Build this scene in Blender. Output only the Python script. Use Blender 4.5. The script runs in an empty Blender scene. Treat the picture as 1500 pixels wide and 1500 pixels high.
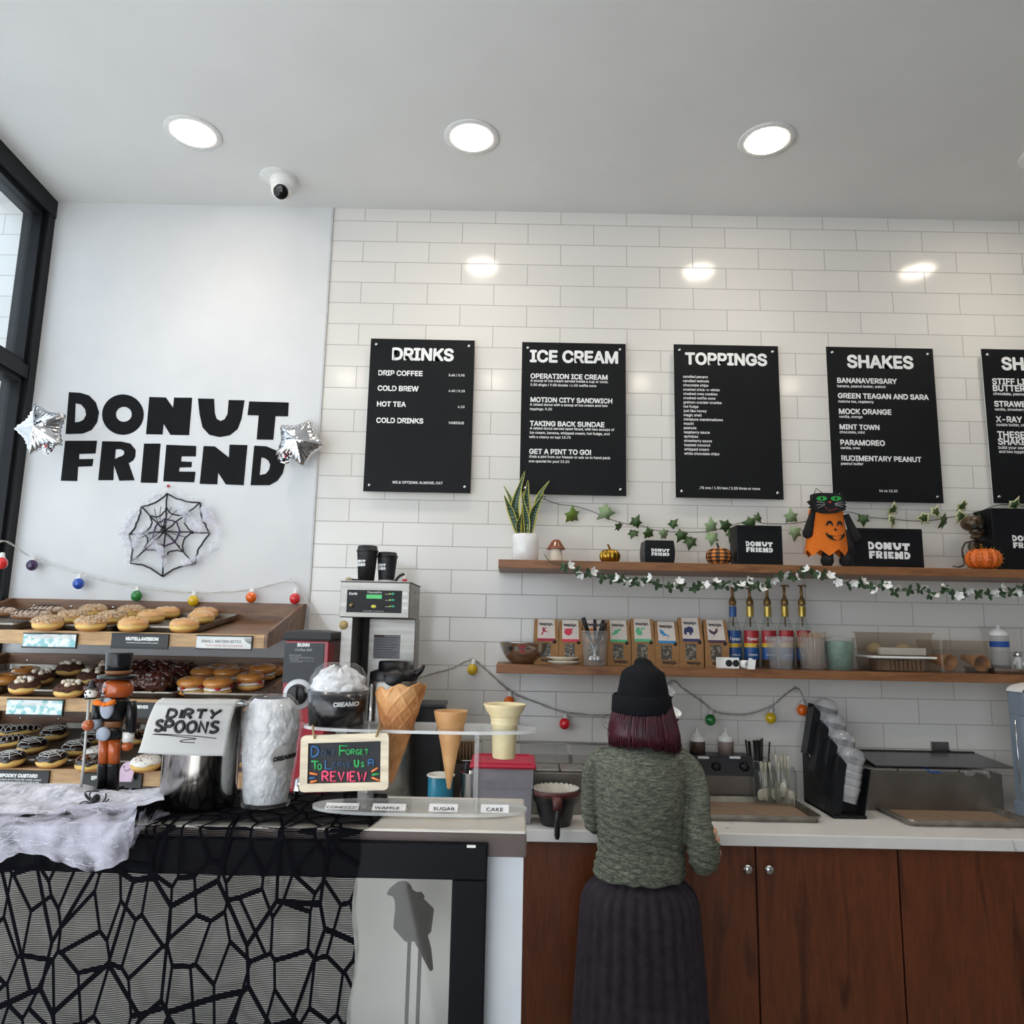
import bpy, bmesh, math, random
from mathutils import Vector as V, Matrix
from mathutils.geometry import tessellate_polygon

random.seed(7)
SC = bpy.context.scene
COL = SC.collection

# ------------------------------------------------------------------ camera
FPX = 1091.0
CAM = V((0.7232, -3.2359, 1.57))
def _basis(yaw, pitch, roll):
    cy, sy, cp, sp, cr, sr = math.cos(yaw), math.sin(yaw), math.cos(pitch), math.sin(pitch), math.cos(roll), math.sin(roll)
    f = V((sy*cp, cy*cp, sp)); r = V((cy, -sy, 0)); u = r.cross(f)
    return cr*r+sr*u, cr*u-sr*r, f
CR, CU, CF = _basis(-.002, .1562, .02)
cd = bpy.data.cameras.new('camera'); cam = bpy.data.objects.new('camera', cd); COL.objects.link(cam)
cd.sensor_width = 36; cd.lens = 36*FPX/1500; cd.clip_start = .02; cd.clip_end = 100
cam.matrix_world = Matrix(((CR.x, CU.x, -CF.x, CAM.x), (CR.y, CU.y, -CF.y, CAM.y), (CR.z, CU.z, -CF.z, CAM.z), (0, 0, 0, 1)))
SC.camera = cam

# ------------------------------------------------------------------ world, exposure, daylight
vs = SC.view_settings
vs.view_transform = 'Standard'; vs.look = 'None'; vs.gamma = 1; vs.use_curve_mapping = False
vs.exposure = 0.36
SC.cycles.transparent_max_bounces = 24
SC.cycles.max_bounces = 8
w = bpy.data.worlds.new('sky'); SC.world = w; w.use_nodes = True
bg = w.node_tree.nodes['Background']; bg.inputs[0].default_value = (.80, .90, 1.0, 1); bg.inputs[1].default_value = 2.3
LIGHTS = {}
def area(name, loc, target, sx, sy, power, col):
    l = bpy.data.lights.new(name, 'AREA'); l.shape = 'RECTANGLE'; l.size = sx; l.size_y = sy; l.energy = power; l.color = col
    o = bpy.data.objects.new(name, l); COL.objects.link(o); o.location = loc
    o.rotation_euler = (V(target)-V(loc)).to_track_quat('-Z', 'Y').to_euler()
    return o
# daylight entering through the tall window wall on the street side and the shopfront behind the customer
area('window_daylight', (-1.10, -2.3, 1.6), (.5, -.5, 2.9), 3.4, 2.4, 36, (.95, .98, 1.0))
sl = bpy.data.lights.new('sun', 'SUN'); sl.energy = 7; sl.angle = .02; sl.color = (1, .96, .90); so_ = bpy.data.objects.new('sun', sl); COL.objects.link(so_)
so_.rotation_euler = V((-.22, .75, -.60)).to_track_quat('-Z', 'Y').to_euler()

# ------------------------------------------------------------------ pixel helpers (photograph frame 1500 x 1500)
def _ray(x, y): return CF + CR*((x-750)/FPX) + CU*((750-y)/FPX)
def P(x, y, Y):
    d = _ray(x, y); return CAM + d*((Y-CAM.y)/d.y)
def G(x, y, Z):
    d = _ray(x, y); return CAM + d*((Z-CAM.z)/d.z)
def mpp(x, y, Y): return (P(x+1, y, Y)-P(x, y, Y)).length

# ------------------------------------------------------------------ materials
def lin(c):
    if isinstance(c, str):
        c = c.lstrip('#'); c = [int(c[i:i+2], 16)/255 for i in (0, 2, 4)]
    return tuple((x/12.92 if x <= .04045 else ((x+.055)/1.055)**2.4) for x in c)+(1.0,)
MATS = {}
class NT:
    def __init__(s, name):
        s.m = bpy.data.materials.new(name); s.m.use_nodes = True; s.t = s.m.node_tree; s.n = s.t.nodes
        s.b = s.n['Principled BSDF']; s.out = s.n['Material Output']
    def new(s, typ, **kw):
        n = s.n.new(typ)
        for k, v in kw.items():
            if k.startswith('i_'):
                key = k[2:]; key = int(key) if key.isdigit() else key.replace('_', ' ')
                n.inputs[key].default_value = v
            else: setattr(n, k, v)
        return n
    def link(s, a, b): s.t.links.new(a, b)
    def coords(s, scale=(1, 1, 1), rot=(0, 0, 0), loc=(0, 0, 0), kind='Object'):
        tc = s.new('ShaderNodeTexCoord'); mp = s.new('ShaderNodeMapping')
        mp.inputs['Scale'].default_value = scale; mp.inputs['Rotation'].default_value = rot; mp.inputs['Location'].default_value = loc
        s.link(tc.outputs[kind], mp.inputs[0]); return mp.outputs[0]
    def mix(s, fac, a, b):
        n = s.new('ShaderNodeMix', data_type='RGBA')
        for sock, val in ((n.inputs[0], fac), (n.inputs[6], a), (n.inputs[7], b)):
            if hasattr(val, 'is_output'): s.link(val, sock)
            else: sock.default_value = val
        return n.outputs[2]
    def ramp(s, fac, stops, interp='LINEAR'):
        n = s.new('ShaderNodeValToRGB'); cr = n.color_ramp; cr.interpolation = interp
        while len(cr.elements) < len(stops): cr.elements.new(.5)
        for e, (p, c) in zip(cr.elements, stops): e.position = p; e.color = c
        s.link(fac, n.inputs[0]); return n.outputs[0]
    def bump(s, h, strength=.3, dist=.002):
        n = s.new('ShaderNodeBump'); n.inputs['Strength'].default_value = strength; n.inputs['Distance'].default_value = dist
        s.link(h, n.inputs['Height']); s.link(n.outputs[0], s.b.inputs['Normal'])
def mat(name, col, rough=.5, metal=0, col2=None, ns=30, stretch=(1, 1, 1), bump=0, bs=None, bd=.001, coat=0, spec=.5, emit=0, sss=0, sharp=None):
    """Principled material whose colour is mottled by object-space noise."""
    if name in MATS: return MATS[name]
    t = NT(name); b = t.b
    b.inputs['Roughness'].default_value = rough; b.inputs['Metallic'].default_value = metal
    b.inputs['Specular IOR Level'].default_value = spec; b.inputs['Coat Weight'].default_value = coat; b.inputs['Coat Roughness'].default_value = .08
    c = lin(col)
    c2 = lin(col2) if col2 else tuple(x*.88 for x in c[:3])+(1,)
    nz = t.new('ShaderNodeTexNoise', i_Scale=ns, i_Detail=3.0); t.link(t.coords(stretch), nz.inputs[0])
    f = nz.outputs[0]
    if sharp: f = t.ramp(f, [(sharp[0], (0, 0, 0, 1)), (sharp[1], (1, 1, 1, 1))])
    else: f = t.ramp(f, [(.35, (0, 0, 0, 1)), (.65, (1, 1, 1, 1))])
    o = t.mix(f, c, c2); t.link(o, b.inputs['Base Color'])
    if emit: t.link(o, b.inputs['Emission Color']); b.inputs['Emission Strength'].default_value = emit
    if sss: b.inputs['Subsurface Weight'].default_value = sss; b.inputs['Subsurface Radius'].default_value = (.01, .006, .004)
    if bump:
        n2 = t.new('ShaderNodeTexNoise', i_Scale=bs or ns, i_Detail=4.0); t.link(t.coords(stretch), n2.inputs[0]); t.bump(n2.outputs[0], bump, bd)
    MATS[name] = t.m; return t.m
def wood(name, c1, c2, c3, axis='X', rough=.42, scale=1.0):
    if name in MATS: return MATS[name]
    t = NT(name)
    st = {'X': (1.2, 9, 9), 'Y': (9, 1.2, 9), 'Z': (9, 9, 1.2)}[axis]; st = tuple(x*scale for x in st)
    co = t.coords(st)
    n1 = t.new('ShaderNodeTexNoise', i_Scale=2.2, i_Detail=5.0, i_Distortion=.8); t.link(co, n1.inputs[0])
    n2 = t.new('ShaderNodeTexNoise', i_Scale=14.0, i_Detail=4.0); t.link(co, n2.inputs[0])
    a = t.ramp(n1.outputs[0], [(.3, lin(c1)), (.52, lin(c2)), (.7, lin(c3))])
    g = t.ramp(n2.outputs[0], [(.35, (.62, .62, .62, 1)), (.6, (1, 1, 1, 1))])
    m = t.new('ShaderNodeMix', data_type='RGBA', blend_type='MULTIPLY'); m.inputs[0].default_value = .55
    t.link(a, m.inputs[6]); t.link(g, m.inputs[7]); t.link(m.outputs[2], t.b.inputs['Base Color'])
    t.b.inputs['Roughness'].default_value = rough; t.bump(n2.outputs[0], .12, .0008)
    MATS[name] = t.m; return t.m
def clear(name, tint='#ffffff', rough=.05, haze=0.04, hazecol='#dddddd', ior=1.45, edge=1.0, crinkle=0):
    """Thin clear plastic or glass: see-through with a Fresnel gloss and a little haze."""
    if name in MATS: return MATS[name]
    t = NT(name); t.n.remove(t.b)
    tr = t.new('ShaderNodeBsdfTransparent'); tr.inputs[0].default_value = lin(tint)
    df = t.new('ShaderNodeBsdfDiffuse'); nz = t.new('ShaderNodeTexNoise', i_Scale=40.0); t.link(t.coords(), nz.inputs[0])
    hc = lin(hazecol); t.link(t.mix(nz.outputs[0], hc, tuple(x*.85 for x in hc[:3])+(1,)), df.inputs[0])
    gl = t.new('ShaderNodeBsdfGlossy'); gl.inputs['Roughness'].default_value = rough
    m1 = t.new('ShaderNodeMixShader'); m1.inputs[0].default_value = haze; t.link(tr.outputs[0], m1.inputs[1]); t.link(df.outputs[0], m1.inputs[2])
    fr = t.new('ShaderNodeLayerWeight'); fr.inputs[0].default_value = .5      # Schlick reflectance, the same from both sides of a thin wall
    pw = t.new('ShaderNodeMath', operation='POWER'); pw.inputs[1].default_value = 5.0; t.link(fr.outputs['Facing'], pw.inputs[0])
    mu = t.new('ShaderNodeMath', operation='MULTIPLY_ADD', use_clamp=True); mu.inputs[1].default_value = .80*edge; mu.inputs[2].default_value = .035*edge; t.link(pw.outputs[0], mu.inputs[0])
    m2 = t.new('ShaderNodeMixShader'); t.link(mu.outputs[0], m2.inputs[0]); t.link(m1.outputs[0], m2.inputs[1]); t.link(gl.outputs[0], m2.inputs[2])
    if crinkle:
        n2 = t.new('ShaderNodeTexNoise', i_Scale=crinkle, i_Detail=3.0, i_Distortion=1.0); t.link(t.coords(), n2.inputs[0])
        bp = t.new('ShaderNodeBump'); bp.inputs['Strength'].default_value = .8; bp.inputs['Distance'].default_value = .01
        t.link(n2.outputs[0], bp.inputs['Height']); t.link(bp.outputs[0], gl.inputs['Normal']); t.link(bp.outputs[0], fr.inputs['Normal'])
    t.link(m2.outputs[0], t.out.inputs[0]); MATS[name] = t.m; return t.m

# ------------------------------------------------------------------ mesh builder
class MB:
    def __init__(s): s.v = []; s.f = []; s.k = []; s.s = []
    def add(s, vs_, fs, k=0, smooth=False, M=None):
        o = len(s.v)
        s.v += [tuple(M @ V(p)) if M else tuple(p) for p in vs_]
        s.f += [tuple(i+o for i in f) for f in fs]; s.k += [k]*len(fs); s.s += [smooth]*len(fs); return s
    def box(s, a, b, k=0, bev=0, M=None, smooth=False):
        a, b = V(a), V(b); lo = V([min(p, q) for p, q in zip(a, b)]); hi = V([max(p, q) for p, q in zip(a, b)])
        if bev <= 0:
            x0, y0, z0 = lo; x1, y1, z1 = hi
            return s.add([(x0, y0, z0), (x1, y0, z0), (x1, y1, z0), (x0, y1, z0), (x0, y0, z1), (x1, y0, z1), (x1, y1, z1), (x0, y1, z1)],
                         [(0, 3, 2, 1), (4, 5, 6, 7), (0, 1, 5, 4), (1, 2, 6, 5), (2, 3, 7, 6), (3, 0, 4, 7)], k, False, M)
        bm = bmesh.new(); bmesh.ops.create_cube(bm, size=1)
        d = hi-lo; c = (hi+lo)/2; bev = min(bev, min(d)*.49)
        for v in bm.verts: v.co = V((v.co.x*d.x, v.co.y*d.y, v.co.z*d.z))+c
        bmesh.ops.bevel(bm, geom=bm.edges[:], offset=bev, segments=2, affect='EDGES', profile=.5)
        bm.verts.index_update()
        s.add([v.co[:] for v in bm.verts], [[v.index for v in f.verts] for f in bm.faces], k, smooth, M); bm.free(); return s
    def lathe(s, prof, seg=24, k=0, smooth=True, M=None, c=(0, 0, 0), ell=1.0, a0=0, a1=2*math.pi, fn=None):
        full = abs(a1-a0-2*math.pi) < 1e-6; n = seg if full else seg+1; vs_ = []; fs = []
        for j, (r, z) in enumerate(prof):
            for i in range(n):
                a = a0+(a1-a0)*i/seg; rr = r*(fn(a, j) if fn else 1)
                vs_.append((c[0]+rr*math.cos(a), c[1]+rr*math.sin(a)*ell, c[2]+z))
        for j in range(len(prof)-1):
            for i in range(seg):
                i2 = (i+1) % n if full else i+1
                fs.append((j*n+i, j*n+i2, (j+1)*n+i2, (j+1)*n+i))
        if full and prof[0][0] > 1e-6: pass
        return s.add(vs_, fs, k, smooth, M)
    def cyl(s, c, r, h, seg=20, k=0, r2=None, M=None, bev=0, smooth=True):
        r2 = r if r2 is None else r2
        if bev: pr = [(0, 0), (r-bev, 0), (r, bev), (r2, h-bev), (r2-bev, h), (0, h)]
        else: pr = [(0, 0), (r, 0), (r, 0), (r2, h), (r2, h), (0, h)]
        return s.lathe(pr, seg, k, smooth, M, c)
    def tube(s, pts, r, seg=8, k=0, smooth=True, cap=True, closed=False, M=None, flat=1.0):
        pts = [V(p) for p in pts]; n = len(pts); rs = r if isinstance(r, (list, tuple)) else [r]*n
        vs_ = []; fs = []; up = None
        for i in range(n):
            a = pts[(i-1) % n] if (closed or i > 0) else pts[i]; b = pts[(i+1) % n] if (closed or i < n-1) else pts[i]
            d = (b-a); d = d.normalized() if d.length > 1e-9 else V((0, 0, 1))
            if up is None: up = V((0, 0, 1)) if abs(d.z) < .9 else V((1, 0, 0))
            x = d.cross(up); x = x.normalized() if x.length > 1e-6 else V((1, 0, 0)); up = x.cross(d).normalized()
            for j in range(seg):
                t = 2*math.pi*j/seg; vs_.append(pts[i]+x*math.cos(t)*rs[i]+up*math.sin(t)*rs[i]*flat)
        m = n if closed else n-1
        for i in range(m):
            for j in range(seg):
                i2 = (i+1) % n; j2 = (j+1) % seg; fs.append((i*seg+j, i*seg+j2, i2*seg+j2, i2*seg+j))
        if cap and not closed: fs += [tuple(range(seg))[::-1], tuple(range((n-1)*seg, n*seg))]
        return s.add(vs_, fs, k, smooth, M)
    def ball(s, c, r, seg=16, ring=10, k=0, M=None, fn=None, smooth=True):
        r = (r, r, r) if not isinstance(r, (list, tuple)) else r; vs_ = []; fs = []
        for i in range(ring+1):
            t = math.pi*i/ring
            for j in range(seg):
                a = 2*math.pi*j/seg; d = V((math.sin(t)*math.cos(a), math.sin(t)*math.sin(a), math.cos(t)))
                if fn: d = d*fn(d)
                vs_.append((c[0]+d.x*r[0], c[1]+d.y*r[1], c[2]+d.z*r[2]))
        for i in range(ring):
            for j in range(seg): fs.append((i*seg+j, (i+1)*seg+j, (i+1)*seg+(j+1) % seg, i*seg+(j+1) % seg))
        return s.add(vs_, fs, k, smooth, M)
    def poly(s, loops, z0, z1, k=0, M=None, kside=None):
        """extruded 2-D polygon with holes; loops[0] outer"""
        tri = tessellate_polygon([[V((x, y, 0)) for x, y in L] for L in loops])
        fl = [p for L in loops for p in L]; n = len(fl)
        vs_ = [(x, y, z1) for x, y in fl]; fs = [tuple(t) for t in tri]
        s.add(vs_, fs, k, False, M)
        if z0 != z1:
            s.add([(x, y, z0) for x, y in fl], [tuple(t)[::-1] for t in tri], k, False, M)
            for L in loops:
                m = len(L); vv = [(x, y, z0) for x, y in L]+[(x, y, z1) for x, y in L]
                s.add(vv, [(i, (i+1) % m, m+(i+1) % m, m+i) for i in range(m)], k if kside is None else kside, False, M)
        return s
    def grid(s, fn, nu, nv, k=0, smooth=True, closed_u=False, M=None):
        vs_ = [fn(i/nu, j/nv) for j in range(nv+1) for i in range(nu+(0 if closed_u else 1))]; w_ = nu+(0 if closed_u else 1)
        fs = [(j*w_+i, j*w_+(i+1) % w_, (j+1)*w_+(i+1) % w_, (j+1)*w_+i) for j in range(nv) for i in range(nu)]
        return s.add(vs_, fs, k, smooth, M)
    def obj(s, name, mats, parent=None, org=None, fix=True):
        me = bpy.data.meshes.new(name); off = V(org) if org else V((0, 0, 0))
        me.from_pydata([tuple(V(p)-off) for p in s.v], [], s.f)
        for m in (mats if isinstance(mats, (list, tuple)) else [mats]): me.materials.append(m)
        me.polygons.foreach_set('material_index', s.k); me.polygons.foreach_set('use_smooth', s.s)
        if fix:
            bm = bmesh.new(); bm.from_mesh(me); bmesh.ops.remove_doubles(bm, verts=bm.verts, dist=1e-6)
            bmesh.ops.recalc_face_normals(bm, faces=bm.faces); bm.to_mesh(me); bm.free()
        me.update()
        o = bpy.data.objects.new(name, me); COL.objects.link(o)
        if parent:
            o.parent = parent; p = parent; acc = V((0, 0, 0))
            while p: acc += p.location; p = p.parent
            o.location = off-acc
        else: o.location = off
        return o
def tag(o, label=None, cat=None, group=None, kind=None):
    if label: o['label'] = label
    if cat: o['category'] = cat
    if group: o['group'] = group
    if kind: o['kind'] = kind
    return o
def thing(name, label, cat, loc=(0, 0, 0), group=None):
    o = bpy.data.objects.new(name, None); COL.objects.link(o); o.location = V(loc); o.empty_display_size = .02
    return tag(o, label, cat, group)
def struct(o): o['kind'] = 'structure'; return o
KIDS = {}
def dup(root, loc, rz=0, label=None, group=None, scale=None, skip=()):
    def cp(o, par):
        c = o.copy(); COL.objects.link(c)
        if par: c.parent = par
        for ch in KIDS.get(o.name) or [x for x in o.children]:
            if ch.name.split('.')[0] not in skip: cp(ch, c)
        return c
    r = cp(root, None); r.location = V(loc); r.rotation_euler = rz if isinstance(rz, (tuple, list)) else (0, 0, rz)
    if scale: r.scale = (scale,)*3 if not isinstance(scale, tuple) else scale
    if label: r['label'] = label
    if group: r['group'] = group
    return r
def put(root, loc, rz=0, scale=None):
    root.location = V(loc); root.rotation_euler = rz if isinstance(rz, (tuple, list)) else (0, 0, rz)
    if scale: root.scale = (scale,)*3
    return root
_T = {}
try: FONT = bpy.data.fonts.load(bpy.utils.system_resource('DATAFILES', path='fonts')+'/Inter.woff2')   # the sans serif that ships inside Blender
except Exception: FONT = None
def tmesh(s_, bold=0.0, shear=0.0):
    key = (s_, bold, shear)
    if key in _T: return _T[key]
    cu = bpy.data.curves.new('t', 'FONT'); cu.body = s_; cu.size = 1; cu.offset = bold; cu.resolution_u = 3; cu.shear = shear
    if FONT: cu.font = FONT
    ob = bpy.data.objects.new('t', cu); me = ob.to_mesh()
    vs_ = [(v.co.x, v.co.y) for v in me.vertices]; fs = [tuple(p.vertices) for p in me.polygons]
    ob.to_mesh_clear(); bpy.data.objects.remove(ob); bpy.data.curves.remove(cu)
    xs = [p[0] for p in vs_] or [0]; ys = [p[1] for p in vs_] or [0]
    _T[key] = (vs_, fs, (min(xs), max(xs), min(ys), max(ys))); return _T[key]
def text(mb, s_, o, ux, uy, width=None, height=None, bold=.012, k=0, align='L', shear=0, dx=0):
    """flat lettering from o along ux, up uy (unit vectors); width or cap height in metres; bold thickens the strokes"""
    vs_, fs, (x0, x1, y0, y1) = tmesh(s_, 0.0, shear)
    sc = width/(x1-x0+2*bold) if width else height/.73
    sy = height/.73 if (height and width) else sc
    sh = {'L': bold*sc, 'C': -(x1-x0)*sc/2, 'R': -(x1-x0)*sc-bold*sc}[align]
    o, ux, uy = V(o), V(ux), V(uy)
    offs = [(0, 0)] if bold <= 0 else [(bold, 0), (-bold, 0), (0, bold), (0, -bold), (.7*bold, .7*bold), (-.7*bold, .7*bold), (.7*bold, -.7*bold), (-.7*bold, -.7*bold)]
    if 0 < bold < .026: offs = offs[4:]
    nn = ux.cross(uy)
    for i, (ox, oy) in enumerate(offs): mb.add([o+ux*((x-x0+ox)*sc+sh)+uy*((y+oy)*sy)+nn*(6e-5*i) for x, y in vs_], fs, k)
    return (x1-x0)*sc
UX, UY, UZ = V((1, 0, 0)), V((0, 1, 0)), V((0, 0, 1))
def ptext(mb, s_, xl, xr, yb, Y, bold=.012, k=0, slope=.02, height=None, shear=0):
    a = P(xl, yb, Y); b = P(xr, yb+(xr-xl)*slope, Y)
    text(mb, s_, a, UX, UZ, width=(b-a).length, height=height, bold=bold, k=k, shear=shear)
def XF(o, x, y, z):
    """matrix with columns x,y,z and origin o"""
    o, x, y, z = V(o), V(x), V(y), V(z)
    return Matrix(((x.x, y.x, z.x, o.x), (x.y, y.y, z.y, o.y), (x.z, y.z, z.z, o.z), (0, 0, 0, 1)))
def RZ(a): return Matrix.Rotation(a, 4, 'Z')
def TR(v): return Matrix.Translation(V(v))
def lathe_px(mb, rows, Y, seg=24, k=0, cap=True, ell=1.0):
    """turned shape from the outline in the photo: rows (y, left x, right x), standing at depth Y"""
    cx = P((rows[-1][1]+rows[-1][2])/2, rows[-1][0], Y).x; prof = []
    for y, xl, xr in rows:
        a, b = P(xl, y, Y), P(xr, y+(xr-xl)*.02, Y); prof.append(((b.x-a.x)/2, (a.z+b.z)/2))
    if cap:
        if prof[0][0] > 0: prof = [(0, prof[0][1])]+prof
        if prof[-1][0] > 0: prof = prof+[(0, prof[-1][1])]
    mb.lathe(prof, seg, k, True, None, (cx, Y, 0), ell); return cx, prof
def remesh(o, voxel, smooth=6, fac=.5):
    m = o.modifiers.new('r', 'REMESH'); m.mode = 'VOXEL'; m.voxel_size = voxel; m.use_smooth_shade = True
    if smooth: m2 = o.modifiers.new('s', 'SMOOTH'); m2.factor = fac; m2.iterations = smooth
    dg = bpy.context.evaluated_depsgraph_get(); me = bpy.data.meshes.new_from_object(o.evaluated_get(dg))
    old = o.data; o.modifiers.clear(); o.data = me
    if not me.materials:
        for mm in old.materials: me.materials.append(mm)
    for p in me.polygons: p.use_smooth = True
    return o
def crv(pts, n=8):
    """Catmull-Rom through the points"""
    pts = [V(p) for p in pts]; out = []
    for i in range(len(pts)-1):
        p0, p1, p2, p3 = pts[max(i-1, 0)], pts[i], pts[i+1], pts[min(i+2, len(pts)-1)]
        for j in range(n):
            t = j/n; out.append(.5*((2*p1)+(p2-p0)*t+(2*p0-5*p1+4*p2-p3)*t*t+(3*p1-p0-3*p2+p3)*t**3))
    return out+[pts[-1]]

# ------------------------------------------------------------------ common materials
M_black = mat('black_plastic', '#17171a', .35, col2='#101013')
M_mblack = mat('matte_black', '#1c1c1f', .65, col2='#161618')
M_white = mat('white_plastic', '#ecebe8', .35, col2='#e2e1de')
M_paper = mat('paper_white', '#efefec', .7, col2='#e4e4e2')
M_ink = mat('ink_black', '#121214', .6)
M_wtext = mat('white_lettering', '#f4f4f2', .5, col2='#ededeb')
M_steel = mat('brushed_steel', '#98948e', .36, 1.0, col2='#86827c', ns=60, stretch=(.08, 1, 1), bump=.05, bs=160)
M_chrome = mat('chrome', '#d5d5d5', .12, 1.0)
M_alu = mat('aluminium', '#b4b1ab', .35, 1.0, col2='#938f88', ns=25)
M_clear = clear('clear_plastic', haze=.05, edge=.7)
M_acryl = clear('clear_acrylic', haze=.09, hazecol='#f4f4f0', edge=1.2)
M_acedge = clear('acrylic_edge', haze=.62, hazecol='#f2f3f1', edge=1.0)
M_walnut = wood('walnut_shelf', '#7a4f30', '#94643f', '#6a4227')
M_wdark = wood('walnut_rack', '#6b4a36', '#8a6549', '#553a2a')
M_wlight = wood('oak_rail', '#b98f5f', '#c9a374', '#a67c4f')
M_wcab = wood('sapele_door', '#5d2e18', '#6f3a1f', '#4a2413', axis='Z', rough=.38)
# ================================================================== the room
ZC = 3.508                      # ceiling
XC = -1.462                     # corner of the white wall and the window wall
ZG = 2.9376; TH = .1016; TW = .3064
XS = -.153                      # seam where the white board meets the tiles
ZK = .915; YK = -.63            # back counter top and its front edge

t = NT('wall_tiles')
co = t.coords(loc=(0, 0, -(ZG+5*TH)+41*TH))
sx = t.new('ShaderNodeSeparateXYZ'); t.link(co, sx.inputs[0])
cx_ = t.new('ShaderNodeCombineXYZ'); t.link(sx.outputs[0], cx_.inputs[0]); t.link(sx.outputs[2], cx_.inputs[1])
br = t.new('ShaderNodeTexBrick', offset=.5, offset_frequency=2, squash=1.0, squash_frequency=2)
for k_, v_ in (('Scale', 1.0), ('Mortar Size', .0017), ('Mortar Smooth', .25), ('Bias', 0.0), ('Brick Width', TW), ('Row Height', TH)): br.inputs[k_].default_value = v_
br.inputs['Color1'].default_value = lin('#e3dfd9'); br.inputs['Color2'].default_value = lin('#dedad4'); br.inputs['Mortar'].default_value = lin('#aaa49e')
t.link(cx_.outputs[0], br.inputs['Vector']); t.link(br.outputs['Color'], t.b.inputs['Base Color'])
nz = t.new('ShaderNodeTexNoise', i_Scale=5.0, i_Detail=2.0); t.link(co, nz.inputs[0])
ad = t.new('ShaderNodeMath', operation='MULTIPLY_ADD'); ad.inputs[1].default_value = -1.0; t.link(br.outputs['Fac'], ad.inputs[0])
m3 = t.new('ShaderNodeMath', operation='MULTIPLY'); m3.inputs[1].default_value = .55; t.link(nz.outputs[0], m3.inputs[0]); t.link(m3.outputs[0], ad.inputs[2])
t.bump(ad.outputs[0], .4, .002)
rr = t.new('ShaderNodeMapRange'); rr.inputs[3].default_value = .13; rr.inputs[4].default_value = .7; t.link(br.outputs['Fac'], rr.inputs[0]); t.link(rr.outputs[0], t.b.inputs['Roughness'])
M_tile = t.m
M_wall = mat('white_wall_paint', '#dbdbdb', .6, col2='#d6d6d7', ns=4, bump=.04, bs=200)
M_ceil = mat('ceiling_paint', '#e4e3e0', .75, col2='#e0dfdc', ns=3)
M_floor = mat('concrete_floor', '#8b8680', .45, col2='#7c7771', ns=5)
M_frame = mat('dark_anodised_frame', '#16181b', .5, col2='#121417', ns=12, spec=.25)
M_glass = clear('window_glass', haze=0, tint='#f6fbff', edge=.8)

struct(MB().box((XC-.3, 0, 0), (6.5, .2, ZC+.1)).obj('wall_back', M_tile))
struct(MB().box((XC-.02, -.006, 0), (XS, .002, ZC), bev=0).obj('wall_left', M_wall))
struct(MB().box((XS-.002, -.0075, .9), (XS+.006, .001, ZC)).obj('trim_1', mat('seam_trim', '#c9c8c8', .5)))
struct(MB().box((XC-.3, .2, ZC), (6.5, -7.4, ZC+.15)).obj('ceiling', M_ceil))
struct(MB().box((XC-3.5, .4, -.1), (6.5, -9, 0)).obj('floor', M_floor))
struct(MB().box((6.3, .2, 0), (6.5, -7.4, ZC)).obj('wall_right', M_wall))
mb = MB(); mb.box((-1.2, -7.2, 3.0), (6.5, -7.35, ZC)); mb.box((1.3, -7.2, 0), (6.5, -7.35, 3.0)); struct(mb.obj('wall_front', M_wall))

# window wall on the street side: t runs from the corner towards the customer, n into the room
WD = V((.0802, -.9968, 0)); WN = V((.9968, .0802, 0)); WO = V((XC, 0, 0))
WM = XF(WO, WD, WN, UZ)
mb = MB()                       # frame members
L = 7.2
TZ = 2.655                      # transom centre
mb.box((-.0, -.10, ZC-.085), (L, .02, ZC), M=WM); mb.box((0, -.10, 0), (L, .02, .12), M=WM)
mb.box((0, -.10, TZ-.03), (L, .012, TZ+.03), M=WM)
for t0 in (0, 1.55, 3.1, 4.65, 6.2): mb.box((t0, -.10, 0), (t0+.058, .016, ZC), M=WM)
for z0, z1 in ((.12, TZ-.03), (TZ+.03, ZC-.085)):       # glazing beads
    for t0, t1 in ((.058, 1.55), (1.608, 3.1), (3.158, 4.65), (4.708, 6.2)):
        b = .022
        mb.box((t0, -.085, z0), (t0+b, -.004, z1), M=WM); mb.box((t1-b, -.085, z0), (t1, -.004, z1), M=WM)
        mb.box((t0, -.085, z0), (t1, -.004, z0+b), M=WM); mb.box((t0, -.085, z1-b), (t1, -.004, z1), M=WM)
win = struct(mb.obj('window_1', M_frame))
for z0, z1 in ((.15, TZ-.055), (TZ+.055, ZC-.107)):
    for t0, t1 in ((.08, 1.528), (1.63, 3.078), (3.18, 4.628), (4.73, 6.178)):
        struct(MB().box((t0-.005, -.028, z0-.005), (t1+.005, -.022, z1+.005), M=WM).obj('window_pane', M_glass, win))
# neighbouring white block wall outside and its conduit
t = NT('painted_blocks')
co = t.coords(); sx = t.new('ShaderNodeSeparateXYZ'); t.link(co, sx.inputs[0]); cx_ = t.new('ShaderNodeCombineXYZ'); t.link(sx.outputs[1], cx_.inputs[0]); t.link(sx.outputs[2], cx_.inputs[1])
br = t.new('ShaderNodeTexBrick', offset=.5)
for k_, v_ in (('Scale', 1.0), ('Mortar Size', .005), ('Brick Width', 1.2), ('Row Height', .2)): br.inputs[k_].default_value = v_
br.inputs['Color1'].default_value = lin('#f2f1ef'); br.inputs['Color2'].default_value = lin('#eeedeb'); br.inputs['Mortar'].default_value = lin('#a3a19f')
t.link(cx_.outputs[0], br.inputs['Vector']); t.link(br.outputs[0], t.b.inputs['Base Color']); t.b.inputs['Roughness'].default_value = .8
struct(MB().box((XC-1.6, .2, 0), (XC-1.4, -9, 3.9)).obj('wall_outside', t.m))
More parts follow.
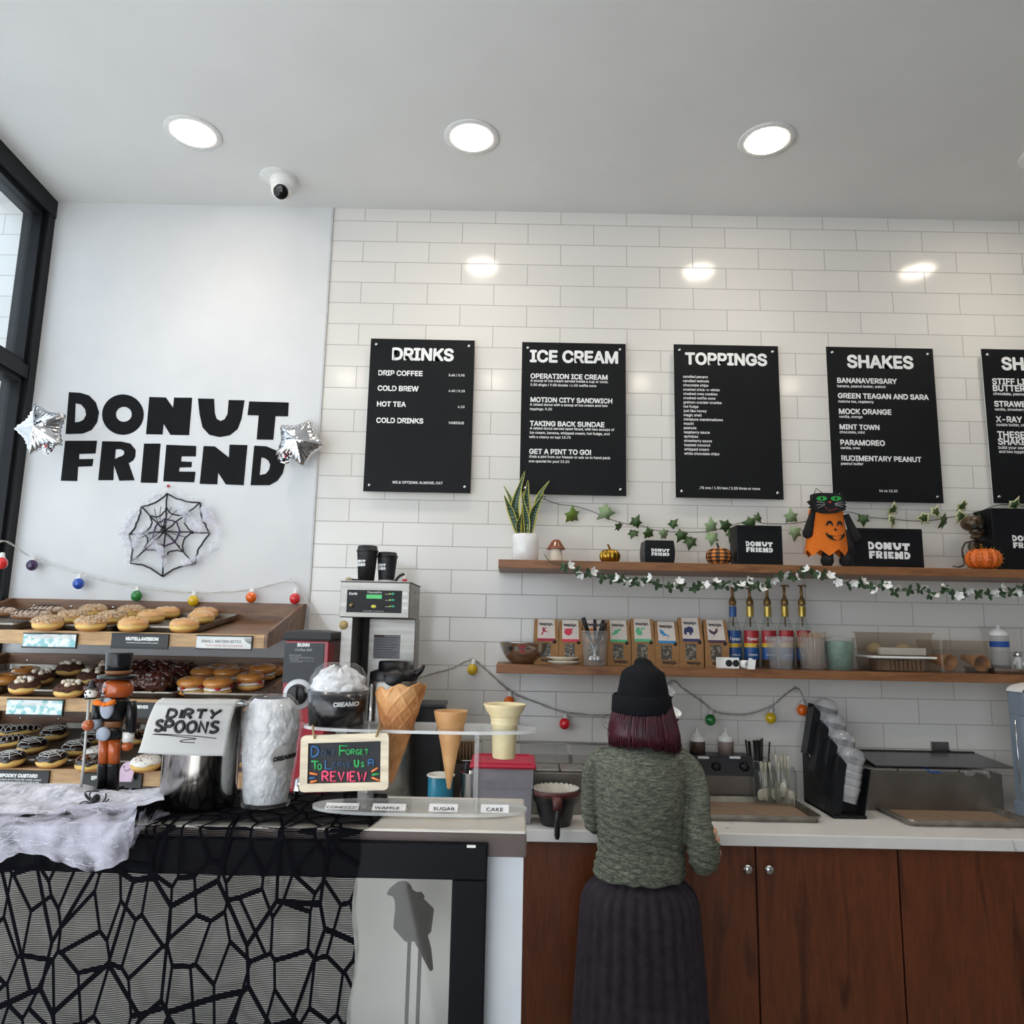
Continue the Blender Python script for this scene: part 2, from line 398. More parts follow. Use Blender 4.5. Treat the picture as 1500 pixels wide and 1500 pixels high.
pp = MB(); pp.tube([(XC-1.36, -.30, 0), (XC-1.36, -.30, 3.62)], .028, 10)
tag(pp.obj('conduit_pipe', mat('grey_paint', '#b9bcbe', .5)), 'grey vertical pipe on the white block wall outside the window', 'pipe')

# recessed ceiling lights
M_lamp = NT('lamp_diffuser'); M_lamp.b.inputs['Emission Color'].default_value = lin('#fff1dc'); M_lamp.b.inputs['Emission Strength'].default_value = 28
nz = M_lamp.new('ShaderNodeTexNoise', i_Scale=30.0); M_lamp.link(M_lamp.coords(), nz.inputs[0]); M_lamp.link(M_lamp.mix(nz.outputs[0], lin('#ffffff'), lin('#f4efe8')), M_lamp.b.inputs['Base Color']); M_lamp = M_lamp.m
def downlight(x, y, label):
    r = thing('ceiling_light', label, 'ceiling light', (x, y, ZC), 'recessed lights in the ceiling')
    R = .085
    MB().lathe([(R-.006, -.003), (R+.022, -.006), (R+.026, -.001), (R+.02, .002)], 40, c=(x, y, ZC)).obj('trim_ring', M_white, r)
    MB().lathe([(0, -.010), (R*.55, -.010), (R*.92, -.007), (R-.004, -.002)], 32, c=(x, y, ZC)).obj('diffuser', M_lamp, r)
    l = bpy.data.lights.new('lamp_beam', 'SPOT'); l.energy = 11; l.color = (1, .93, .82); l.spot_size = math.radians(135); l.spot_blend = 1.0; l.shadow_soft_size = .07
    lo = bpy.data.objects.new('lamp_beam', l); COL.objects.link(lo); lo.parent = r; lo.location = (0, 0, -.03)
downlight(-.589, -.525, 'round recessed ceiling light above the white wall with big lettering')
downlight(.527, -.53, 'round recessed ceiling light above the drinks and ice cream boards')
downlight(1.70, -.545, 'round recessed ceiling light above the toppings and shakes boards')
downlight(2.86, -.50, 'recessed ceiling light at the far right, cut by the photo edge')
for x in (-.6, .55, 1.7, 2.86): downlight(x, -2.4, 'recessed ceiling light in the row overhead, outside the photo')

# dome camera
c = G(416, 262, ZC); r = thing('security_camera', 'white dome security camera with black lens under the ceiling', 'camera', c)
MB().lathe([(.085, 0), (.085, -.003), (.06, -.006), (0, -.006)], 28, c=c+V((-.02, 0, 0))).obj('base_plate', M_white, r)
MB().lathe([(.055, -.004), (.058, -.02), (.052, -.055), (.047, -.065), (0, -.066)], 28, c=c).obj('housing', M_white, r)
d = V((.12, -.75, -.65)).normalized(); e = c+V((.0, -.012, -.062))
MB().ball(e, .047, 24, 16).obj('eyeball', M_white, r)
q = d.to_track_quat('Z', 'Y').to_matrix().to_4x4(); MB().lathe([(0, .0495), (.026, .0495), (.031, .046), (.031, .03)], 24, M=TR(e) @ q).obj('lens', mat('lens_black', '#08080a', .1), r)

# back counter and cabinets
x0, x1 = XC+.02, 6.2
t = NT('quartz'); nz = t.new('ShaderNodeTexNoise', i_Scale=7.0, i_Detail=6.0, i_Distortion=1.5); t.link(t.coords(), nz.inputs[0])
t.link(t.ramp(nz.outputs[0], [(.28, lin('#a5a3a0')), (.34, lin('#e4e1dd')), (.7, lin('#ebe8e4'))]), t.b.inputs['Base Color']); t.b.inputs['Roughness'].default_value = .25
M_quartz = t.m
zt = P(1050, 1239, YK).z
ct = MB().box((x0, YK, zt), (x1, 0, ZK), bev=.003).obj('countertop', M_quartz, org=(1.5, -.3, ZK)); tag(ct, 'long white quartz worktop with grey flecks along the tiled wall', 'countertop')
cut = [P(x, 1275, YK+.02).x for x in (775, 1108, 1317)]
xs_ = [x0+.01, -.60, .16, cut[1]-.40, cut[1], cut[2], cut[2]+.46, cut[2]+.92, cut[2]+1.5]
names = ['wooden cabinet unit under the far left of the worktop', 'wooden cabinet unit under the worktop below the pastry rack', 'walnut cabinet unit under the worktop behind the glass case end',
         'walnut cabinet unit behind the person in the green sweater', 'walnut cabinet unit directly right of the person, under the black lid dispenser', 'walnut cabinet unit below the sheet pan at the photo edge', 'walnut cabinet unit beyond the sheet pan at the right', 'walnut cabinet unit at the end of the worktop']
for i in range(len(xs_)-1):
    a, b = xs_[i], xs_[i+1]; c = V(((a+b)/2, YK+.05, 0)); r = thing('base_cabinet', names[i], 'cabinet', c, 'walnut cabinets under the worktop')
    MB().box((a, YK+.045, .1), (b, -.01, zt-.002)).obj('carcass', M_wcab, r)
    MB().box((a, YK+.10, 0), (b, YK+.12, .1)).obj('toe_kick', M_mblack, r)
    dr = MB().box((a+.003, YK+.022, .11), (b-.003, YK+.044, zt-.006), bev=.0015).obj('door', M_wcab, r)
    kx = b-.035 if i in (3,) else a+.035
    if i in (0, 1, 2, 5, 6): kx = b-.04
    kz = P(1096, 1273, YK).z
    k = MB(); k.lathe([(.006, 0), (.006, .014), (.014, .02), (.0165, .027), (.012, .033), (0, .035)], 20, M=XF((kx, YK+.022, kz), (1, 0, 0), (0, 0, 1), (0, -1, 0))); k.obj('knob', M_chrome, dr)

# wall shelves
def shelf(x0, ztop, zbot, d, label):
    o = MB().box((x0, -d, zbot), (3.6, -.001, ztop), bev=.002).obj('wall_shelf', M_walnut, org=(2.1, -.1, ztop)); tag(o, label, 'shelf', 'walnut shelves on the tiled wall')
ZU = P(1100, 826.5, -.27).z; ZUb = P(731, 831.5, -.27).z; XU = P(730, 826, -.27).x
ZL = P(1100, 980.5, -.25).z; ZLb = ZL-.034; XL = P(727, 978, -.25).x
YU, YL = -.27, -.25
shelf(XU, ZU, ZUb, .27, 'upper walnut wall shelf holding the halloween ornaments and black boxes')
shelf(XL, ZL, ZLb, .25, 'lower walnut wall shelf holding tea boxes and syrup bottles')
# ================================================================== things on the walls
# --- big painted shop lettering (outlines measured on the wall)
def c4(*p): return [(x/4.2857, 560+y/4.2857) for x, y in p]
def c1(*p): return [(x/3, 180+y/3) for x, y in p]
def c6(*p): return [(240+x/6, 560+y/6) for x, y in p]
def ell(cx, cy, rx, ry, n=28): return [(cx+rx*math.cos(2*math.pi*i/n), cy+ry*math.sin(2*math.pi*i/n)) for i in range(n)]
LET = [
 [c4((433,62),(505,66),(560,83),(602,126),(622,188),(611,250),(575,300),(520,322),(412,325)), c4((475,132),(510,140),(535,170),(541,205),(525,235),(500,248),(470,252))],
 [c4(*ell(772,203,131,127)), c4(*ell(778,201,50,47))],
 [c4((938,92),(1042,96),(1087,160),(1093,96),(1207,97),(1187,332),(1070,330),(1028,262),(1020,328),(917,326))],
 [c1((870,1211),(941,1213),(944,1275),(952,1300),(969,1310),(987,1303),(1000,1280),(1005,1218),(1075,1219),(1062,1300),(1045,1345),(1010,1373),(965,1381),(920,1371),(890,1338),(877,1280))],
 [c6((750,168),(1098,178),(1092,300),(982,298),(962,505),(816,503),(834,292),(736,288))],
 [c4((410,367),(610,367),(600,447),(498,450),(497,482),(587,481),(580,527),(491,530),(485,620),(382,618))],
 [c4((642,370),(760,372),(820,385),(852,425),(850,465),(838,490),(808,508),(845,615),(750,618),(716,520),(712,615),(617,615)), c4((727,421),(758,420),(780,432),(780,450),(768,462),(745,470),(722,482))],
 [c4((905,385),(1008,385),(988,632),(883,630))],
 [c4((1045,392),(1232,400),(1230,465),(1140,465),(1138,497),(1205,500),(1203,533),(1128,535),(1124,560),(1228,562),(1220,628),(1025,622))],
 [c6((350,560),(448,563),(572,660),(578,548),(735,552),(702,905),(545,898),(478,795),(470,897),(315,893))],
 [c6((795,557),(900,562),(990,600),(1050,660),(1065,720),(1045,800),(1000,865),(930,905),(762,905)), c6((858,660),(890,668),(920,690),(935,725),(925,770),(895,805),(843,815))],
]
M_paintblk = mat('black_wall_paint', '#0c0c0e', .6, col2='#111113', ns=20, spec=.15)
LW = [[[(P(x, y, -.0065).x, P(x, y, -.0065).z) for x, y in L] for L in l] for l in LET]
xs_ = [p[0] for l in LW for p in l[0]]; zs_ = [p[1] for l in LW for p in l[0]]
bx0, bx1, bz0, bz1 = min(xs_), max(xs_), min(zs_), max(zs_)
LOGO = [[[((x-bx0)/(bx1-bx0)-.5, (z-(bz0+bz1)/2)/(bx1-bx0)) for x, z in L] for L in l] for l in LW]
r = thing('wall_lettering', 'two-line black block lettering painted on the white wall', 'lettering', ((bx0+bx1)/2, -.0065, bz0))
for l in LW: MB().poly(l, 0, .0012, M=XF((0, -.0065, 0), UX, UZ, -UY)).obj('letter', M_paintblk, r)
def logo(mb, o, ux, uy, w_, k=0, lift=.0006):
    ux, uy = V(ux), V(uy); n = ux.cross(uy)
    M = XF(V(o)+n*lift, ux*w_, uy*w_, n)
    for l in LOGO: mb.poly(l, 0, 0, k, M)
    return mb

# --- star foil balloons
M_foil = mat('silver_foil', '#dcdcde', .07, 1.0, col2='#cfcfd2', bump=.35, bs=16, bd=.012)
def star_balloon(cx, cy, R, a0, label):
    c = P(cx, cy, -.21 if cx < 200 else -.075); r = thing('star_balloon', label, 'balloon', c, 'foil star balloons by the wall lettering')
    def rad(a):
        u = ((a-a0)/(2*math.pi/5)) % 1.0; u = abs(u-.5)*2           # 1 at tips, 0 in valleys
        return .70+.30*u**1.9
    def side(sg):
        def fn(u, v):
            a = 2*math.pi*u; rr = rad(a); th = .055*math.sqrt(max(0, 1-v**2.2))*(.55+.45*(1-v))
            wr = 1+.02*math.sin(a*38)*v**4
            return c+V((math.cos(a)*R*rr*v*wr, -sg*th-.004*math.sin(a*30)*v**6, math.sin(a)*R*rr*v*wr))
        return fn
    mb = MB(); mb.grid(side(1), 160, 14, closed_u=True); mb.grid(side(-1), 160, 14, closed_u=True); mb.obj('foil_body', M_foil, r)
    b = math.radians(-62 if cx < 200 else -128); e = c+V((math.cos(b)*R*.72, -.01, math.sin(b)*R*.72))
    mb = MB()
    for i in range(5):
        a = b+(i-2)*.5; mb.grid(lambda u, v, a=a: e+V((math.cos(a)*v*.035+math.sin(a)*(u-.5)*.02, -.012*math.sin(v*5+i)-.006*(i % 2), math.sin(a)*v*.035-math.cos(a)*(u-.5)*.02)), 3, 6)
    mb.obj('filler_tail', M_foil, r)
    m = MB(); m.ball(e+V((.004, -.016, -.004)), .006, 10, 6); m.obj('tape_dot', mat('red_plastic', '#c8202e', .3), r)
star_balloon(61, 629, .115, math.radians(180), 'silver star foil balloon by the window frame, left of the lettering')
star_balloon(438, 648, .115, math.radians(67), 'silver star foil balloon at the right end of the lettering')

# --- spider web wreath
M_pipe = mat('black_glitter_wire', '#111013', .5, col2='#1e1822', ns=300)
M_purp = mat('purple_tinsel', '#4b2162', .35, col2='#2a1238', ns=300)
def cobweb(name, dens=.5, sc=30, st=(1, 1, 1), col='#e9e8f2'):
    if name in MATS: return MATS[name]
    t = NT(name); t.n.remove(t.b)
    tr = t.new('ShaderNodeBsdfTransparent'); df = t.new('ShaderNodeBsdfDiffuse'); tl = t.new('ShaderNodeBsdfTranslucent')
    df.inputs[0].default_value = lin(col); tl.inputs[0].default_value = lin(col)
    n1 = t.new('ShaderNodeTexNoise', i_Scale=sc, i_Detail=6.0, i_Distortion=1.2); t.link(t.coords(st), n1.inputs[0])
    n2 = t.new('ShaderNodeTexNoise', i_Scale=sc*.22, i_Detail=2.0); t.link(t.coords(st), n2.inputs[0])
    mu = t.new('ShaderNodeMath', operation='MULTIPLY_ADD'); mu.inputs[1].default_value = .5; h2 = t.new('ShaderNodeMath', operation='MULTIPLY'); h2.inputs[1].default_value = .5; t.link(n2.outputs[0], h2.inputs[0]); t.link(n1.outputs[0], mu.inputs[0]); t.link(h2.outputs[0], mu.inputs[2])
    f = t.ramp(mu.outputs[0], [(.60-.3*dens, (0, 0, 0, 1)), (.86-.3*dens, (.85, .85, .85, 1))])
    m1 = t.new('ShaderNodeMixShader'); m1.inputs[0].default_value = .35; t.link(df.outputs[0], m1.inputs[1]); t.link(tl.outputs[0], m1.inputs[2])
    m2 = t.new('ShaderNodeMixShader'); t.link(f, m2.inputs[0]); t.link(tr.outputs[0], m2.inputs[1]); t.link(m1.outputs[0], m2.inputs[2])
    t.link(m2.outputs[0], t.out.inputs[0]); MATS[name] = t.m; return t.m
def wp(x, y): return (170+x/8.82, 700+y/8.82)
YW = -.035
ends = [wp(660,205), wp(330,375), wp(170,735), wp(185,1095), wp(595,1275), wp(1010,1115), wp(1215,715), wp(1085,320)]
ce = P(*wp(635,690), YW); E_ = [P(x, y, YW+.012) for x, y in ends]
r = thing('web_wreath', 'black spider web wreath with purple ring and white cobweb fluff pinned to the wall', 'decoration', ce)
mb = MB(); mb2 = MB()
rnd = random.Random(3)
def wig(a, b, n=10, am=.0022, sag=0):
    out = []
    for i in range(n+1):
        t_ = i/n; p = a.lerp(b, t_)+V((rnd.uniform(-am, am), rnd.uniform(-am, am), rnd.uniform(-am, am)))
        p += (ce-p).normalized()*sag*math.sin(math.pi*t_); out.append(p)
    return out
for i in range(8):
    a, b = E_[i], E_[(i+1) % 8]
    mb.tube(wig(ce, a), .0034, 6); mb.tube(wig(a, b, sag=.012), .0038, 6)
    mb.tube(wig(ce.lerp(a, .60), ce.lerp(b, .60), sag=.018), .0034, 6); mb.ball(ce.lerp(a, .6), .007, 8, 6)
    mb2.tube(wig(ce.lerp(a, .33), ce.lerp(b, .33), sag=.001), .0036, 6)
mb.obj('web_frame', M_pipe, r); mb2.obj('tinsel_ring', M_purp, r)
mb = MB(); mb.ball(ce+V((0, -.02, 0)), (.012, .012, .015), 12, 8); mb.ball(ce+V((.002, -.02, .017)), .008, 10, 6)
for i in range(8):
    a = math.radians(20+20*i if i < 4 else 200+20*(i-4)); a = math.radians([60, 75, 100, 115, 200, 225, 320, 345][i])
    mb.tube(crv([ce+V((0, -.02, 0)), ce+V((math.cos(a)*.05, -.04, math.sin(a)*.05)), ce+V((math.cos(a)*.105, -.022, math.sin(a)*.105))], 5), [.0016]*11, 5)
mb.obj('spider', M_pipe, r)
mb = MB()
def wisp(px, wd, layers=3):
    for q in range(layers):
        pts = crv([P(*wp(x, y), YW-.012-.006*q)+V((rnd.uniform(-.004, .004), 0, rnd.uniform(-.004, .004))) for x, y in px], 6)
        def fn(u, v):
            i = min(int(v*(len(pts)-1)), len(pts)-2); f = v*(len(pts)-1)-i; p = pts[i].lerp(pts[i+1], f); d = (pts[i+1]-pts[i]).normalized(); s_ = V((-d.z, 0, d.x))
            return p+s_*(u-.5)*wd*(1+.35*math.sin(v*9+q*2))+V((0, -.010*math.sin(math.pi*u), 0))
        mb.grid(fn, 6, 24)
wisp([(690,120),(500,230),(300,360),(170,560),(110,720)], .030); wisp([(690,120),(900,230),(1090,330),(1210,520),(1330,760)], .034)
wisp([(860,300),(900,450),(1000,600),(1150,700),(1280,830)], .040); wisp([(1050,330),(1130,450),(1220,620)], .045)
wisp([(80,690),(150,850),(150,1000),(190,1110)], .036); wisp([(200,1090),(330,960),(480,900),(600,1010)], .040); wisp([(430,680),(500,830),(600,1000),(620,1160)], .028)
wisp([(230,900),(300,760),(420,690)], .040); wisp([(860,1120),(1020,1060),(1180,950),(1320,860)], .034); wisp([(60,760),(90,700),(150,620)], .03)
o = mb.obj('cobweb_fluff', cobweb('cobweb_fine', .40, 24), r, fix=False); o['kind'] = 'stuff'
mb = MB(); p = P(*wp(690,112), -.02); mb.ball(p+V((0, -.012, 0)), .0065, 12, 8); mb.tube([p+V((0, -.01, 0)), p+V((0, .015, 0))], .0015); mb.obj('push_pin', mat('red_plastic', '#c8202e', .3), r)

# --- string lights
M_cord = mat('white_cord', '#dcdad6', .5, col2='#c9c6c2'); M_gcord = mat('clear_cord', '#a5a19c', .45, col2='#8f8b86')
def bulb_mat(n, c): return mat('bulb_'+n, c, .12, col2=c, coat=.6, sss=.15)
def strings(name, label, pts, Y, bulbs, cord, hooks):
    pw = [P(q[0], q[1], q[2] if len(q) > 2 else Y) for q in pts]; r = thing(name, label, 'string lights', pw[len(pw)//2])
    cv = crv(pw, 8); mb = MB(); n = len(cv); rn = random.Random(5)
    for s_ in (0, 1):
        mb.tube([p+V((0, .003*math.sin(i*.9+s_*math.pi), .003*math.cos(i*.9+s_*math.pi))) for i, p in enumerate(cv)], .0019, 6)
    mb.obj('cable', cord, r)
    for bx, by, cn, cc in bulbs:
        Yq = -.3 if bx < 10 else Y; b = P(bx, by, Yq-.012); R = .0225; top = P(bx+1.5, by-12, Yq-.003)
        bm_ = MB(); bm_.ball(b, (R, R, R*1.06), 20, 14); bo = bm_.obj('bulb', bulb_mat(cn, cc), r)
        m = MB(); d = (top-b).normalized(); m.tube([b+d*R*.8, b+d*R*1.15, b+d*R*1.25, b+d*R*1.9], [.011, .0115, .009, .008], 12); m.obj('socket', M_white, bo)
    for hx, hy in hooks:
        h = P(hx, hy, Y); m = MB(); m.box((h.x-.012, -.0005+(-.007 if h.x < XS else 0), h.z-.014), (h.x+.012, -.006+(-.007 if h.x < XS else 0), h.z+.014), bev=.002)
        m.tube(crv([h+V((0, .012, -.008)), h+V((0, -.008, -.010)), h+V((0, -.012, 0)), h+V((0, -.008, .006))], 5), .003, 8); m.obj('wall_hook', M_clear, r)
strings('string_lights', 'white string lights with seven coloured globe bulbs above the pastry rack', [(-60,850,-.4),(-15,806,-.28),(8,793,-.16),(50,818),(124,843),(203,860),(283,868),(365,864),(427,852),(450,883),(470,915),(480,935)], -.035,
        [(2,825,'red','#d8242c'),(47,828,'purple','#3a2350'),(115,855,'blue','#2350b4'),(200,873,'green','#1f7a34'),(283,880,'yellow','#d8b416'),(368,875,'orange','#ec6a16'),(432,877,'red','#d8242c')], M_cord, [(427,851)])
strings('string_lights', 'grey cord string lights with coloured globe bulbs on the tiles below the lower shelf', [(600,998),(633,987),(660,980),(690,967),(710,980),(738,1005),(755,1017),(783,1028),(828,1043),(898,1047),(950,1030),(983,998),(1000,1008),(1026,1026),(1047,1042),(1070,1046),(1096,1046),(1129,1035),(1150,1018),(1168,1008),(1178,1026),(1176,1040),(1182,1052)], -.025,
        [(692,981,'yellow','#d0b020'),(746,1028,'orange','#e0561a'),(827,1060,'red','#c41f2a'),(1040.5,1054.5,'green','#1d5a2c'),(1129,1052,'yellow','#c8a818'),(1175,1040,'orange','#e0561a')], M_gcord, [(690,968),(983,999),(1168,1010)])

# --- menu boards
M_board = mat('black_sign_panel', '#17181a', .5, col2='#141517', ns=8, spec=.18); M_bside = mat('white_panel_core', '#e8e6e2', .5)
def board(label, TL, TR, BR, BL, heads, smalls, title, screws=4):
    Yb = -.030; q = [P(*p, Yb) for p in (TL, TR, BR, BL)]
    x0, x1 = (q[0].x+q[3].x)/2, (q[1].x+q[2].x)/2; z1, z0 = (q[0].z+q[1].z)/2, (q[2].z+q[3].z)/2
    r = thing('menu_board', label, 'menu board', ((x0+x1)/2, 0, z0), 'black menu boards on the tile wall')
    mb = MB(); mb.box((x0, Yb, z0), (x1, Yb+.004, z1)); o = MB(); mb.k = [0 if i == 2 else 1 for i in range(6)]
    mb.box((x0+.06, Yb+.004, z0+.1), (x0+.10, -.0005, z1-.1), 1); mb.box((x1-.10, Yb+.004, z0+.1), (x1-.06, -.0005, z1-.1), 1)
    mb.obj('panel', [M_board, M_bside], r)
    Yt = Yb-.0005
    mt = MB(); ptext(mt, *title, Yt, bold=.035, slope=.021); mt.obj('heading', M_wtext, r)
    for s_, xl, xr, yb in heads: mt = MB(); ptext(mt, s_, xl, xr, yb, Yt, bold=.03); mt.obj('item_name', M_wtext, r)
    for s_, xl, xr, yb in smalls: mt = MB(); ptext(mt, s_, xl, xr, yb, Yt, bold=.022); mt.obj('text_line', M_wtext, r)
    for x, z in ((x0+.026, z1-.028), (x1-.026, z1-.028), (x0+.026, z0+.028), (x1-.026, z0+.028)):
        MB().lathe([(.0075, 0), (.0075, .003), (.005, .006), (0, .0065)], 16, M=XF((x, Yb, z), UX, UZ, -UY)).obj('screw_cap', M_chrome, r)
board('black drinks menu board, first and shortest list, above the coffee brewer', (543.3,495.5), (695.5,499), (689.3,723), (532,719.5),
      [('DRIP COFFEE',554,619,549.5),('COLD BREW',553,613,572),('HOT TEA',552,594.5,595),('COLD DRINKS',551,620,619)],
      [('3.45 / 3.95',657,680.5,551),('4.60 / 5.10',657,681,574),('4.10',670.5,680.5,597.5),('VARIOUS',657,679.5,621),('MILK OPTIONS: ALMOND, OAT',575,648.5,708)], ('DRINKS',574,664.5,526.5))
board('black ice cream menu board above the potted snake plant', (765.3,501.3), (917,503.5), (917,726.5), (760.5,724),
      [('OPERATION ICE CREAM',777,890,554),('MOTION CITY SANDWICH',777,897,588.5),('TAKING BACK SUNDAE',776,885.5,623.5),('GET A PINT TO GO!',775,866,664.5)],
      [('A scoop of ice cream served inside a cup or cone.',777,891,559),('5.00 single / 9.00 double +1.50 waffle cone',777,873.5,565),('A raised donut with a scoop of ice cream and two',776,890,594),('toppings. 9.20',776,808.5,600.5),
       ('A raised donut served open faced, with two scoops of',776,900,628.8),('ice cream, banana, whipped cream, hot fudge, and',776,893,635.2),('with a cherry on top! 13.75',775,836,641.5),('Grab a pint from our freezer or ask us to hand pack',775,894,670.3),('one special for you! 15.25',774.5,834,677)], ('ICE CREAM',776,905.5,529.5))
tl = ['candied pecans','candied walnuts','chocolate chips','crushed chick-o-sticks','crushed oreo cookies','crushed waffle cone','graham cracker crumbs','hot fudge','just like honey','magic shell','miniature marshmallows','mochi','peanuts','raspberry sauce','sprinkles','strawberry sauce','toasted coconut','whipped cream','white chocolate chips']
tw = [36.5,38,37,53.5,50,47,56,22,34,26.5,57.5,14.5,18.5,38,21,41,38.5,36.5,51.5]
board('black toppings menu board with one long narrow list', (987,504.3), (1139.5,507), (1148,731.5), (989.5,729), [],
      [(s_, 1000.5+i*.1, 1000.5+i*.1+w_, 553.2+i*6.26) for i, (s_, w_) in enumerate(zip(tl, tw))]+[('.75 one / 1.50 two / 2.25 three or more',1024,1113.5,716)], ('TOPPINGS',1003.5,1124,533))
board('black shakes menu board directly above the black cat figure', (1210.3,508.2), (1366,510.2), (1382.5,736.5), (1220,735),
      [('BANANAVERSARY',1226.5,1314,560.5),('GREEN TEAGAN AND SARA',1227.5,1360.5,583),('MOCK ORANGE',1229,1306,606),('MINT TOWN',1230,1288.5,628.5),('PARAMOREO',1231,1296.5,651.7),('RUDIMENTARY PEANUT',1232.5,1350,674.5)],
      [('banana, peanut butter, walnut',1226.5,1297.5,567),('matcha tea, raspberry',1228,1280,589.5),('vanilla, orange',1229,1263.5,611.8),('chocolate, mint',1230,1267,634.5),('vanilla, oreo',1231,1260,657.5),('peanut butter',1232,1265,680.7),('16 oz 12.25',1288,1315,720.5)], ('SHAKES',1241,1338.5,537.8))
board('second shakes menu board, cut off by the right photo edge', (1437,511), (1594,514), (1620,740), (1455,737),
      [('STIFF LITTLE',1453.5,1530,562.5),('BUTTERFINGERS',1454.5,1555,572.5),('STRAWBERRY BLITZ',1456.5,1568,595.3),('X-RAY SPEX',1459,1530,618),('THESE ARE YOUR',1461,1570,641),('SHAKES',1462,1512,651)],
      [('chocolate, peanut butter, butter candy',1455,1555,578.5),('vanilla, strawberry',1457,1502,601.2),('cookie butter, cherry',1459.5,1512,623.8),('build your own shake',1462.5,1520,657.3),('and two toppings',1463.5,1508,663.3)], ('SHAKES',1467.5,1565,541))
# wall socket
o = P(1376, 1095, 0); r = thing('wall_outlet', 'steel electrical outlet plate on the tiles above the steel topping rail', 'outlet', (o.x, 0, o.z))
MB().box((o.x-.038, -.006, o.z-.024), (o.x+.038, -.0003, o.z+.024), bev=.002).obj('cover_plate', M_alu, r)
mb = MB(); mb.box((o.x-.004, -.035, o.z-.022), (o.x+.030, -.006, o.z-.006), bev=.003); mb.obj('plug', M_black, r)
# ================================================================== pastry rack on the back counter
RXL, RXR = -1.40, P(448, 884, -.02).x
YF, YB = -.49, -.03
TI = []       # tier: z of tray surface at back / front
for yb_, yf_ in ((905, 927.5), (984, 1025), (1068, 1128)): TI.append((P(230, yb_, YB).z, P(200, yf_, YF).z))
def tz(i, y): zb, zf = TI[i]; return zb+(zf-zb)*(y-YB)/(YF-YB)
def tilt(i): return math.atan2(TI[i][0]-TI[i][1], YB-YF)
def ontier(px, py, i, lift):
    d = _ray(px, py); zb, zf = TI[i]; k = (zf-zb)/(YF-YB); a = math.cos(tilt(i))
    s_ = (zb+lift/a-k*YB-(CAM.z-k*CAM.y))/(d.z-k*d.y); return CAM+d*s_
bb = [(877.5, 906), (957.5, 986), (1043, 1070)]
rl = [(926, 946), (1024, 1044), (1128, 1151)]
for i in range(3):
    zb, zf = TI[i]
    rack = thing('pastry_shelf', ['top', 'middle', 'bottom'][i]+' walnut pastry shelf with raised back on the white wall, '+['below the string lights', 'behind the pumpkin head', 'just above the cobweb'][i], 'shelf', (-1.1, -.25, zf), 'sloping pastry shelves')
    z1, z0 = P(230, bb[i][0]+3, -.02).z, P(230, bb[i][1]+3, -.02).z
    MB().box((RXL-.045, -.026, z0-.02), (RXR-.012, -.008, z1), bev=.001).obj('back_board', M_wdark, rack)
    mb = MB(); A = XF(((RXL+RXR)/2, YF, zf), UX, V((0, YB-YF, zb-zf)).normalized(), UX.cross(V((0, YB-YF, zb-zf))).normalized()); ln = math.hypot(YB-YF, zb-zf); hw = (RXR-RXL)/2
    mb.box((-hw+.01, .018, -.016), (hw-.012, ln, -.004), M=A); mb.obj('shelf_board', M_wdark, rack)
    a, b = P(200, rl[i][0], YF).z, P(200, rl[i][1], YF).z
    MB().box((RXL, YF-.008, b), (RXR-.012, YF+.014, a), bev=.001).obj('front_rail', M_wlight, rack)
    for x in (-1.32, -1.16, -.98): MB().lathe([(.006, 0), (.005, .002), (0, .0025)], 10, M=XF((x, -.026, (z0+z1)/2+.01), UX, UZ, -UY)).obj('screw', M_chrome, rack)
    pr = [(YB+.004, zb-.035), (YB+.022, z1), (YB-.01, z1), (YF-.008, a+.004), (YF-.008, b)]
    for x in (RXR-.012, RXL-.012):
        mb = MB(); mb.poly([pr], 0, .012, M=XF((x, 0, 0), UY, UZ, UX)); mb.obj('side_panel', M_wdark, rack)

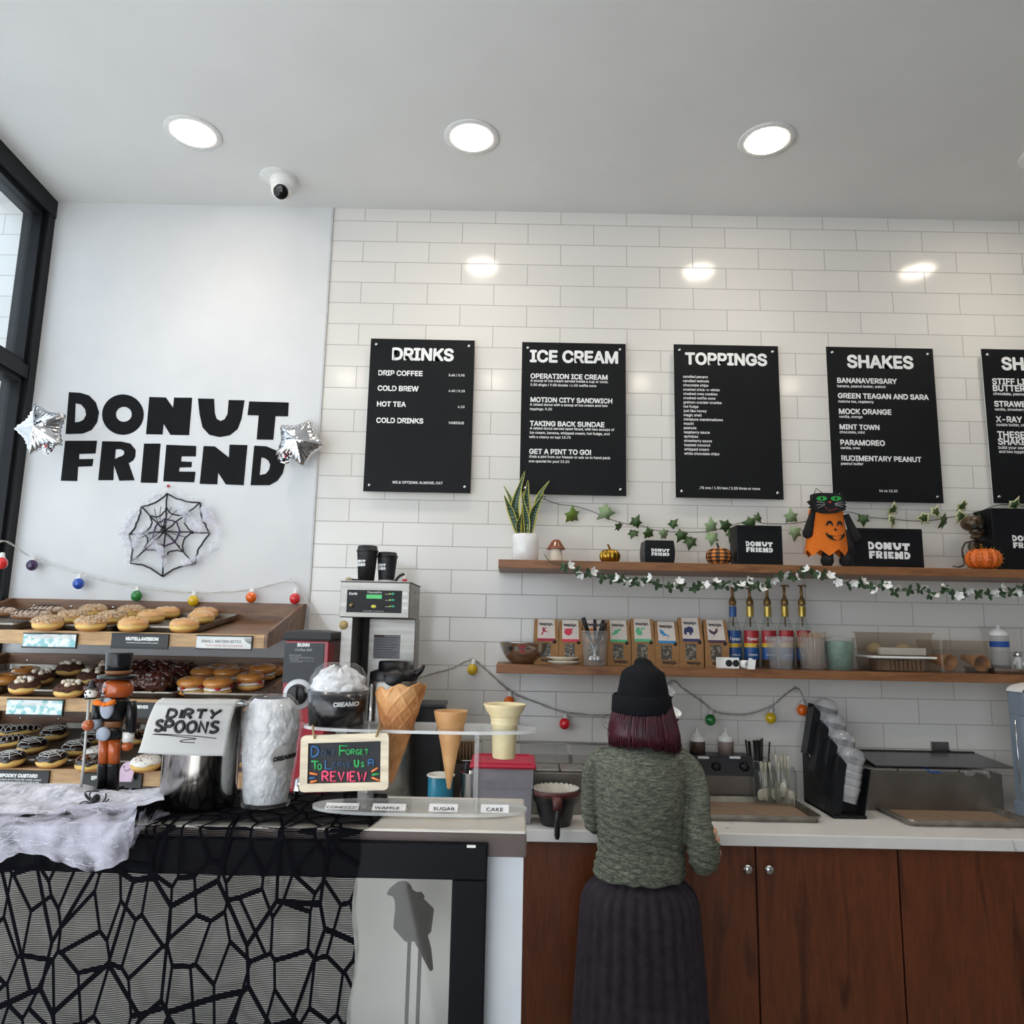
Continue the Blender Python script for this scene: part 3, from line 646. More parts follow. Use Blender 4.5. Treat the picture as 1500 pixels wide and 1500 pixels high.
# --- sheet pans
t = NT('pan_mesh'); ck = t.new('ShaderNodeTexChecker', i_Scale=1.0); t.link(t.coords((190, 190, 190)), ck.inputs[0]); ck.inputs[1].default_value = lin('#4a443e'); ck.inputs[2].default_value = lin('#837a6f')
t.link(ck.outputs[0], t.b.inputs['Base Color']); t.b.inputs['Roughness'].default_value = .5; t.b.inputs['Metallic'].default_value = .35; M_mesh = t.m
M_pan = mat('baked_aluminium', '#a8a49c', .38, 1.0, col2='#857f76', ns=14)
def pan_obj(name, label, w_, d_, loc, rot, liner=M_mesh, group=None):
    r = thing(name, label, 'tray', (0, 0, 0), group); h = .024; b = .012
    def ring(x, y, z, rr):
        out = []
        for qx, qy, a0 in ((1, 1, 0), (-1, 1, 90), (-1, -1, 180), (1, -1, 270)):
            for k in range(5): a = math.radians(a0+k*22.5); out.append((qx*(x-rr)+rr*math.cos(a), qy*(y-rr)+rr*math.sin(a), z))
        return out
    mb = MB(); X, Y = w_/2, d_/2
    rings = [ring(X-b, Y-b, 0, .02), ring(X-.004, Y-.004, h-.003, .028), ring(X, Y, h, .03), ring(X, Y, h-.006, .03), ring(X-.002, Y-.002, h-.005, .029), ring(X-b-.002, Y-b-.002, .002, .02)]
    rings = [rings[3], rings[2], rings[1], rings[0]]; n = 20
    vs_ = [p for q in rings for p in q]; fs = [(j*n+i, j*n+(i+1) % n, (j+1)*n+(i+1) % n, (j+1)*n+i) for j in range(3) for i in range(n)]
    fs.append(tuple(range(3*n, 4*n))); mb.add(vs_, fs); inner = [p for q in ([ring(X-.004, Y-.004, h-.001, .027), ring(X-b-.001, Y-b-.001, .0015, .02)]) for p in q]
    mb.add(inner, [(i, (i+1) % n, n+(i+1) % n, n+i) for i in range(n)]+[tuple(range(n, 2*n))]); mb.obj('pan_body', M_pan, r, fix=False)
    if liner:
        m = MB(); m.box((-X+b+.006, -Y+b+.006, .002), (X-b-.006, Y-b-.006, .0045)); m.obj('liner', liner, r)
    r.location = loc; r.rotation_euler = rot; return r
PL = [(0, 25, 923, 'sheet pan of nut-coated bars at the left end of the top rack shelf'), (0, 163, 926, 'sheet pan in the middle of the top rack shelf under coconut doughnuts'), (0, 286, 929, 'sheet pan at the right of the top rack shelf under maple doughnuts'),
      (1, -18, 1024, 'sheet pan of plain rings at the left end of the middle rack shelf'), (1, 126, 1026, 'sheet pan on the middle rack shelf under marshmallow doughnuts'), (1, 252, 1028, 'sheet pan on the middle rack shelf under chocolate fritters'), (1, 383, 1030, 'sheet pan on the middle rack shelf under berry cream doughnuts'),
      (2, 103, 1128, 'sheet pan on the bottom rack shelf under chocolate web doughnuts'), (2, 231, 1130, 'sheet pan on the bottom rack shelf behind the nutcracker'), (2, 362, 1132, 'sheet pan on the bottom rack shelf behind the steel spoon pot')]
for ti, px, py, lab in PL:
    q = ontier(px, py, ti, 0); w_, d_ = .312, .435; a = tilt(ti); ym = (YF+.02+YB-.01)/2
    cx0 = q.x-w_/2; lo = RXL+.004+w_/2
    if cx0 < lo: w_ = max(.08, (q.x-RXL-.004)); cx0 = q.x-w_/2
    pan_obj('sheet_pan', lab, w_, d_, (cx0, ym, tz(ti, ym)+.001), (a, 0, 0), group='sheet pans on the pastry rack')

# --- doughnuts
t = NT('dough'); co = t.coords(); sx = t.new('ShaderNodeSeparateXYZ'); t.link(co, sx.inputs[0]); mr = t.new('ShaderNodeMapRange'); mr.inputs[1].default_value = -.026; mr.inputs[2].default_value = .026
n1 = t.new('ShaderNodeTexNoise', i_Scale=60.0); t.link(co, n1.inputs[0]); ma = t.new('ShaderNodeMath', operation='MULTIPLY_ADD'); ma.inputs[1].default_value = .006; t.link(n1.outputs[0], ma.inputs[0]); t.link(sx.outputs[2], ma.inputs[2])
t.link(ma.outputs[0], mr.inputs[0])
t.link(t.ramp(mr.outputs[0], [(.10, lin('#a8662c')), (.34, lin('#cd8f46')), (.46, lin('#ecc978')), (.62, lin('#e8bf6c')), (.76, lin('#c98946')), (1.0, lin('#b87638'))]), t.b.inputs['Base Color'])
t.b.inputs['Roughness'].default_value = .6; t.bump(n1.outputs[0], .25, .001); M_dough = t.m
M_maple = mat('maple_glaze', '#d9a468', .3, col2='#cf955a', ns=25, coat=.3); M_icing = mat('pale_icing', '#ecd2b0', .35); M_choc = mat('dark_chocolate_glaze', '#241512', .22, col2='#1b0f0d', coat=.4)
M_crumb = mat('coconut_crumb', '#dccab0', .8, col2='#a9825a', ns=90); M_nutc = mat('chopped_nut', '#c79a63', .7, col2='#e3c896', ns=120); M_marsh = mat('toasted_marshmallow', '#f1ece2', .6, col2='#d9c3a0', ns=45)
M_oreo = mat('chocolate_crumb', '#5a3420', .8, col2='#3d2114', ns=120); M_fritt = mat('chocolate_fritter_glaze', '#52271c', .25, col2='#2f1510', ns=30, coat=.5, bump=.4, bs=60, bd=.003)
M_gloss = mat('clear_honey_glaze', '#c98a44', .2, col2='#b97735', ns=25, coat=.5); M_cream = mat('whipped_cream', '#f3eee6', .5); M_berry = mat('strawberry', '#b3222a', .3, col2='#7c1420', ns=60)
M_wicing = mat('white_icing', '#efece6', .4); M_spk = mat('orange_sprinkle', '#d9772c', .4); M_spd = mat('dark_sprinkle', '#1d1512', .4)
M_barn = mat('sugared_nut_coat', '#cdb9a6', .8, col2='#9a7a66', ns=110, bump=.5, bs=150, bd=.003)
rq = random.Random(11)
RD = .052
def body(mb, rx=RD, ry=None, h=.021, hole=0, fn=None, k=0, c=(0, 0, 0)):
    ry = ry or rx
    if hole:
        R = (rx+hole)/2; a = (rx-hole)/2
        mb.grid(lambda u, v: (math.cos(2*math.pi*u)*(R+a*math.cos(2*math.pi*v))+c[0], (math.sin(2*math.pi*u)*(R+a*math.cos(2*math.pi*v)))*ry/rx+c[1], h*math.sin(2*math.pi*v)+c[2]), 28, 14, k, closed_u=True)
    else:
        def sq(d):
            return (abs(d.x)**2.6+abs(d.y)**2.6+abs(d.z)**2.6)**(-1/2.6)
        mb.ball(c, (rx*.97, ry*.97, h), 26, 14, k, fn=lambda d: 1/((math.hypot(d.x, d.y)**2.7+abs(d.z)**2.7)**(1/2.7)))
def cap(mb, rx, ry=None, h=.021, z0=.004, k=0, drip=.003, seed=0, lift=.0012, dome=1.0):
    """glaze over the top of the bun"""
    ry = ry or rx; rg = random.Random(seed); ph = [rg.uniform(0, 6.3) for _ in range(3)]
    def fn(u, v):
        a = 2*math.pi*u; low = z0+drip*math.sin(5*a+ph[0])+drip*.6*math.sin(9*a+ph[1]); zmin = low/h
        tt = v; zz = 1-(1-zmin)*tt**2 if tt > 0 else 1
        rr = (max(0, 1-abs(zz)**2.7))**(1/2.7); return (math.cos(a)*(rx*.97*rr+lift*min(1, tt*2)), math.sin(a)*(ry*.97*rr+lift*min(1, tt*2)), h*zz+lift)
    mb.grid(fn, 36, 9, k, closed_u=True)
def topz(x, y, rx, ry, h): q = min(.999, math.hypot(x/(rx*.97), y/(ry*.97))); return h*(1-q**2.7)**(1/2.7)
def bits(mb, rx, ry, h, n, size, seed, ext=.92, k=0, shape='box'):
    rg = random.Random(seed)
    for _ in range(n):
        a = rg.uniform(0, 6.283); q = ext*math.sqrt(rg.random()); x, y = math.cos(a)*rx*.97*q, math.sin(a)*ry*.97*q; z = topz(x, y, rx, ry, h)+.001
        M = TR((x, y, z)) @ Matrix.Rotation(rg.uniform(0, 6), 4, V((rg.random()-.5, rg.random()-.5, rg.random()-.5)).normalized()); s_ = size*rg.uniform(.6, 1.3)
        if shape == 'box': mb.box((-s_, -s_*.6, -s_*.35), (s_, s_*.6, s_*.35), k, M=M)
        elif shape == 'rod': mb.tube([M @ V((-s_*1.6, 0, 0)), M @ V((s_*1.6, 0, 0))], s_*.4, 5, k)
        else: mb.ball((x, y, z+s_*.4), (s_, s_, s_*.85), 10, 7, k)
def web(mb, rx, ry, h, k=0, w_=.0011):
    n = 7
    def pt(a, q): x, y = math.cos(a)*rx*.97*q, math.sin(a)*ry*.97*q; return V((x, y, topz(x, y, rx, ry, h)+.0022))
    for i in range(n):
        a = 2*math.pi*i/n+.3; mb.tube([pt(a, q/6*.93) for q in range(7)], w_, 5, k)
        for q in (.3, .55, .8):
            b = a+2*math.pi/n; mb.tube([pt(a, q), pt(a+math.pi/n*.6, q-.055), pt(a+math.pi/n, q-.075), pt(a+math.pi/n*1.4, q-.055), pt(b, q)], w_, 5, k)
def proto(kind, seed):
    r = thing('doughnut', '', 'doughnut'); L_ = None
    if kind in ('coco', 'maple', 'plainmaple', 'web', 'sprink', 'white', 'marsh'):
        MBb = MB(); body(MBb, h=.025); MBb.obj('dough', M_dough, r)
        gm = {'coco': M_maple, 'maple': M_maple, 'plainmaple': M_maple, 'web': M_choc, 'sprink': M_choc, 'white': M_wicing, 'marsh': M_oreo}[kind]
        m = MB(); cap(m, RD, h=.025, seed=seed, z0=.004 if kind != 'marsh' else .003, drip=.0025); g = m.obj('glaze', gm, r, fix=False)
        m = MB()
        if kind == 'coco': bits(m, RD, RD, .025, 300, .0052, seed, .99); m.obj('crumb_topping', M_crumb, r)
        if kind == 'maple': bits(m, RD, RD, .025, 70, .0048, seed, .7); m.obj('nut_topping', M_nutc, r)
        if kind == 'plainmaple':
            m.tube([V((x_, .016*math.sin(i*1.3), topz(x_, .016*math.sin(i*1.3), RD, RD, .025)+.002)) for i, x_ in enumerate([-.04+.0055*j for j in range(15)])], .0018, 6); m.obj('icing_swirl', M_icing, r)
        if kind == 'web': web(m, RD, RD, .025); m.obj('icing_web', M_wicing, r)
        if kind == 'sprink':
            bits(m, RD, RD, .025, 70, .0022, seed, .95, shape='rod'); m.obj('white_sprinkles', M_cream, r); m = MB(); bits(m, RD, RD, .025, 50, .0022, seed+9, .95, shape='rod'); m.obj('orange_sprinkles', M_spk, r)
        if kind == 'white':
            bits(m, RD, RD, .025, 50, .0022, seed, .95, shape='rod'); m.obj('dark_sprinkles', M_spd, r); m = MB(); bits(m, RD, RD, .025, 50, .0022, seed+5, .95, shape='rod'); m.obj('orange_sprinkles', M_spk, r)
        if kind == 'marsh':
            bits(m, RD, RD, .025, 160, .003, seed, .99); m.obj('chocolate_crumbs', M_oreo, r); m = MB(); bits(m, RD*.8, RD*.8, .027, 15, .0088, seed+2, .85, shape='ball'); m.obj('marshmallows', M_marsh, r)
    if kind in ('bar', 'webbar'):
        rx, ry = .072, .029; m = MB(); body(m, rx, ry, .019); m.obj('dough', M_dough if kind == 'webbar' else mat('brown_dough', '#a8734c', .7), r)
        m = MB(); cap(m, rx, ry, .019, seed=seed, z0=-.004 if kind == 'bar' else .001); m.obj('glaze', M_barn if kind == 'bar' else M_choc, r, fix=False)
        m = MB()
        for i in range(6 if kind == 'bar' else 7):
            x = -.052+i*.0185; pts = [V((x+.012*q, ry*.9*q, topz(x+.012*q, ry*.9*q, rx, ry, .019)+.0035)) for q in [-1+.2*j for j in range(11)]]; m.tube(pts, .0019 if kind == 'bar' else .0013, 5)
            if kind == 'webbar': m.tube([V((x-.012*q, ry*.9*q, topz(x-.012*q, ry*.9*q, rx, ry, .019)+.002)) for q in [-1+.2*j for j in range(11)]], .0011, 5)
        m.obj('icing_stripes', M_choc if kind == 'bar' else M_wicing, r)
    if kind == 'ring':
        m = MB(); body(m, RD, h=.018, hole=.012); m.obj('dough', M_gloss, r)
        m = MB(); m.grid(lambda u, v: (math.cos(6.2832*u)*(.032+.0205*math.cos(.35+2.45*v)), math.sin(6.2832*u)*(.032+.0205*math.cos(.35+2.45*v)), .0186*math.sin(.35+2.45*v)), 28, 8, closed_u=True); m.obj('glaze', M_gloss, r, fix=False)
    if kind == 'fritter':
        from mathutils import noise as nz_
        m = MB(); m.ball((0, 0, .006), (.056, .052, .034), 40, 26, fn=lambda d: 1+.20*nz_.noise(d*3.2+V((seed*3.1, 0, 0)))+.12*nz_.noise(d*7.5+V((0, seed, 0)))); m.obj('dough', M_fritt, r)
        m = MB(); rg = random.Random(seed)
        for i in range(26):
            d = V((rg.gauss(0, 1), rg.gauss(0, 1), abs(rg.gauss(0, 1)))).normalized(); p = V((d.x*.054, d.y*.050, .006+d.z*.034)); m.ball(p, (.011*rg.uniform(.6, 1.2),)*3, 9, 6)
        m.obj('glaze_lumps', M_fritt, r)
    if kind == 'berry':
        m = MB(); body(m, RD*.98, h=.013, c=(0, 0, -.013)); m.obj('bottom_half', M_dough, r)
        m = MB(); m.ball((0, 0, .001), (RD*.97, RD*.97, .009), 30, 10, fn=lambda d: 1+.05*math.sin(9*math.atan2(d.y, d.x))); m.obj('cream_filling', M_cream, r)
        m = MB(); rg = random.Random(seed)
        for i in range(9): a = rg.uniform(0, 6.28); m.ball((math.cos(a)*.045, math.sin(a)*.045, .006), (.011, .011, .0055), 10, 7)
        m.obj('berry_pieces', M_berry, r)
        m = MB(); m.grid(lambda u, v: (math.cos(6.2832*u)*(.027+.0265*math.cos(6.2832*v)), math.sin(6.2832*u)*(.027+.0265*math.cos(6.2832*v)), .021+.0165*math.sin(6.2832*v)), 28, 14, closed_u=True); m.obj('top_half', M_gloss, r)
    return r
LAB = {'bar': 'chocolate-striped nut bar', 'coco': 'coconut-crumb doughnut', 'maple': 'nutty maple doughnut', 'plainmaple': 'maple glazed doughnut', 'ring': 'plain glazed ring doughnut', 'marsh': 'marshmallow-topped doughnut',
       'fritter': 'lumpy dark chocolate fritter', 'berry': 'cream and berry filled doughnut', 'web': 'chocolate web doughnut', 'webbar': 'chocolate bar with white icing stripes', 'sprink': 'chocolate doughnut with sprinkles', 'white': 'white sprinkle doughnut'}
DO = [  # kind, tier, px, py, rotation, where
 ('bar',0,-2,896,.1,'at the left end of the top shelf by the window frame'),('bar',0,46,901,.35,'on the top shelf, front one of the crossed pair'),('bar',0,68,893,.2,'on the top shelf, rear one of the crossed pair'),
 ('coco',0,70,913.5,.2,'on the top shelf directly above the teal name tag'),('coco',0,106,905,.9,'on the top shelf, second row behind the teal tag'),('coco',0,137,891,1.5,'on the top shelf, back row in the middle'),('coco',0,133,914.5,2.0,'on the top shelf between the two front name tags'),('coco',0,165,905.5,.4,'on the top shelf, second row above the dark tag'),('coco',0,193,895,1.2,'on the top shelf, back row beside the maple ones'),
 ('maple',0,195,915.5,.5,'on the top shelf above the dark name tag'),('maple',0,221,904,1.0,'on the top shelf, second row above the dark tag'),('plainmaple',0,245,894.5,.5,'on the top shelf, back row under the green bulb'),
 ('plainmaple',0,270,916.5,.3,'at the front right of the top shelf'),('plainmaple',0,295,905,.9,'on the top shelf, middle one at the pan edge'),('plainmaple',0,301,893,.2,'on the top shelf, rearmost at the pan edge'),
 ('ring',1,8,995,0,'at the left end of the middle shelf, front'),('ring',1,38,984,0,'at the left end of the middle shelf, rear'),
 ('marsh',1,36,1006,.3,'at the front left of the middle shelf'),('marsh',1,58,994,1.2,'on the middle shelf behind the front left one'),('marsh',1,103,981,2.2,'in the back row of the middle shelf'),('marsh',1,102,1011,.8,'at the front of the middle shelf beside the baton'),('marsh',1,134,993,1.7,'on the middle shelf just left of the pumpkin head'),('marsh',1,157,981,.2,'on the middle shelf behind the top hat'),
 ('fritter',1,150,1011,.2,'on the middle shelf half behind the pumpkin head'),('fritter',1,204,984,1.1,'on the middle shelf right of the top hat'),('fritter',1,204,1002,2.0,'on the middle shelf right of the pumpkin head'),('fritter',1,238,984,2.7,'on the middle shelf, topmost of the fritter pile'),('fritter',1,229,1010,.6,'on the middle shelf, front of the fritter pile'),('fritter',1,270,988,.9,'on the middle shelf at the right of the fritter pile'),('fritter',1,252,1000,.4,'on the middle shelf behind the front fritter'),
 ('berry',1,281,1007,.3,'at the front of the middle shelf, first beside the fritters'),('berry',1,319,1008,1.0,'at the front of the middle shelf above the paper sign'),('berry',1,367,1000,1.8,'at the front right of the middle shelf'),('berry',1,299,992,.7,'second row on the middle shelf, leftmost'),('berry',1,332,992,2.2,'in the second row of the middle shelf'),('berry',1,385,987,2.9,'second row by the grinder'),
 ('ring',1,319,981,0,'in the third row behind the berry doughnuts, left'),('ring',1,350,986,0,'in the third row behind the berry doughnuts, right'),('ring',1,335,975,0,'in the back row of the middle shelf, first'),('ring',1,367,976,0,'in the back row of the middle shelf, second'),('ring',1,400,977,0,'in the back row beside the coffee grinder'),
 ('webbar',2,0,1070,.5,'at the left end of the bottom shelf, rearmost'),('webbar',2,28,1070,.5,'at the back left of the bottom shelf'),('webbar',2,14,1086,.5,'at the left of the bottom shelf, nearest'),
 ('web',2,48,1092,.2,'in the second row of the bottom shelf'),('web',2,80,1074,1.1,'in the back row of the bottom shelf'),('web',2,14,1112,.5,'at the front left of the bottom shelf'),('web',2,76,1112,2.0,'at the front of the bottom shelf above the cobweb'),('web',2,112,1096,.9,'on the bottom shelf left of the baton'),('web',2,139,1080,.4,'on the bottom shelf between baton and nutcracker'),
 ('sprink',2,133,1117,.4,'at the front of the bottom shelf left of the boots'),('white',2,146,1104,1.4,'on the bottom shelf half behind the nutcracker legs'),('sprink',2,199,1080,2.2,'on the bottom shelf right of the nutcracker'),('white',2,214,1118,.8,'at the front of the bottom shelf right of the pink tag'),
 ('sprink',2,262,1080,.3,'on the bottom shelf behind the paper sign'),('sprink',2,349,1112,.3,'on the bottom shelf between the steel pot and the clear cup')]
first = {}
for n_, (k, ti, px, py, rz, wh) in enumerate(DO):
    p = ontier(px, py, ti, .029 if k not in ('fritter', 'berry') else .028)
    if p.y > -.10: q = P(px, py, -.10); p = V((q.x, -.10, tz(ti, -.10)+.029))
    if k == 'fritter' and n_ in (27,): p = p+V((0, 0, .02))
    R_ = (Matrix.Rotation(tilt(ti), 3, 'X') @ Matrix.Rotation(rz, 3, 'Z')).to_euler()
    lab = LAB[k]+' '+wh; g = 'doughnuts on the pastry rack'
    if k not in first: o = proto(k, len(first)*3+1); first[k] = o; put(o, p, tuple(R_)); o['label'] = lab; o['group'] = g
    else: o = dup(first[k], p, tuple(R_), lab, g)

# --- name tags on the rails
M_tagb = mat('black_tag_holder', '#1a1b1d', .35); M_teal = mat('teal_tag_print', '#8fc4c6', .4, col2='#eaf0f0', ns=40, sharp=(.45, .55)); M_tagblk = mat('black_tag_card', '#1d1e20', .4)
def name_tag(label, px0, px1, py0, py1, card, lines, tcol):
    a, b = P(px0, py0, YF-.012), P(px1, py1+(px1-px0)*.02, YF-.012); r = thing('name_tag', label, 'sign', ((a.x+b.x)/2, YF-.01, b.z), 'name tags along the pastry rack rails')
    y0 = YF-.0085
    mb = MB(); mb.box((a.x, y0-.009, b.z-.002), (b.x, y0, b.z+.003), bev=.001); mb.box((a.x, y0-.009, a.z-.003), (b.x, y0, a.z+.001), bev=.001); mb.box((a.x, y0-.003, b.z), (b.x, y0, a.z)); mb.box((b.x-.003, y0-.009, b.z), (b.x, y0, a.z)); mb.obj('holder', M_tagb, r)
    mb = MB(); mb.box((a.x+.001, y0-.005, b.z+.003), (b.x-.003, y0-.0035, a.z-.003)); mb.obj('card', card, r)
    for s_, xl, xr, yb, bo in lines:
        m = MB(); ptext(m, s_, xl, xr, yb, y0-.0058, bold=bo); m.obj('lettering', tcol, r)
    return r
tg = name_tag('teal and white name tag at the left of the top rail', 35, 112, 927, 948, M_teal, [('SOMETHING COCONUT',40,108,934.5,.06)], M_white)
name_tag('black name tag in the middle of the top rail', 164, 246, 927.5, 949, M_tagblk, [('NUTELLAVISION',184,232,937.5,.06),('chocolate hazelnut custard filled, glazed',185,231,942,.01)], M_wtext)
name_tag('white handwritten name tag at the right of the top rail', 288.5, 369, 930.5, 950.5, M_paper, [('SMALL BROWN BITES',295,353,941,.0),],  M_ink)
q = [o for o in bpy.data.objects if o.get('label', '').startswith('white handwritten')][0]
m = MB(); ptext(m, 'TASTE CAN BE .85  12 FOR $9.50', 300, 355, 946.5, YF-.0145, bold=.0); m.obj('red_lettering', mat('red_ink', '#d05a3a', .5), q)
m = MB()
for i in range(5): m.tube(crv([P(358+i*2, 935, YF-.0145), P(361+i*1.6, 940+i*.3, YF-.0145), P(366, 941.5+i*.6, YF-.0145)], 4), .0007, 4)
m.obj('doodle', M_ink, q)
name_tag('teal glossy name tag at the left of the middle rail', 11, 92, 1023.5, 1047, M_teal, [('SENSES FALL',31,69,1033,.05)], M_white)
name_tag('black name tag on the middle rail behind the nutcracker shoulder', 143, 225, 1028, 1050, M_tagblk, [('REVER',199.5,217,1037.5,.05)], M_wtext)
name_tag('black name tag at the left of the bottom rail', -9, 71, 1128, 1149, M_tagblk, [('SPOOKY CUSTARD',-1,55,1138,.06),('chocolate donut filled with vanilla custard',-6,60,1142.5,.005),('topped with chocolate glaze and a web',-4,57,1146,.005)], M_wtext)
name_tag('black name tag on the bottom rail behind the nutcracker boots', 123, 207, 1132, 1155, M_tagblk, [('SP',133,142,1142,.06),('S',191.5,196,1142.5,.06)], M_wtext)
# pink gravestone cut-out leaning on the bottom rail
a, b = P(171, 1145, YF-.04), P(192, 1145, YF-.04); zt_ = P(182, 1115.5, YF-.04).z; hw = (b.x-a.x)/2; c = V(((a.x+b.x)/2, YF-.04, a.z))
M_pink = mat('pink_card', '#d9bcd2', .6); r = thing('paper_gravestone', 'small pink paper gravestone with a smiling face on the bottom rail', 'decoration', c); h_ = zt_-a.z
Mg = XF(c, UX, V((.12, .15, 1)).normalized(), V((0, -1, .15)).normalized())
mb = MB(); mb.poly([[(-hw, 0), (hw, 0), (hw, h_-hw)]+[(hw*math.cos(t_), h_-hw+hw*math.sin(t_)) for t_ in [math.pi*i/12 for i in range(1, 12)]]+[(-hw, h_-hw)]], -.008, 0, M=Mg); mb.obj('card', M_pink, r)
mb = MB(); f_ = lambda x, y: Mg @ V((x*hw, y*h_, .0008))
mb.tube(crv([f_(-.45, .62), f_(-.2, .54), f_(.1, .55), f_(.35, .64)], 5), .0009, 5)
for x in (-.55, .5): mb.tube(crv([f_(x-.14, .70), f_(x, .75), f_(x+.14, .70)], 4), .0009, 5)
mb.obj('face', M_ink, r)
# ================================================================== things on the upper shelf
def k1(x, y): return (700+x/6, 680+y/6)
def k2(x, y): return (900+x/6, 680+y/6)
def k3(x, y): return (1120+x/6, 680+y/6)
def k4(x, y): return (1250+x/6, 680+y/6)
def at(k, x, y, Y): return P(*k(x, y), Y)
# snake plant
Yp = -.14; a, b = P(750.3, 800, Yp), P(789, 800, Yp); pc = (a.x+b.x)/2; pr_ = (b.x-a.x)/2; pt_ = P(770, 783, Yp).z
plant = thing('snake_plant', 'snake plant with yellow-edged leaves in a white pot on the upper shelf', 'plant', (pc, Yp, ZU))
mb = MB(); h_ = pt_-ZU; mb.lathe([(0, 0), (pr_-.004, 0), (pr_, .004), (pr_, h_-.003), (pr_-.002, h_), (pr_-.006, h_), (pr_-.007, h_-.03), (0, h_-.03)], 40, c=(pc, Yp, ZU)); mb.obj('pot', mat('white_ceramic', '#efedea', .2, coat=.4), plant)
MB().lathe([(pr_-.008, pt_-.012-ZU), (0, pt_-.010-ZU)], 24, c=(pc, Yp, ZU)).obj('soil', mat('soil', '#2c2119', .9, ns=120, bump=.6), plant)
t = NT('snake_leaf'); wv = t.new('ShaderNodeTexWave', wave_type='BANDS', bands_direction='Z', i_Scale=26.0, i_Distortion=9.0, i_Detail=2.0); t.link(t.coords(), wv.inputs[0]); t.link(t.ramp(wv.outputs[1], [(.3, lin('#21382a')), (.7, lin('#55715a'))]), t.b.inputs['Base Color']); t.b.inputs['Roughness'].default_value = .4
M_sleaf, M_smarg = t.m, mat('leaf_margin', '#c3b83c', .4, col2='#d5cf66', ns=20)
for i, (b_, m_, t_, w_, dy) in enumerate([((370,620),(325,380),(412,70),84,-.01), ((425,620),(425,390),(442,140),95,.0), ((355,620),(290,430),(230,285),64,-.025), ((350,600),(300,330),(225,165),40,.035), ((455,620),(495,430),(578,268),76,-.02), ((455,600),(530,290),(632,125),50,.03), ((430,620),(425,480),(380,260),56,-.035), ((365,620),(360,540),(392,435),50,-.04), ((395,600),(400,400),(405,220),40,.02)]):
    pts = crv([at(k1, *b_, Yp)+V((0, dy*.4, 0)), at(k1, *m_, Yp)+V((0, dy*.9, 0)), at(k1, *t_, Yp)+V((0, dy*1.6, 0))], 10); W_ = w_/6*mpp(770, 760, Yp); n = len(pts)-1
    def fn(u, v, pts=pts, W_=W_, n=n, i=i):
        q = min(int(v*n), n-1); p = pts[q].lerp(pts[q+1], v*n-q); d = (pts[q+1]-pts[q]).normalized(); s_ = d.cross(V((0, -1, 0))).normalized()
        s_ = (Matrix.Rotation(.5*math.sin(i*2.1), 3, d) @ s_); nn = s_.cross(d); wd = W_*(.62+.38*math.sin(math.pi*min(1, v*1.25)))*(1-max(0, v-.55)/.45)**.7
        return p+s_*(u-.5)*wd-nn*(.25*wd*(1-(2*u-1)**2))
    m = MB(); m.grid(fn, 8, 20); m.k = [1 if (j % 8) in (0, 7) else 0 for j in range(len(m.f))]; o = m.obj('leaf', [M_sleaf, M_smarg], plant, fix=False)
    sm = o.modifiers.new('s', 'SOLIDIFY'); sm.thickness = .0015
# mushroom
Ym = -.15; c = at(k1, 687, 800, Ym); r = thing('mushroom_figure', 'small ceramic mushroom with a brown cap beside the plant pot', 'ornament', (c.x, Ym, ZU))
mb = MB(); s_ = mpp(815, 800, Ym)/6; zt_ = at(k1, 687, 660, Ym).z; zb_ = at(k1, 687, 748, Ym).z
mb.lathe([(0, 0), (50*s_, 0), (61*s_, .012), (59*s_, .026), (48*s_, zb_-ZU-.004), (44*s_, zb_-ZU+.003), (0, zb_-ZU+.003)], 28, c=(c.x, Ym, ZU)); mb.obj('stem', mat('cream_ceramic', '#e8ddcb', .5, col2='#d9cbb6'), r)
MB().lathe([(40*s_, zb_-ZU), (82*s_, zb_-ZU-.001), (83*s_, zb_-ZU+.002), (68*s_, zb_-ZU+.012), (48*s_, zt_-ZU-.014), (30*s_, zt_-ZU-.003), (0, zt_-ZU)], 32, c=(c.x, Ym, ZU)).obj('cap', mat('brown_cap_glaze', '#7a3c23', .3, col2='#8f5231', ns=40, coat=.4), r)
# pumpkins
def pumpkin(name, label, c, R, H, ribs, m, stem_m, depth=.10, pl=None):
    r = thing(name, label, 'ornament', c)
    def fn(u, v):
        t_ = math.pi*v; a = 2*math.pi*u; rr = 1-depth*(abs(math.cos(a*ribs/2))**4); q = math.sin(t_)**.8*rr; z = math.cos(t_)*(1-.22*math.exp(-(math.sin(t_)/.35)**2))
        return V(c)+V((R*q*math.cos(a), R*q*math.sin(a), H/2+H/2*z/.86*.86))
    mb = MB(); mb.grid(fn, ribs*10, 24, closed_u=True); mb.obj('body', m, r); e = V(c)+V((0, 0, H*.84))
    m2 = MB(); m2.tube(crv([e, e+V((-.002, 0, .014)), e+V((-.008, -.004, .026))], 6), [.0065-.0003*i for i in range(13)], 8); m2.ball(e+V((-.008, -.004, .026)), .004, 8, 6); m2.obj('stalk', stem_m, r); return r
M_gold = mat('gold_leaf', '#c39a3e', .28, 1.0, col2='#8d6a22', ns=70, bump=.2, bs=90)
c = at(k1, 1160, 800, -.15); pumpkin('gold_pumpkin', 'shiny gold pumpkin with a curled stalk on the upper shelf', (c.x, -.15, ZU), 92/6*mpp(893, 800, -.15), 118/6*mpp(893, 800, -.15)+.008, 12, M_gold, mat('gold_stalk', '#7b5a20', .4, 1.0))
t = NT('buffalo_plaid'); tc = t.new('ShaderNodeTexCoord'); sx = t.new('ShaderNodeSeparateXYZ'); t.link(tc.outputs['Object'], sx.inputs[0])
at2 = t.new('ShaderNodeMath', operation='ARCTAN2'); t.link(sx.outputs[1], at2.inputs[0]); t.link(sx.outputs[0], at2.inputs[1])
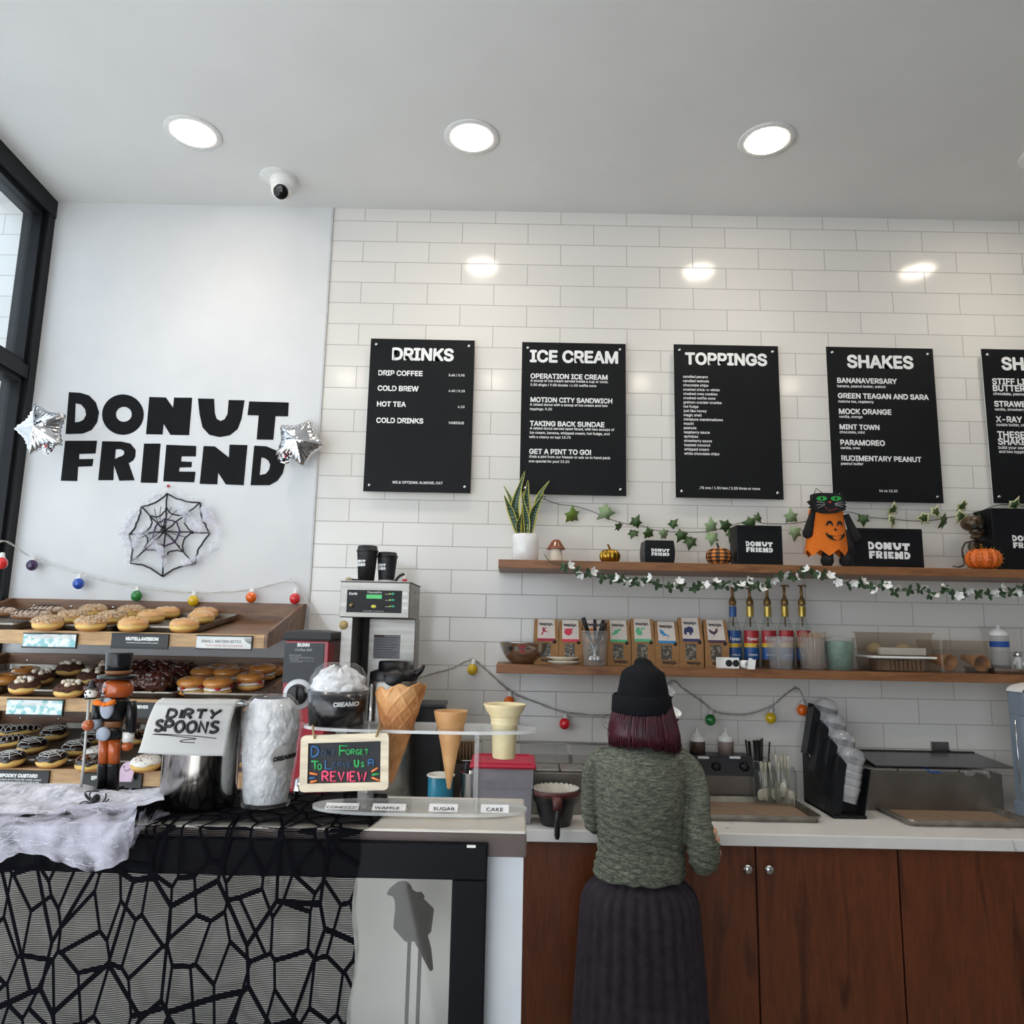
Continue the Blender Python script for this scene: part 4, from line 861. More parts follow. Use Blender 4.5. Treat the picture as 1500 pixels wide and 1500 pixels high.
def stripes(src, f):
    m_ = t.new('ShaderNodeMath', operation='MULTIPLY'); m_.inputs[1].default_value = f; t.link(src, m_.inputs[0]); s2 = t.new('ShaderNodeMath', operation='SINE'); t.link(m_.outputs[0], s2.inputs[0]); g = t.new('ShaderNodeMath', operation='GREATER_THAN'); g.inputs[1].default_value = 0; t.link(s2.outputs[0], g.inputs[0]); return g.outputs[0]
ad = t.new('ShaderNodeMath', operation='ADD'); t.link(stripes(at2.outputs[0], 9), ad.inputs[0]); t.link(stripes(sx.outputs[2], 420), ad.inputs[1]); hv = t.new('ShaderNodeMath', operation='MULTIPLY'); hv.inputs[1].default_value = .5; t.link(ad.outputs[0], hv.inputs[0])
t.link(t.ramp(hv.outputs[0], [(0, lin('#e08a3c')), (.4, lin('#7a4a26')), (.9, lin('#1b1713'))], 'CONSTANT'), t.b.inputs['Base Color']); t.b.inputs['Roughness'].default_value = .8
c = at(k2, 918, 800, -.16); pumpkin('plaid_pumpkin', 'orange and black plaid fabric pumpkin between two black boxes', (c.x, -.16, ZU), 112/6*mpp(1053, 805, -.16), 150/6*mpp(1053, 805, -.16)+.008, 10, t.m, M_mblack, .07)
for o in list(bpy.data.objects):
    if o.name.startswith('body') and o.data.materials and o.data.materials[0] == t.m:
        me = o.data; off = V((c.x, -.16, ZU)); me.transform(Matrix.Translation(-off)); o.location += off
c = at(k4, 1145, 850, -.19); R = 158/6*mpp(1441, 820, -.19); H = 175/6*mpp(1441, 820, -.19)+.012
sp = pumpkin('spiked_pumpkin', 'orange glitter pumpkin with gold spikes in front of the skeleton', (c.x, -.19, ZU), R*.92, H, 12, mat('orange_glitter', '#c2501a', .35, col2='#e8792c', ns=250, bump=.5, bs=300), M_gold)
mb = MB()
for i in range(12):
    for j in range(7):
        a = 2*math.pi*(i+.5)/12; t_ = math.pi*(.16+.68*j/6); q = math.sin(t_)**.8*.99; n = V((math.cos(a)*math.sin(t_), math.sin(a)*math.sin(t_), math.cos(t_)*.8)).normalized()
        p = V((c.x, -.19, ZU))+V((R*.92*q*math.cos(a), R*.92*q*math.sin(a), H/2+H/2*math.cos(t_)*.95)); mb.tube([p-n*.003, p+n*.010], [.0034, .0006], 6)
mb.obj('spikes', M_gold, sp)
# black gift boxes with the shop logo
M_box = mat('black_card_box', '#0e0f12', .45, col2='#121317', ns=12, spec=.25)
def gift(label, x0, x1, yt, lx0, lx1, ly0, ly1, Yf, d, bulge=0):
    a, b = P(x0, 815, Yf), P(x1, 815, Yf); zt_ = P((x0+x1)/2, yt, Yf).z; r = thing('gift_box', label, 'box', ((a.x+b.x)/2, Yf+d/2, ZU), 'black boxes with white shop lettering')
    mb = MB()
    if bulge:
        cx_, hw, hh = (a.x+b.x)/2, (b.x-a.x)/2, (zt_-ZU)
        def fn(u, v):
            s_ = 1+bulge*math.sin(math.pi*v); e = .3; a_ = 2*math.pi*(u+.125); cx2, sn = math.cos(a_), math.sin(a_); q = 1/max(abs(cx2), abs(sn)); return V((cx_+hw*s_*cx2*q, Yf+d/2+d/2*s_*sn*q, ZU+hh*v))
        mb.grid(fn, 48, 12, closed_u=True, smooth=False); mb.add([fn(i/48, 1) for i in range(48)], [tuple(range(48))]); mb.add([fn(i/48, 0) for i in range(48)], [tuple(range(48))[::-1]])
        lift = .0006+bulge*d/2
    else: mb.box((a.x, Yf, ZU), (b.x, Yf+d, zt_), bev=.0025); mb.box((a.x+.001, Yf-.0012, zt_-.014), (b.x-.001, Yf, zt_-.0125)); lift = .0008
    mb.obj('carton', M_box, r)
    la, lb = P(lx0, (ly0+ly1)/2, Yf), P(lx1, (ly0+ly1)/2, Yf); zz = (P(lx0, ly0, Yf).z+P(lx0, ly1, Yf).z)/2
    m = MB(); logo(m, ((la.x+lb.x)/2, Yf, zz-.0006), UX, UZ, lb.x-la.x, 0, lift); m.obj('logo', M_wtext, r)
gift('small bulging black box with white lettering, left of the plaid pumpkin', 946, 987, 791.5, 953.8, 980.3, 803, 814, -.21, .11, .08)
gift('cube-shaped black box with white lettering, right of the plaid pumpkin', 1080, 1147, 769.5, 1092.5, 1132, 791.7, 809.2, -.22, .10)
gift('wide black box with white lettering beside the cat figure', 1250, 1353.3, 774, 1272, 1333, 792.5, 818.5, -.20, .10)
gift('tall black box with white lettering at the right edge of the upper shelf', 1457, 1548, 745, 1483, 1530, 777, 809.5, -.21, .12)
# cat figure
M_felt = mat('black_felt', '#131214', .95, col2='#1b1a1c', ns=300, bump=.4); M_ofelt = mat('orange_felt', '#e2761d', .9, col2='#d66a15', ns=200, bump=.3)
Yc = -.225; c = at(k3, 600, 880, Yc); cat = thing('cat_figure', 'black cat figure with green eyes in an orange pumpkin tunic', 'figure', (c.x, Yc+.04, ZU)); K = lambda x, y, Y=Yc: at(k3, x, y, Y)
mb = MB()
def sil(pts, Y0, Y1, m=None, k=0): (m or mb).poly([[(K(x, y, Y0).x, K(x, y, Y0).z) for x, y in pts]], Y0, Y1, k, Matrix(((1, 0, 0, 0), (0, 0, 1, 0), (0, 1, 0, 0), (0, 0, 0, 1))))
hd = [(425,260),(470,252),(505,252),(560,252),(600,254),(640,248),(680,272),(715,318),(700,330),(722,345),(705,355),(724,375),(708,383),(718,400),(690,403),(640,425),(565,432),(500,425),(455,405),(425,395),(440,383),(408,372),(428,355),(395,318),(425,318)]
sil(hd, Yc-.012, Yc+.02); mb.obj('head', M_felt, cat)
mb = MB(); e1 = [(437,258),(452,212),(510,255)]; e2 = [(600,254),(650,220),(680,270)]
mb.tube([K(*p, Yc-.008) for p in e1], .0016, 6); mb.tube([K(*p, Yc-.008) for p in e2], .0016, 6); mb.obj('ears', M_felt, cat)
mb = MB()
def tun(u, v):
    y = 385+v*(365+58*abs(2*((u*8+.1) % 1)-1)); w0 = 148+v*46
    xx = 568+8*v+math.sin((u-.25)*2*math.pi)*w0; p = K(xx, y); p.y = Yc+.035-math.cos((u-.25)*2*math.pi)*(.034+.014*v)*(1+.1*math.sin(u*25)*v); return p
mb.grid(tun, 128, 20, closed_u=True); o = mb.obj('tunic', M_ofelt, cat, fix=False)
mb = MB()
for sx_, pts in ((-1, [(430,410),(405,500),(380,600)]), (1, [(715,440),(755,540),(800,640)])): mb = MB(); mb.tube(crv([K(x, y, Yc+.02) for x, y in pts], 8), [.011+.0006*i for i in range(17)], 12); mb.ball(K(pts[2][0]+(-2 if sx_ < 0 else 5), pts[2][1]+8, Yc+.02), .021, 12, 8); mb.obj('arm', M_felt, cat)
for x in (550, 715): mb = MB(); mb.ball(K(x, 850, Yc+.015), (.0245, .03, .026), 16, 10); mb.tube([K(x+5, 850, Yc+.03), K(x, 740, Yc+.035)], [.024, .020], 12); mb.obj('leg', M_felt, cat)
mb = MB(); ye = Yc-.0128
for ex, ey in ((503, 301), (628, 301)): sil([(ex+46*math.cos(t_)*(1 if abs(math.cos(t_)) < .99 else 1.05), ey+21*math.sin(t_)) for t_ in [i*math.pi/12 for i in range(24)]], ye, ye+.0006)
mb.obj('eyes', mat('green_eye', '#2faa4a', .4), cat)
mb = MB()
for ex, ey in ((503, 301), (628, 301)): sil([(ex+9*math.cos(t_), ey+15*math.sin(t_)) for t_ in [i*math.pi/8 for i in range(16)]], ye-.0008, ye-.0002)
mb.obj('pupils', M_felt, cat)
mb = MB(); sil([(558,325),(592,325),(576,348)], ye, ye+.0006); mb.tube(crv([K(x, y, ye) for x, y in ((530,375),(560,402),(590,405),(640,385))], 6), .0011, 6); mb.obj('mouth', mat('red_felt', '#b5402a', .7), cat)
mb = MB()
for a_, b_ in (((530,340),(460,330)),((530,350),(455,360)),((530,358),(465,385)),((620,345),(690,330)),((620,352),(700,350)),((620,360),(690,372))): mb.tube([K(*a_, ye), K(*b_, ye)], .0006, 5)
mb.obj('whiskers', M_wtext, cat)
mb = MB(); yf = Yc-.0165
def sil2(pts, dy=0):
    tri = tessellate_polygon([[V((x, y, 0)) for x, y in pts]])
    def q(x, y): v = (y-385)/400; w0 = 148+v*46; s_ = max(-1, min(1, (x-568-8*v)/w0)); p = K(x, y); p.y = Yc+.035-math.sqrt(1-s_*s_)*(.034+.014*v)*1.0-.0045; return p
    mb.add([q(x, y) for x, y in pts], [tuple(t_) for t_ in tri])
def arc(cx_, cy_, rx, ry, a0, a1, n=10): return [(cx_+rx*math.cos(math.radians(a0+(a1-a0)*i/n)), cy_+ry*math.sin(math.radians(a0+(a1-a0)*i/n))) for i in range(n+1)]
for ex in (564, 660): sil2(arc(ex, 542, 32, 44, 180, 360)+arc(ex, 545, 20, 22, 360, 180))
sil2([(614,558),(632,588),(600,588)]); sil2(arc(620, 605, 92, 68, 0, 180, 16)+arc(620, 605, 80, 28, 180, 0, 16)); mb.obj('jack_face', M_felt, cat)
# skeleton
M_bone = mat('aged_bronze_bone', '#5b4a38', .5, .3, col2='#2b231c', ns=60); Ys = -.14; S = lambda x, y, d=0: at(k4, x, y, Ys+d)
sk = thing('skeleton_figure', 'small dark skeleton figure sitting behind the spiked pumpkin', 'figure', (S(1070, 900).x, Ys, ZU))
mb = MB(); c = S(1045, 520); mb.ball(c, (.044, .046, .034), 28, 18); mb.ball(S(1085, 585), (.030, .030, .026), 18, 12); mb.ball(S(1078, 640, -.006), (.022, .024, .011), 14, 8)
mb.obj('skull', mat('bronze_skull', '#6d5a44', .35, .5, col2='#30261d', ns=50), sk)
mb = MB()
for x, y in ((1060, 555), (1125, 552)): mb.ball(S(x, y, -.040), (.0115, .008, .009), 12, 8)
mb.ball(S(1100, 585, -.030), (.004, .005, .006), 8, 6); mb.obj('eye_sockets', M_mblack, sk)
mb = MB(); mb.tube([S(1070, 640), S(1068, 700), S(1068, 880)], .0045, 8)
for i in range(6):
    y = 680+i*16; w_ = 62-abs(i-2)*4
    mb.tube(crv([S(1068, y, .01), S(1068-w_, y+8, 0), S(1060, y+18, -.018), S(1068+w_, y+8, 0), S(1068, y, .01)], 6), .0022, 6)
mb.tube([S(985, 690), S(1070, 672), S(1150, 690)], .004, 8); mb.obj('ribcage', M_bone, sk)
mb = MB(); mb.tube(crv([S(985, 690), S(958, 745), S(962, 800), S(975, 880), S(920, 905)], 6), .0038, 8); mb.obj('arm', M_bone, sk)
mb = MB()
for i in range(5): mb.tube([S(925, 905, -.01), S(890, 900, -.012), S(868+i*9, 905-abs(2-i)*-6-18+i*4-i*3, -.014)], [.003, .002, .0012], 5)
mb.obj('hand', M_bone, sk)
mb = MB(); mb.tube(crv([S(1150, 690), S(1165, 760), S(1170, 860), S(1230, 905)], 6), .0038, 8); mb.obj('arm', M_bone, sk)
for x in (1040, 1110): mb = MB(); mb.tube([S(x, 895), S(x, 908, -.02), S(x+60, 912, -.05)], .0042, 8); mb.obj('leg', M_bone, sk)

# ivy garland
M_ivy = mat('ivy_leaf', '#3f5a2a', .5, col2='#2f4a22', ns=60); M_ivyp = mat('pale_ivy_leaf', '#8ea37c', .5, col2='#7a9468', ns=60); M_ivyy = mat('young_ivy_leaf', '#6f8a32', .5, col2='#5a7528', ns=60); M_ivyv = mat('variegated_leaf_edge', '#cfd0a0', .5)
def leafshape():
    half = [(0, -.50), (.12, -.42), (.42, -.50), (.36, -.12), (.52, .08), (.22, .16), (.0, .62)]
    return [(x, y) for x, y in half]+[(-x, y) for x, y in half[-2:0:-1]]
LSH = leafshape()
def ivy_leaf(parent, px, py, Y, size, ang, kind, seed, rtilt=.5):
    rg = random.Random(seed); c = P(px, py, Y); M = TR(c) @ Matrix.Rotation(rg.uniform(-rtilt, rtilt), 4, 'Z') @ Matrix.Rotation(math.pi/2+rg.uniform(-rtilt, rtilt), 4, 'X') @ Matrix.Rotation(ang, 4, 'Z')
    s_ = size*mpp(px, py, Y); mb = MB()
    def zz(x, y): return -.25*abs(x)*s_+.12*s_*math.sin(y*3)
    ctr = (0, -.05); ring = LSH; vs_ = [M @ V((ctr[0]*s_, ctr[1]*s_, .02*s_))]+[M @ V((x*s_, y*s_, zz(x, y))) for x, y in ring]; n = len(ring)
    if kind == 'v':
        inn = [M @ V((x*.66*s_, (y*.66-.02)*s_, zz(x*.66, y)+.001)) for x, y in ring]
        mb.add([vs_[0]]+inn, [(0, 1+i, 1+(i+1) % n) for i in range(n)], 0, True); mb.add(inn+vs_[1:], [(i, (i+1) % n, n+(i+1) % n, n+i) for i in range(n)], 1, True)
    else: mb.add(vs_, [(0, 1+i, 1+(i+1) % n) for i in range(n)], 0, True)
    o = mb.obj('leaf', [{'p': M_ivyp, 'y': M_ivyy}.get(kind, M_ivy), M_ivyv], parent, fix=False); sm = o.modifiers.new('s', 'SOLIDIFY'); sm.thickness = .0008
Yi = -.05
ivp = [(797,731,-.03),(820,739),(840,741),(867,749),(892,760),(918,767.5),(940,770),(957,776),(983,779),(1008,779.5),(1033,779),(1050,776),(1077,768,-.1),(1100,763,-.16),(1123,767,-.16),(1158,767,-.06),(1187,762.5),(1238,750),(1270,757),(1300,760),(1337,763),(1367,762),(1393,757.5),(1427,752),(1458,741,-.1),(1483,740,-.12),(1520,745,-.12)]
pw = [P(q[0], q[1], q[2] if len(q) > 2 else Yi) for q in ivp]
ivy = thing('ivy_garland', 'artificial ivy garland strung along the tiles above the upper shelf', 'garland', pw[10])
mb = MB(); mb.tube(crv(pw, 6), .0016, 6); h = pw[0]
mb.tube([h+V((.006*math.cos(t_), 0, .006+.006*math.sin(t_))) for t_ in [i*.6 for i in range(11)]], .0014, 6); mb.obj('stem', mat('ivy_stem', '#3a3a28', .7), ivy)
IL = [(839,753,24,.2,'y'),(885,752,24,2.2,'p'),(906,771,15,1.2,'d'),(932,763,18,-.5,'d'),(927,782,17,2.9,'d'),(950,780,17,.3,'d'),(972,782,17,1.4,'p'),(987,766,15,-.8,'d'),(997,786,18,2.6,'d'),(1011,795,21,2.9,'d'),(1042,768,20,.1,'p'),(1043,789,20,3.0,'p'),(1062,769,19,.9,'d'),(1072,785,19,2.8,'d'),(1097,766,19,1.5,'d'),(1111,757,15,-.3,'d'),(1159,755,20,.1,'p'),(1165,782,20,3.0,'p'),(1265,762,17,3.1,'d'),(1309,745,19,.2,'v'),(1308,764,18,2.9,'v'),(1352,759,19,1.5,'v'),(1372,749,19,-.5,'v'),(1382,766,23,2.2,'d'),(1411,740,19,.2,'v'),(1407,758,19,2.6,'v'),(1442,757,18,2.8,'d'),(1488,738,20,-.2,'v')]
for i, (x, y, s_, a_, k_) in enumerate(IL): ivy_leaf(ivy, x, y, -.17 if 1085 < x < 1120 else (-.14 if x > 1430 else Yi-.01), s_, a_, k_, i)
# white blossom garland on the shelf edge
Yg = -.292; gp = [(797,812,-.2),(805,822,-.28),(817,827),(832,830),(850,838),(882,847),(910,848),(928,852),(950,848),(965,855),(983,859),(1017,861),(1030,858),(1050,853),(1082,857),(1097,855),(1112,860),(1125,853),(1150,843),(1180,836),(1200,842),(1217,843),(1228,852),(1250,856),(1277,861),(1300,860),(1312,865),(1335,865),(1348,862),(1367,871),(1383,864),(1398,871),(1418,867),(1447,871),(1465,868),(1490,867),(1520,860)]
pw = [P(q[0], q[1], q[2] if len(q) > 2 else Yg) for q in gp]; gar = thing('blossom_garland', 'artificial white blossom garland draped along the front of the upper shelf', 'garland', pw[16])
mb = MB(); mb.tube(crv(pw, 5), .0014, 6); mb.obj('stem', mat('ivy_stem', '#3a3a28', .7), gar)
FW = [k1(*p) for p in ((815,890),(905,970),(1015,945),(1215,1000),(1305,1040))]+[k2(*p) for p in ((115,1030),(230,1035),(310,1000),(525,1070),(575,1030),(805,1065),(900,1030),(1010,1060),(1120,1060),(1185,1025),(1300,1085),(1405,1020))]+[k3(*p) for p in ((185,970),(285,990),(365,925),(470,975),(582,980),(650,1040),(785,1045),(875,1030),(965,1110),(1080,1065),(1160,1085),(1395,1080))]+[k4(*p) for p in ((715,1155),(805,1075),(930,1155),(1020,1115),(1240,1130),(1310,1085),(1440,1130))]
GR = [k1(*p) for p in ((770,900),(870,940),(970,960),(1085,1000),(1180,1005),(1270,1015),(1370,1040))]+[k2(*p) for p in ((180,1035),(285,1015),(375,1055),(485,1080),(585,1070),(700,1090),(760,1065),(905,1060),(980,1060),(1085,1075),(1190,1060),(1265,1080),(1355,1040))]+[k3(*p) for p in ((130,985),(240,990),(340,950),(430,965),(515,970),(640,1020),(745,1065),(850,1050),(935,1085),(1050,1060),(1140,1125),(1270,1110),(1360,1095),(1450,1145))]+[k4(*p) for p in ((800,1105),(880,1150),(980,1140),(1090,1135),(1190,1145),(1290,1135),(1390,1130),(1490,1090))]
M_petal = mat('white_petal', '#eeedea', .7, col2='#e0dedb'); M_gleaf = mat('dark_green_leaf', '#24361f', .55, col2='#33502c', ns=70)
rg = random.Random(21)
for x, y in FW:
    c = P(x, y, Yg-.012); s_ = 5.6*mpp(x, y, Yg); ax = rg.uniform(0, 6.28); M = TR(c) @ Matrix.Rotation(ax, 4, 'Y') @ Matrix.Rotation(rg.uniform(.3, 1.2), 4, 'X'); mb = MB()
    for i in range(5):
        a = i*1.257; Mi = M @ Matrix.Rotation(a, 4, 'Z'); mb.grid(lambda u, v, Mi=Mi: Mi @ V(((u-.5)*s_*1.15*math.sin(math.pi*(.15+.75*v)), v*s_*1.25, s_*(.55*v*v-.5*(u-.5)**2))), 4, 5)
    mb.obj('flower', M_petal, gar, fix=False)
for x, y in GR:
    c = P(x, y, Yg-.006); s_ = 9.5*mpp(x, y, Yg); mb = MB(); a0 = rg.uniform(0, 6.28)
    for i in range(4):
        a = a0+i*1.5+rg.uniform(-.4, .4); M = TR(c) @ Matrix.Rotation(a, 4, 'Y') @ Matrix.Rotation(rg.uniform(-.5, .5), 4, 'X')
        mb.grid(lambda u, v, M=M: M @ V(((u-.5)*s_*.62*math.sin(math.pi*(.08+.87*v)), -.3*abs(u-.5)*s_*.4-.002, v*s_)), 4, 6)
    mb.obj('leaf_cluster', M_gleaf, gar, fix=False)
# ================================================================== things on the lower shelf
def r5(x, y): return (720+x/7.5, 860+y/7.5)
def r6(x, y): return (900+x/7.5, 840+y/7.5)
def r7(x, y): return (1050+x/7.5, 840+y/7.5)
# steel bowl
mb = MB(); Yb_ = -.13; cx0, prof = lathe_px(mb, [(971, 749, 784), (967, 745, 789), (958, 738, 797), (948, 734, 802), (941, 732, 804), (939.6, 728.5, 807)], Yb_, 48, cap=False)
z_ = prof[0][1]; dz = ZL-z_; mb = MB(); pr_ = [(0, ZL)]+[(r_, zz+dz) for r_, zz in prof]; pr_ += [(r_-.004, zz+dz+.0) for r_, zz in prof[::-1][1:]]+[(0, ZL+.003)]
mb.lathe(pr_, 48, c=(cx0, Yb_, 0)); o = mb.obj('mixing_bowl', mat('polished_steel', '#c9c8c6', .2, 1.0, col2='#bcbab8'), org=(cx0, Yb_, ZL)); tag(o, 'polished steel mixing bowl at the left end of the lower shelf', 'bowl')
# plates
for i, (dx, lab) in enumerate(((0, 'lower of two cream plates stacked beside the steel bowl'), (-.004, 'upper of two cream plates stacked beside the steel bowl'))):
    c = P(826, 968, -.15); mb = MB(); z0 = ZL+i*.016; R = .070
    mb.lathe([(0, z0), (R*.62, z0), (R*.66, z0+.003), (R, z0+.012), (R, z0+.016), (R*.66, z0+.006), (0, z0+.005)], 40, c=(c.x+dx, -.15, 0)); o = mb.obj('plate', mat('cream_plate', '#e3d9c6', .35, col2='#dacfba'), org=(c.x+dx, -.15, z0)); tag(o, lab, 'plate', 'cream plates on the lower shelf')
# tea boxes
M_kraft = mat('kraft_card', '#a07548', .75, col2='#946b40', ns=60); M_tlab = mat('tea_label_paper', '#dbcfc6', .6, col2='#d3c6bd'); M_win = mat('tea_bags', '#4c463d', .4, col2='#8c8577', ns=90, sharp=(.5, .6)); M_seal = mat('seal_black', '#1c1a19', .5)
SHP = {
 'dancer': [(.30,.0),(.42,.12),(.40,.30),(.50,.42),(.72,.38),(.98,.30),(.70,.52),(.60,.62),(.62,.86),(.80,.95),(.62,.98),(.50,.84),(.46,1),(.34,1),(.36,.80),(.30,.6),(.42,.5),(.28,.34),(.26,.14),(.1,.02)],
 'berry': [(.5,0),(.75,.15),(.9,.42),(.85,.65),(1,.8),(.8,1),(.6,.92),(.45,1),(.3,.88),(.12,.9),(.15,.65),(.05,.45),(.2,.2)],
 'sweet': [(0,.15),(.22,.10),(.34,.22),(.5,.25),(.68,.42),(.72,.62),(.98,.72),(.92,1),(.75,.95),(.62,.80),(.45,.80),(.28,.62),(.25,.42),(.03,.38)],
 'squirrel': [(.2,0),(.75,0),(.62,.12),(.68,.3),(.62,.55),(.72,.75),(1,.72),(.98,.82),(.75,1),(.58,.85),(.5,.5),(.42,.55),(.5,.85),(.3,1),(.08,.8),(0,.45),(.15,.2)],
 'chair': [(.0,1),(.32,.92),(.62,.42),(1,.2),(1,.12),(.86,.2),(.9,0),(.84,0),(.78,.22),(.45,.2),(.3,.0),(.24,.0),(.38,.22),(.3,.4),(.14,.42),(.1,.6)],
 'bear': [(.0,.2),(.12,.0),(.28,.02),(.28,.3),(.55,.3),(.58,.0),(.78,.0),(.78,.2),(.95,.3),(1,.62),(.9,.9),(.75,.92),(.55,1),(.35,.85),(.1,.8),(.04,.5)],
 'hen': [(.45,0),(.6,0),(.54,.06),(.54,.24),(.78,.38),(.86,.62),(.98,.7),(.9,.78),(.86,1),(.74,.98),(.68,.72),(.52,.55),(.3,.68),(.0,.92),(.05,.6),(.2,.35),(.46,.22),(.48,.06)],
}
TB = [(782,818,907,'#a8173f','dancer','dark crimson dancer picture, first from the left'), (818.5,853,908.5,'#d0324f','berry','red raspberry picture'), (853.5,889,908,'#dd7a2c','berry','orange label, half hidden by the utensil cup'), (889.5,924,908.5,'#4fae78','sweet','green wrapped sweet picture'),
      (925,959.5,906.5,'#58b482','squirrel','green squirrel picture'), (960,995.5,910.5,'#2a86bb','chair','blue deckchair picture'), (996,1031,905,'#28305f','bear','navy bear picture'), (1033,1068.5,908,'#4b2c42','hen','plum hen picture, beside the syrup bottles')]
for x0, x1, yt, col, shp, lab in TB:
    Yt_ = -.17; a, b = P(x0, 960, Yt_), P(x1, 960, Yt_); w_ = b.x-a.x; cx_ = (a.x+b.x)/2; zt_ = P((x0+x1)/2, yt, Yt_+.03).z; D_ = .075; h_ = zt_-ZL; r = thing('tea_box', 'brown card tea box with '+lab, 'box', (cx_, Yt_+D_/2, ZL), 'tea boxes on the lower shelf')
    hs = ZL+h_*.52
    mb = MB(); vs_ = []
    for z, y0, y1, hw in ((ZL, Yt_, Yt_+D_, w_/2), (hs, Yt_, Yt_+D_, w_/2), (zt_-.012, Yt_+D_*.38, Yt_+D_*.62, w_/2*.97), (zt_, Yt_+D_*.46, Yt_+D_*.54, w_/2*.96)): vs_ += [(cx_-hw, y0, z), (cx_+hw, y0, z), (cx_+hw, y1, z), (cx_-hw, y1, z)]
    mb.add(vs_, [(j*4+i, j*4+(i+1) % 4, j*4+4+(i+1) % 4, j*4+4+i) for j in range(3) for i in range(4)]+[(3, 2, 1, 0), (12, 13, 14, 15)]); mb.obj('carton', M_kraft, r)
    p0, p1 = V((0, Yt_, hs)), V((0, Yt_+D_*.38, zt_-.012)); up = (p1-p0).normalized(); ln = (p1-p0).length; nn = UX.cross(up); o0 = V((cx_, Yt_, hs))+nn*.0008
    F = lambda x, y, l=0: o0+UX*(x*w_)+up*(y*ln)+nn*l
    mb = MB(); mb.add([F(-.36, .06), F(.36, .06), F(.35, .99), F(-.35, .99)], [(0, 1, 2, 3)]); mb.add([F(-.35, .99), F(.35, .99), F(.35, .99)+UZ*.012+UY*.004, F(-.35, .99)+UZ*.012+UY*.004], [(0, 1, 2, 3)]); mb.obj('label', M_tlab, r)
    mb = MB(); mb.add([F(-.36, -.02, .0002), F(.36, -.02, .0002), F(.36, .12, .0004), F(-.36, .12, .0004)], [(0, 1, 2, 3)])
    S_ = SHP[shp]; tri = tessellate_polygon([[V((x, y, 0)) for x, y in S_]]); mb.add([F(-.30+.42*x, .30+.42*y, .0006) for x, y in S_], [tuple(q) for q in tri]); mb.obj('picture', mat('tea_ink_'+shp+col[1:3], col, .5, col2=col), r)
    mb = MB(); text(mb, 'teapigs.', F(-.29, .83, .0006), UX, up, width=.58*w_, bold=.03); text(mb, 'teapigs.', (cx_-.22*w_, Yt_-.0006, ZL+.012), UX, UZ, width=.62*w_, bold=.03)
    mb.obj('lettering', M_ink, r)
    mb = MB(); wx = cx_-.02*w_; mb.box((wx-.24*w_, Yt_-.0006, ZL+h_*.15), (wx+.2*w_, Yt_+.001, ZL+h_*.47)); mb.obj('window', M_win, r)
    mb = MB(); mb.lathe([(.0, 0), (.0075, 0), (.0075, .001)], 16, M=XF((cx_+.33*w_, Yt_-.0012, ZL+h_*.50), UX, UZ, UY)); mb.obj('seal', M_seal, r)
# deli cups
def deli(name, label, xl, xr, yt, Y, m, taper=.86, xlb=None, group=None):
    a, b = P(xl, yt, Y), P(xr, yt, Y); R = (b.x-a.x)/2; c = V(((a.x+b.x)/2, Y, ZL)); h_ = a.z-ZL; r = thing(name, label, 'cup', c, group)
    mb = MB(); mb.lathe([(0, .001), (R*taper, .001), (R*taper+(R-R*taper)*.85, h_*.85), (R*.98, h_*.87), (R, h_), (R+.002, h_), (R+.002, h_-.003)], 32, c=c); mb.obj('cup', m, r, fix=False); return r, c, R, h_
M_frost = clear('frosted_plastic', haze=.30, hazecol='#c7c6c4', rough=.2)
r, c, R, h_ = deli('utensil_cup', 'clear plastic cup holding black-handled utensils in front of the tea boxes', 852, 890, 924, -.21, M_frost)
for i, (x, y, dx, w_, lab) in enumerate([((1010,345),0,28,0,0)[0:1]*0+((1005,335)[0], 335, .016, .0105, 'fat black-handled scoop in the utensil cup, leaning left'), (1135, 355, .002, .0075, 'black-handled utensil standing upright in the utensil cup'), (1228, 365, -.012, .0085, 'black-handled utensil with a hole in the utensil cup, leaning right'), (1262, 395, -.016, .005, 'thin black-handled utensil at the right of the cup')]):
    t_ = at(r5, x, y, -.21+.012*(i % 2)); b_ = V((c.x+dx*.9, -.21, ZL+.012)); mm = t_.lerp(b_, .52); q = thing('utensil', lab, 'utensil', b_, 'utensils in the clear cup')
    mb = MB(); mb.tube([t_, t_.lerp(mm, .15), mm], [w_*1.35, w_*1.5, w_*1.1], 10, flat=.6); mb.obj('handle', M_black, q)
    mb = MB(); mb.tube([mm, b_.lerp(mm, .3), b_], [.0028, .0028, .002], 8); mb.ball(b_+V((0, 0, .014)), (.011, .006, .014), 12, 8); mb.obj('blade', M_chrome, q)
# syrup bottles
M_glassb = clear('bottle_glass', haze=.02, tint='#f6f8f7', edge=1.2); M_brass = mat('brass_pump', '#8f6f45', .4, .6, col2='#75582f')
M_lblue = mat('label_blue', '#1f4f8f', .4, col2='#1b4681'); M_lred = mat('label_red', '#a9252c', .4, col2='#97202a'); M_lyel = mat('label_yellow', '#e2b62a', .4); M_goldf = mat('gold_neck_foil', '#b49a4e', .3, .7, col2='#9a8038'); M_syr = mat('syrup', '#5a3b1e', .2)
SY = [(1075, 'VANILLA', 0, 'blue-necked vanilla syrup bottle with pump beside the tea boxes', 857), (1100.5, 'CARAMEL', 1, 'gold-necked caramel syrup bottle with pump, second in the row', 861), (1126.5, 'RASPBERRY', 1, 'gold-necked syrup bottle behind the clear measuring cup', 858), (1152, 'HAZELNUT', 1, 'gold-necked syrup bottle, fourth in the row', 857), (1177.5, 'MOCHA', 1, 'gold-necked syrup bottle behind the wooden stick cup', 857)]
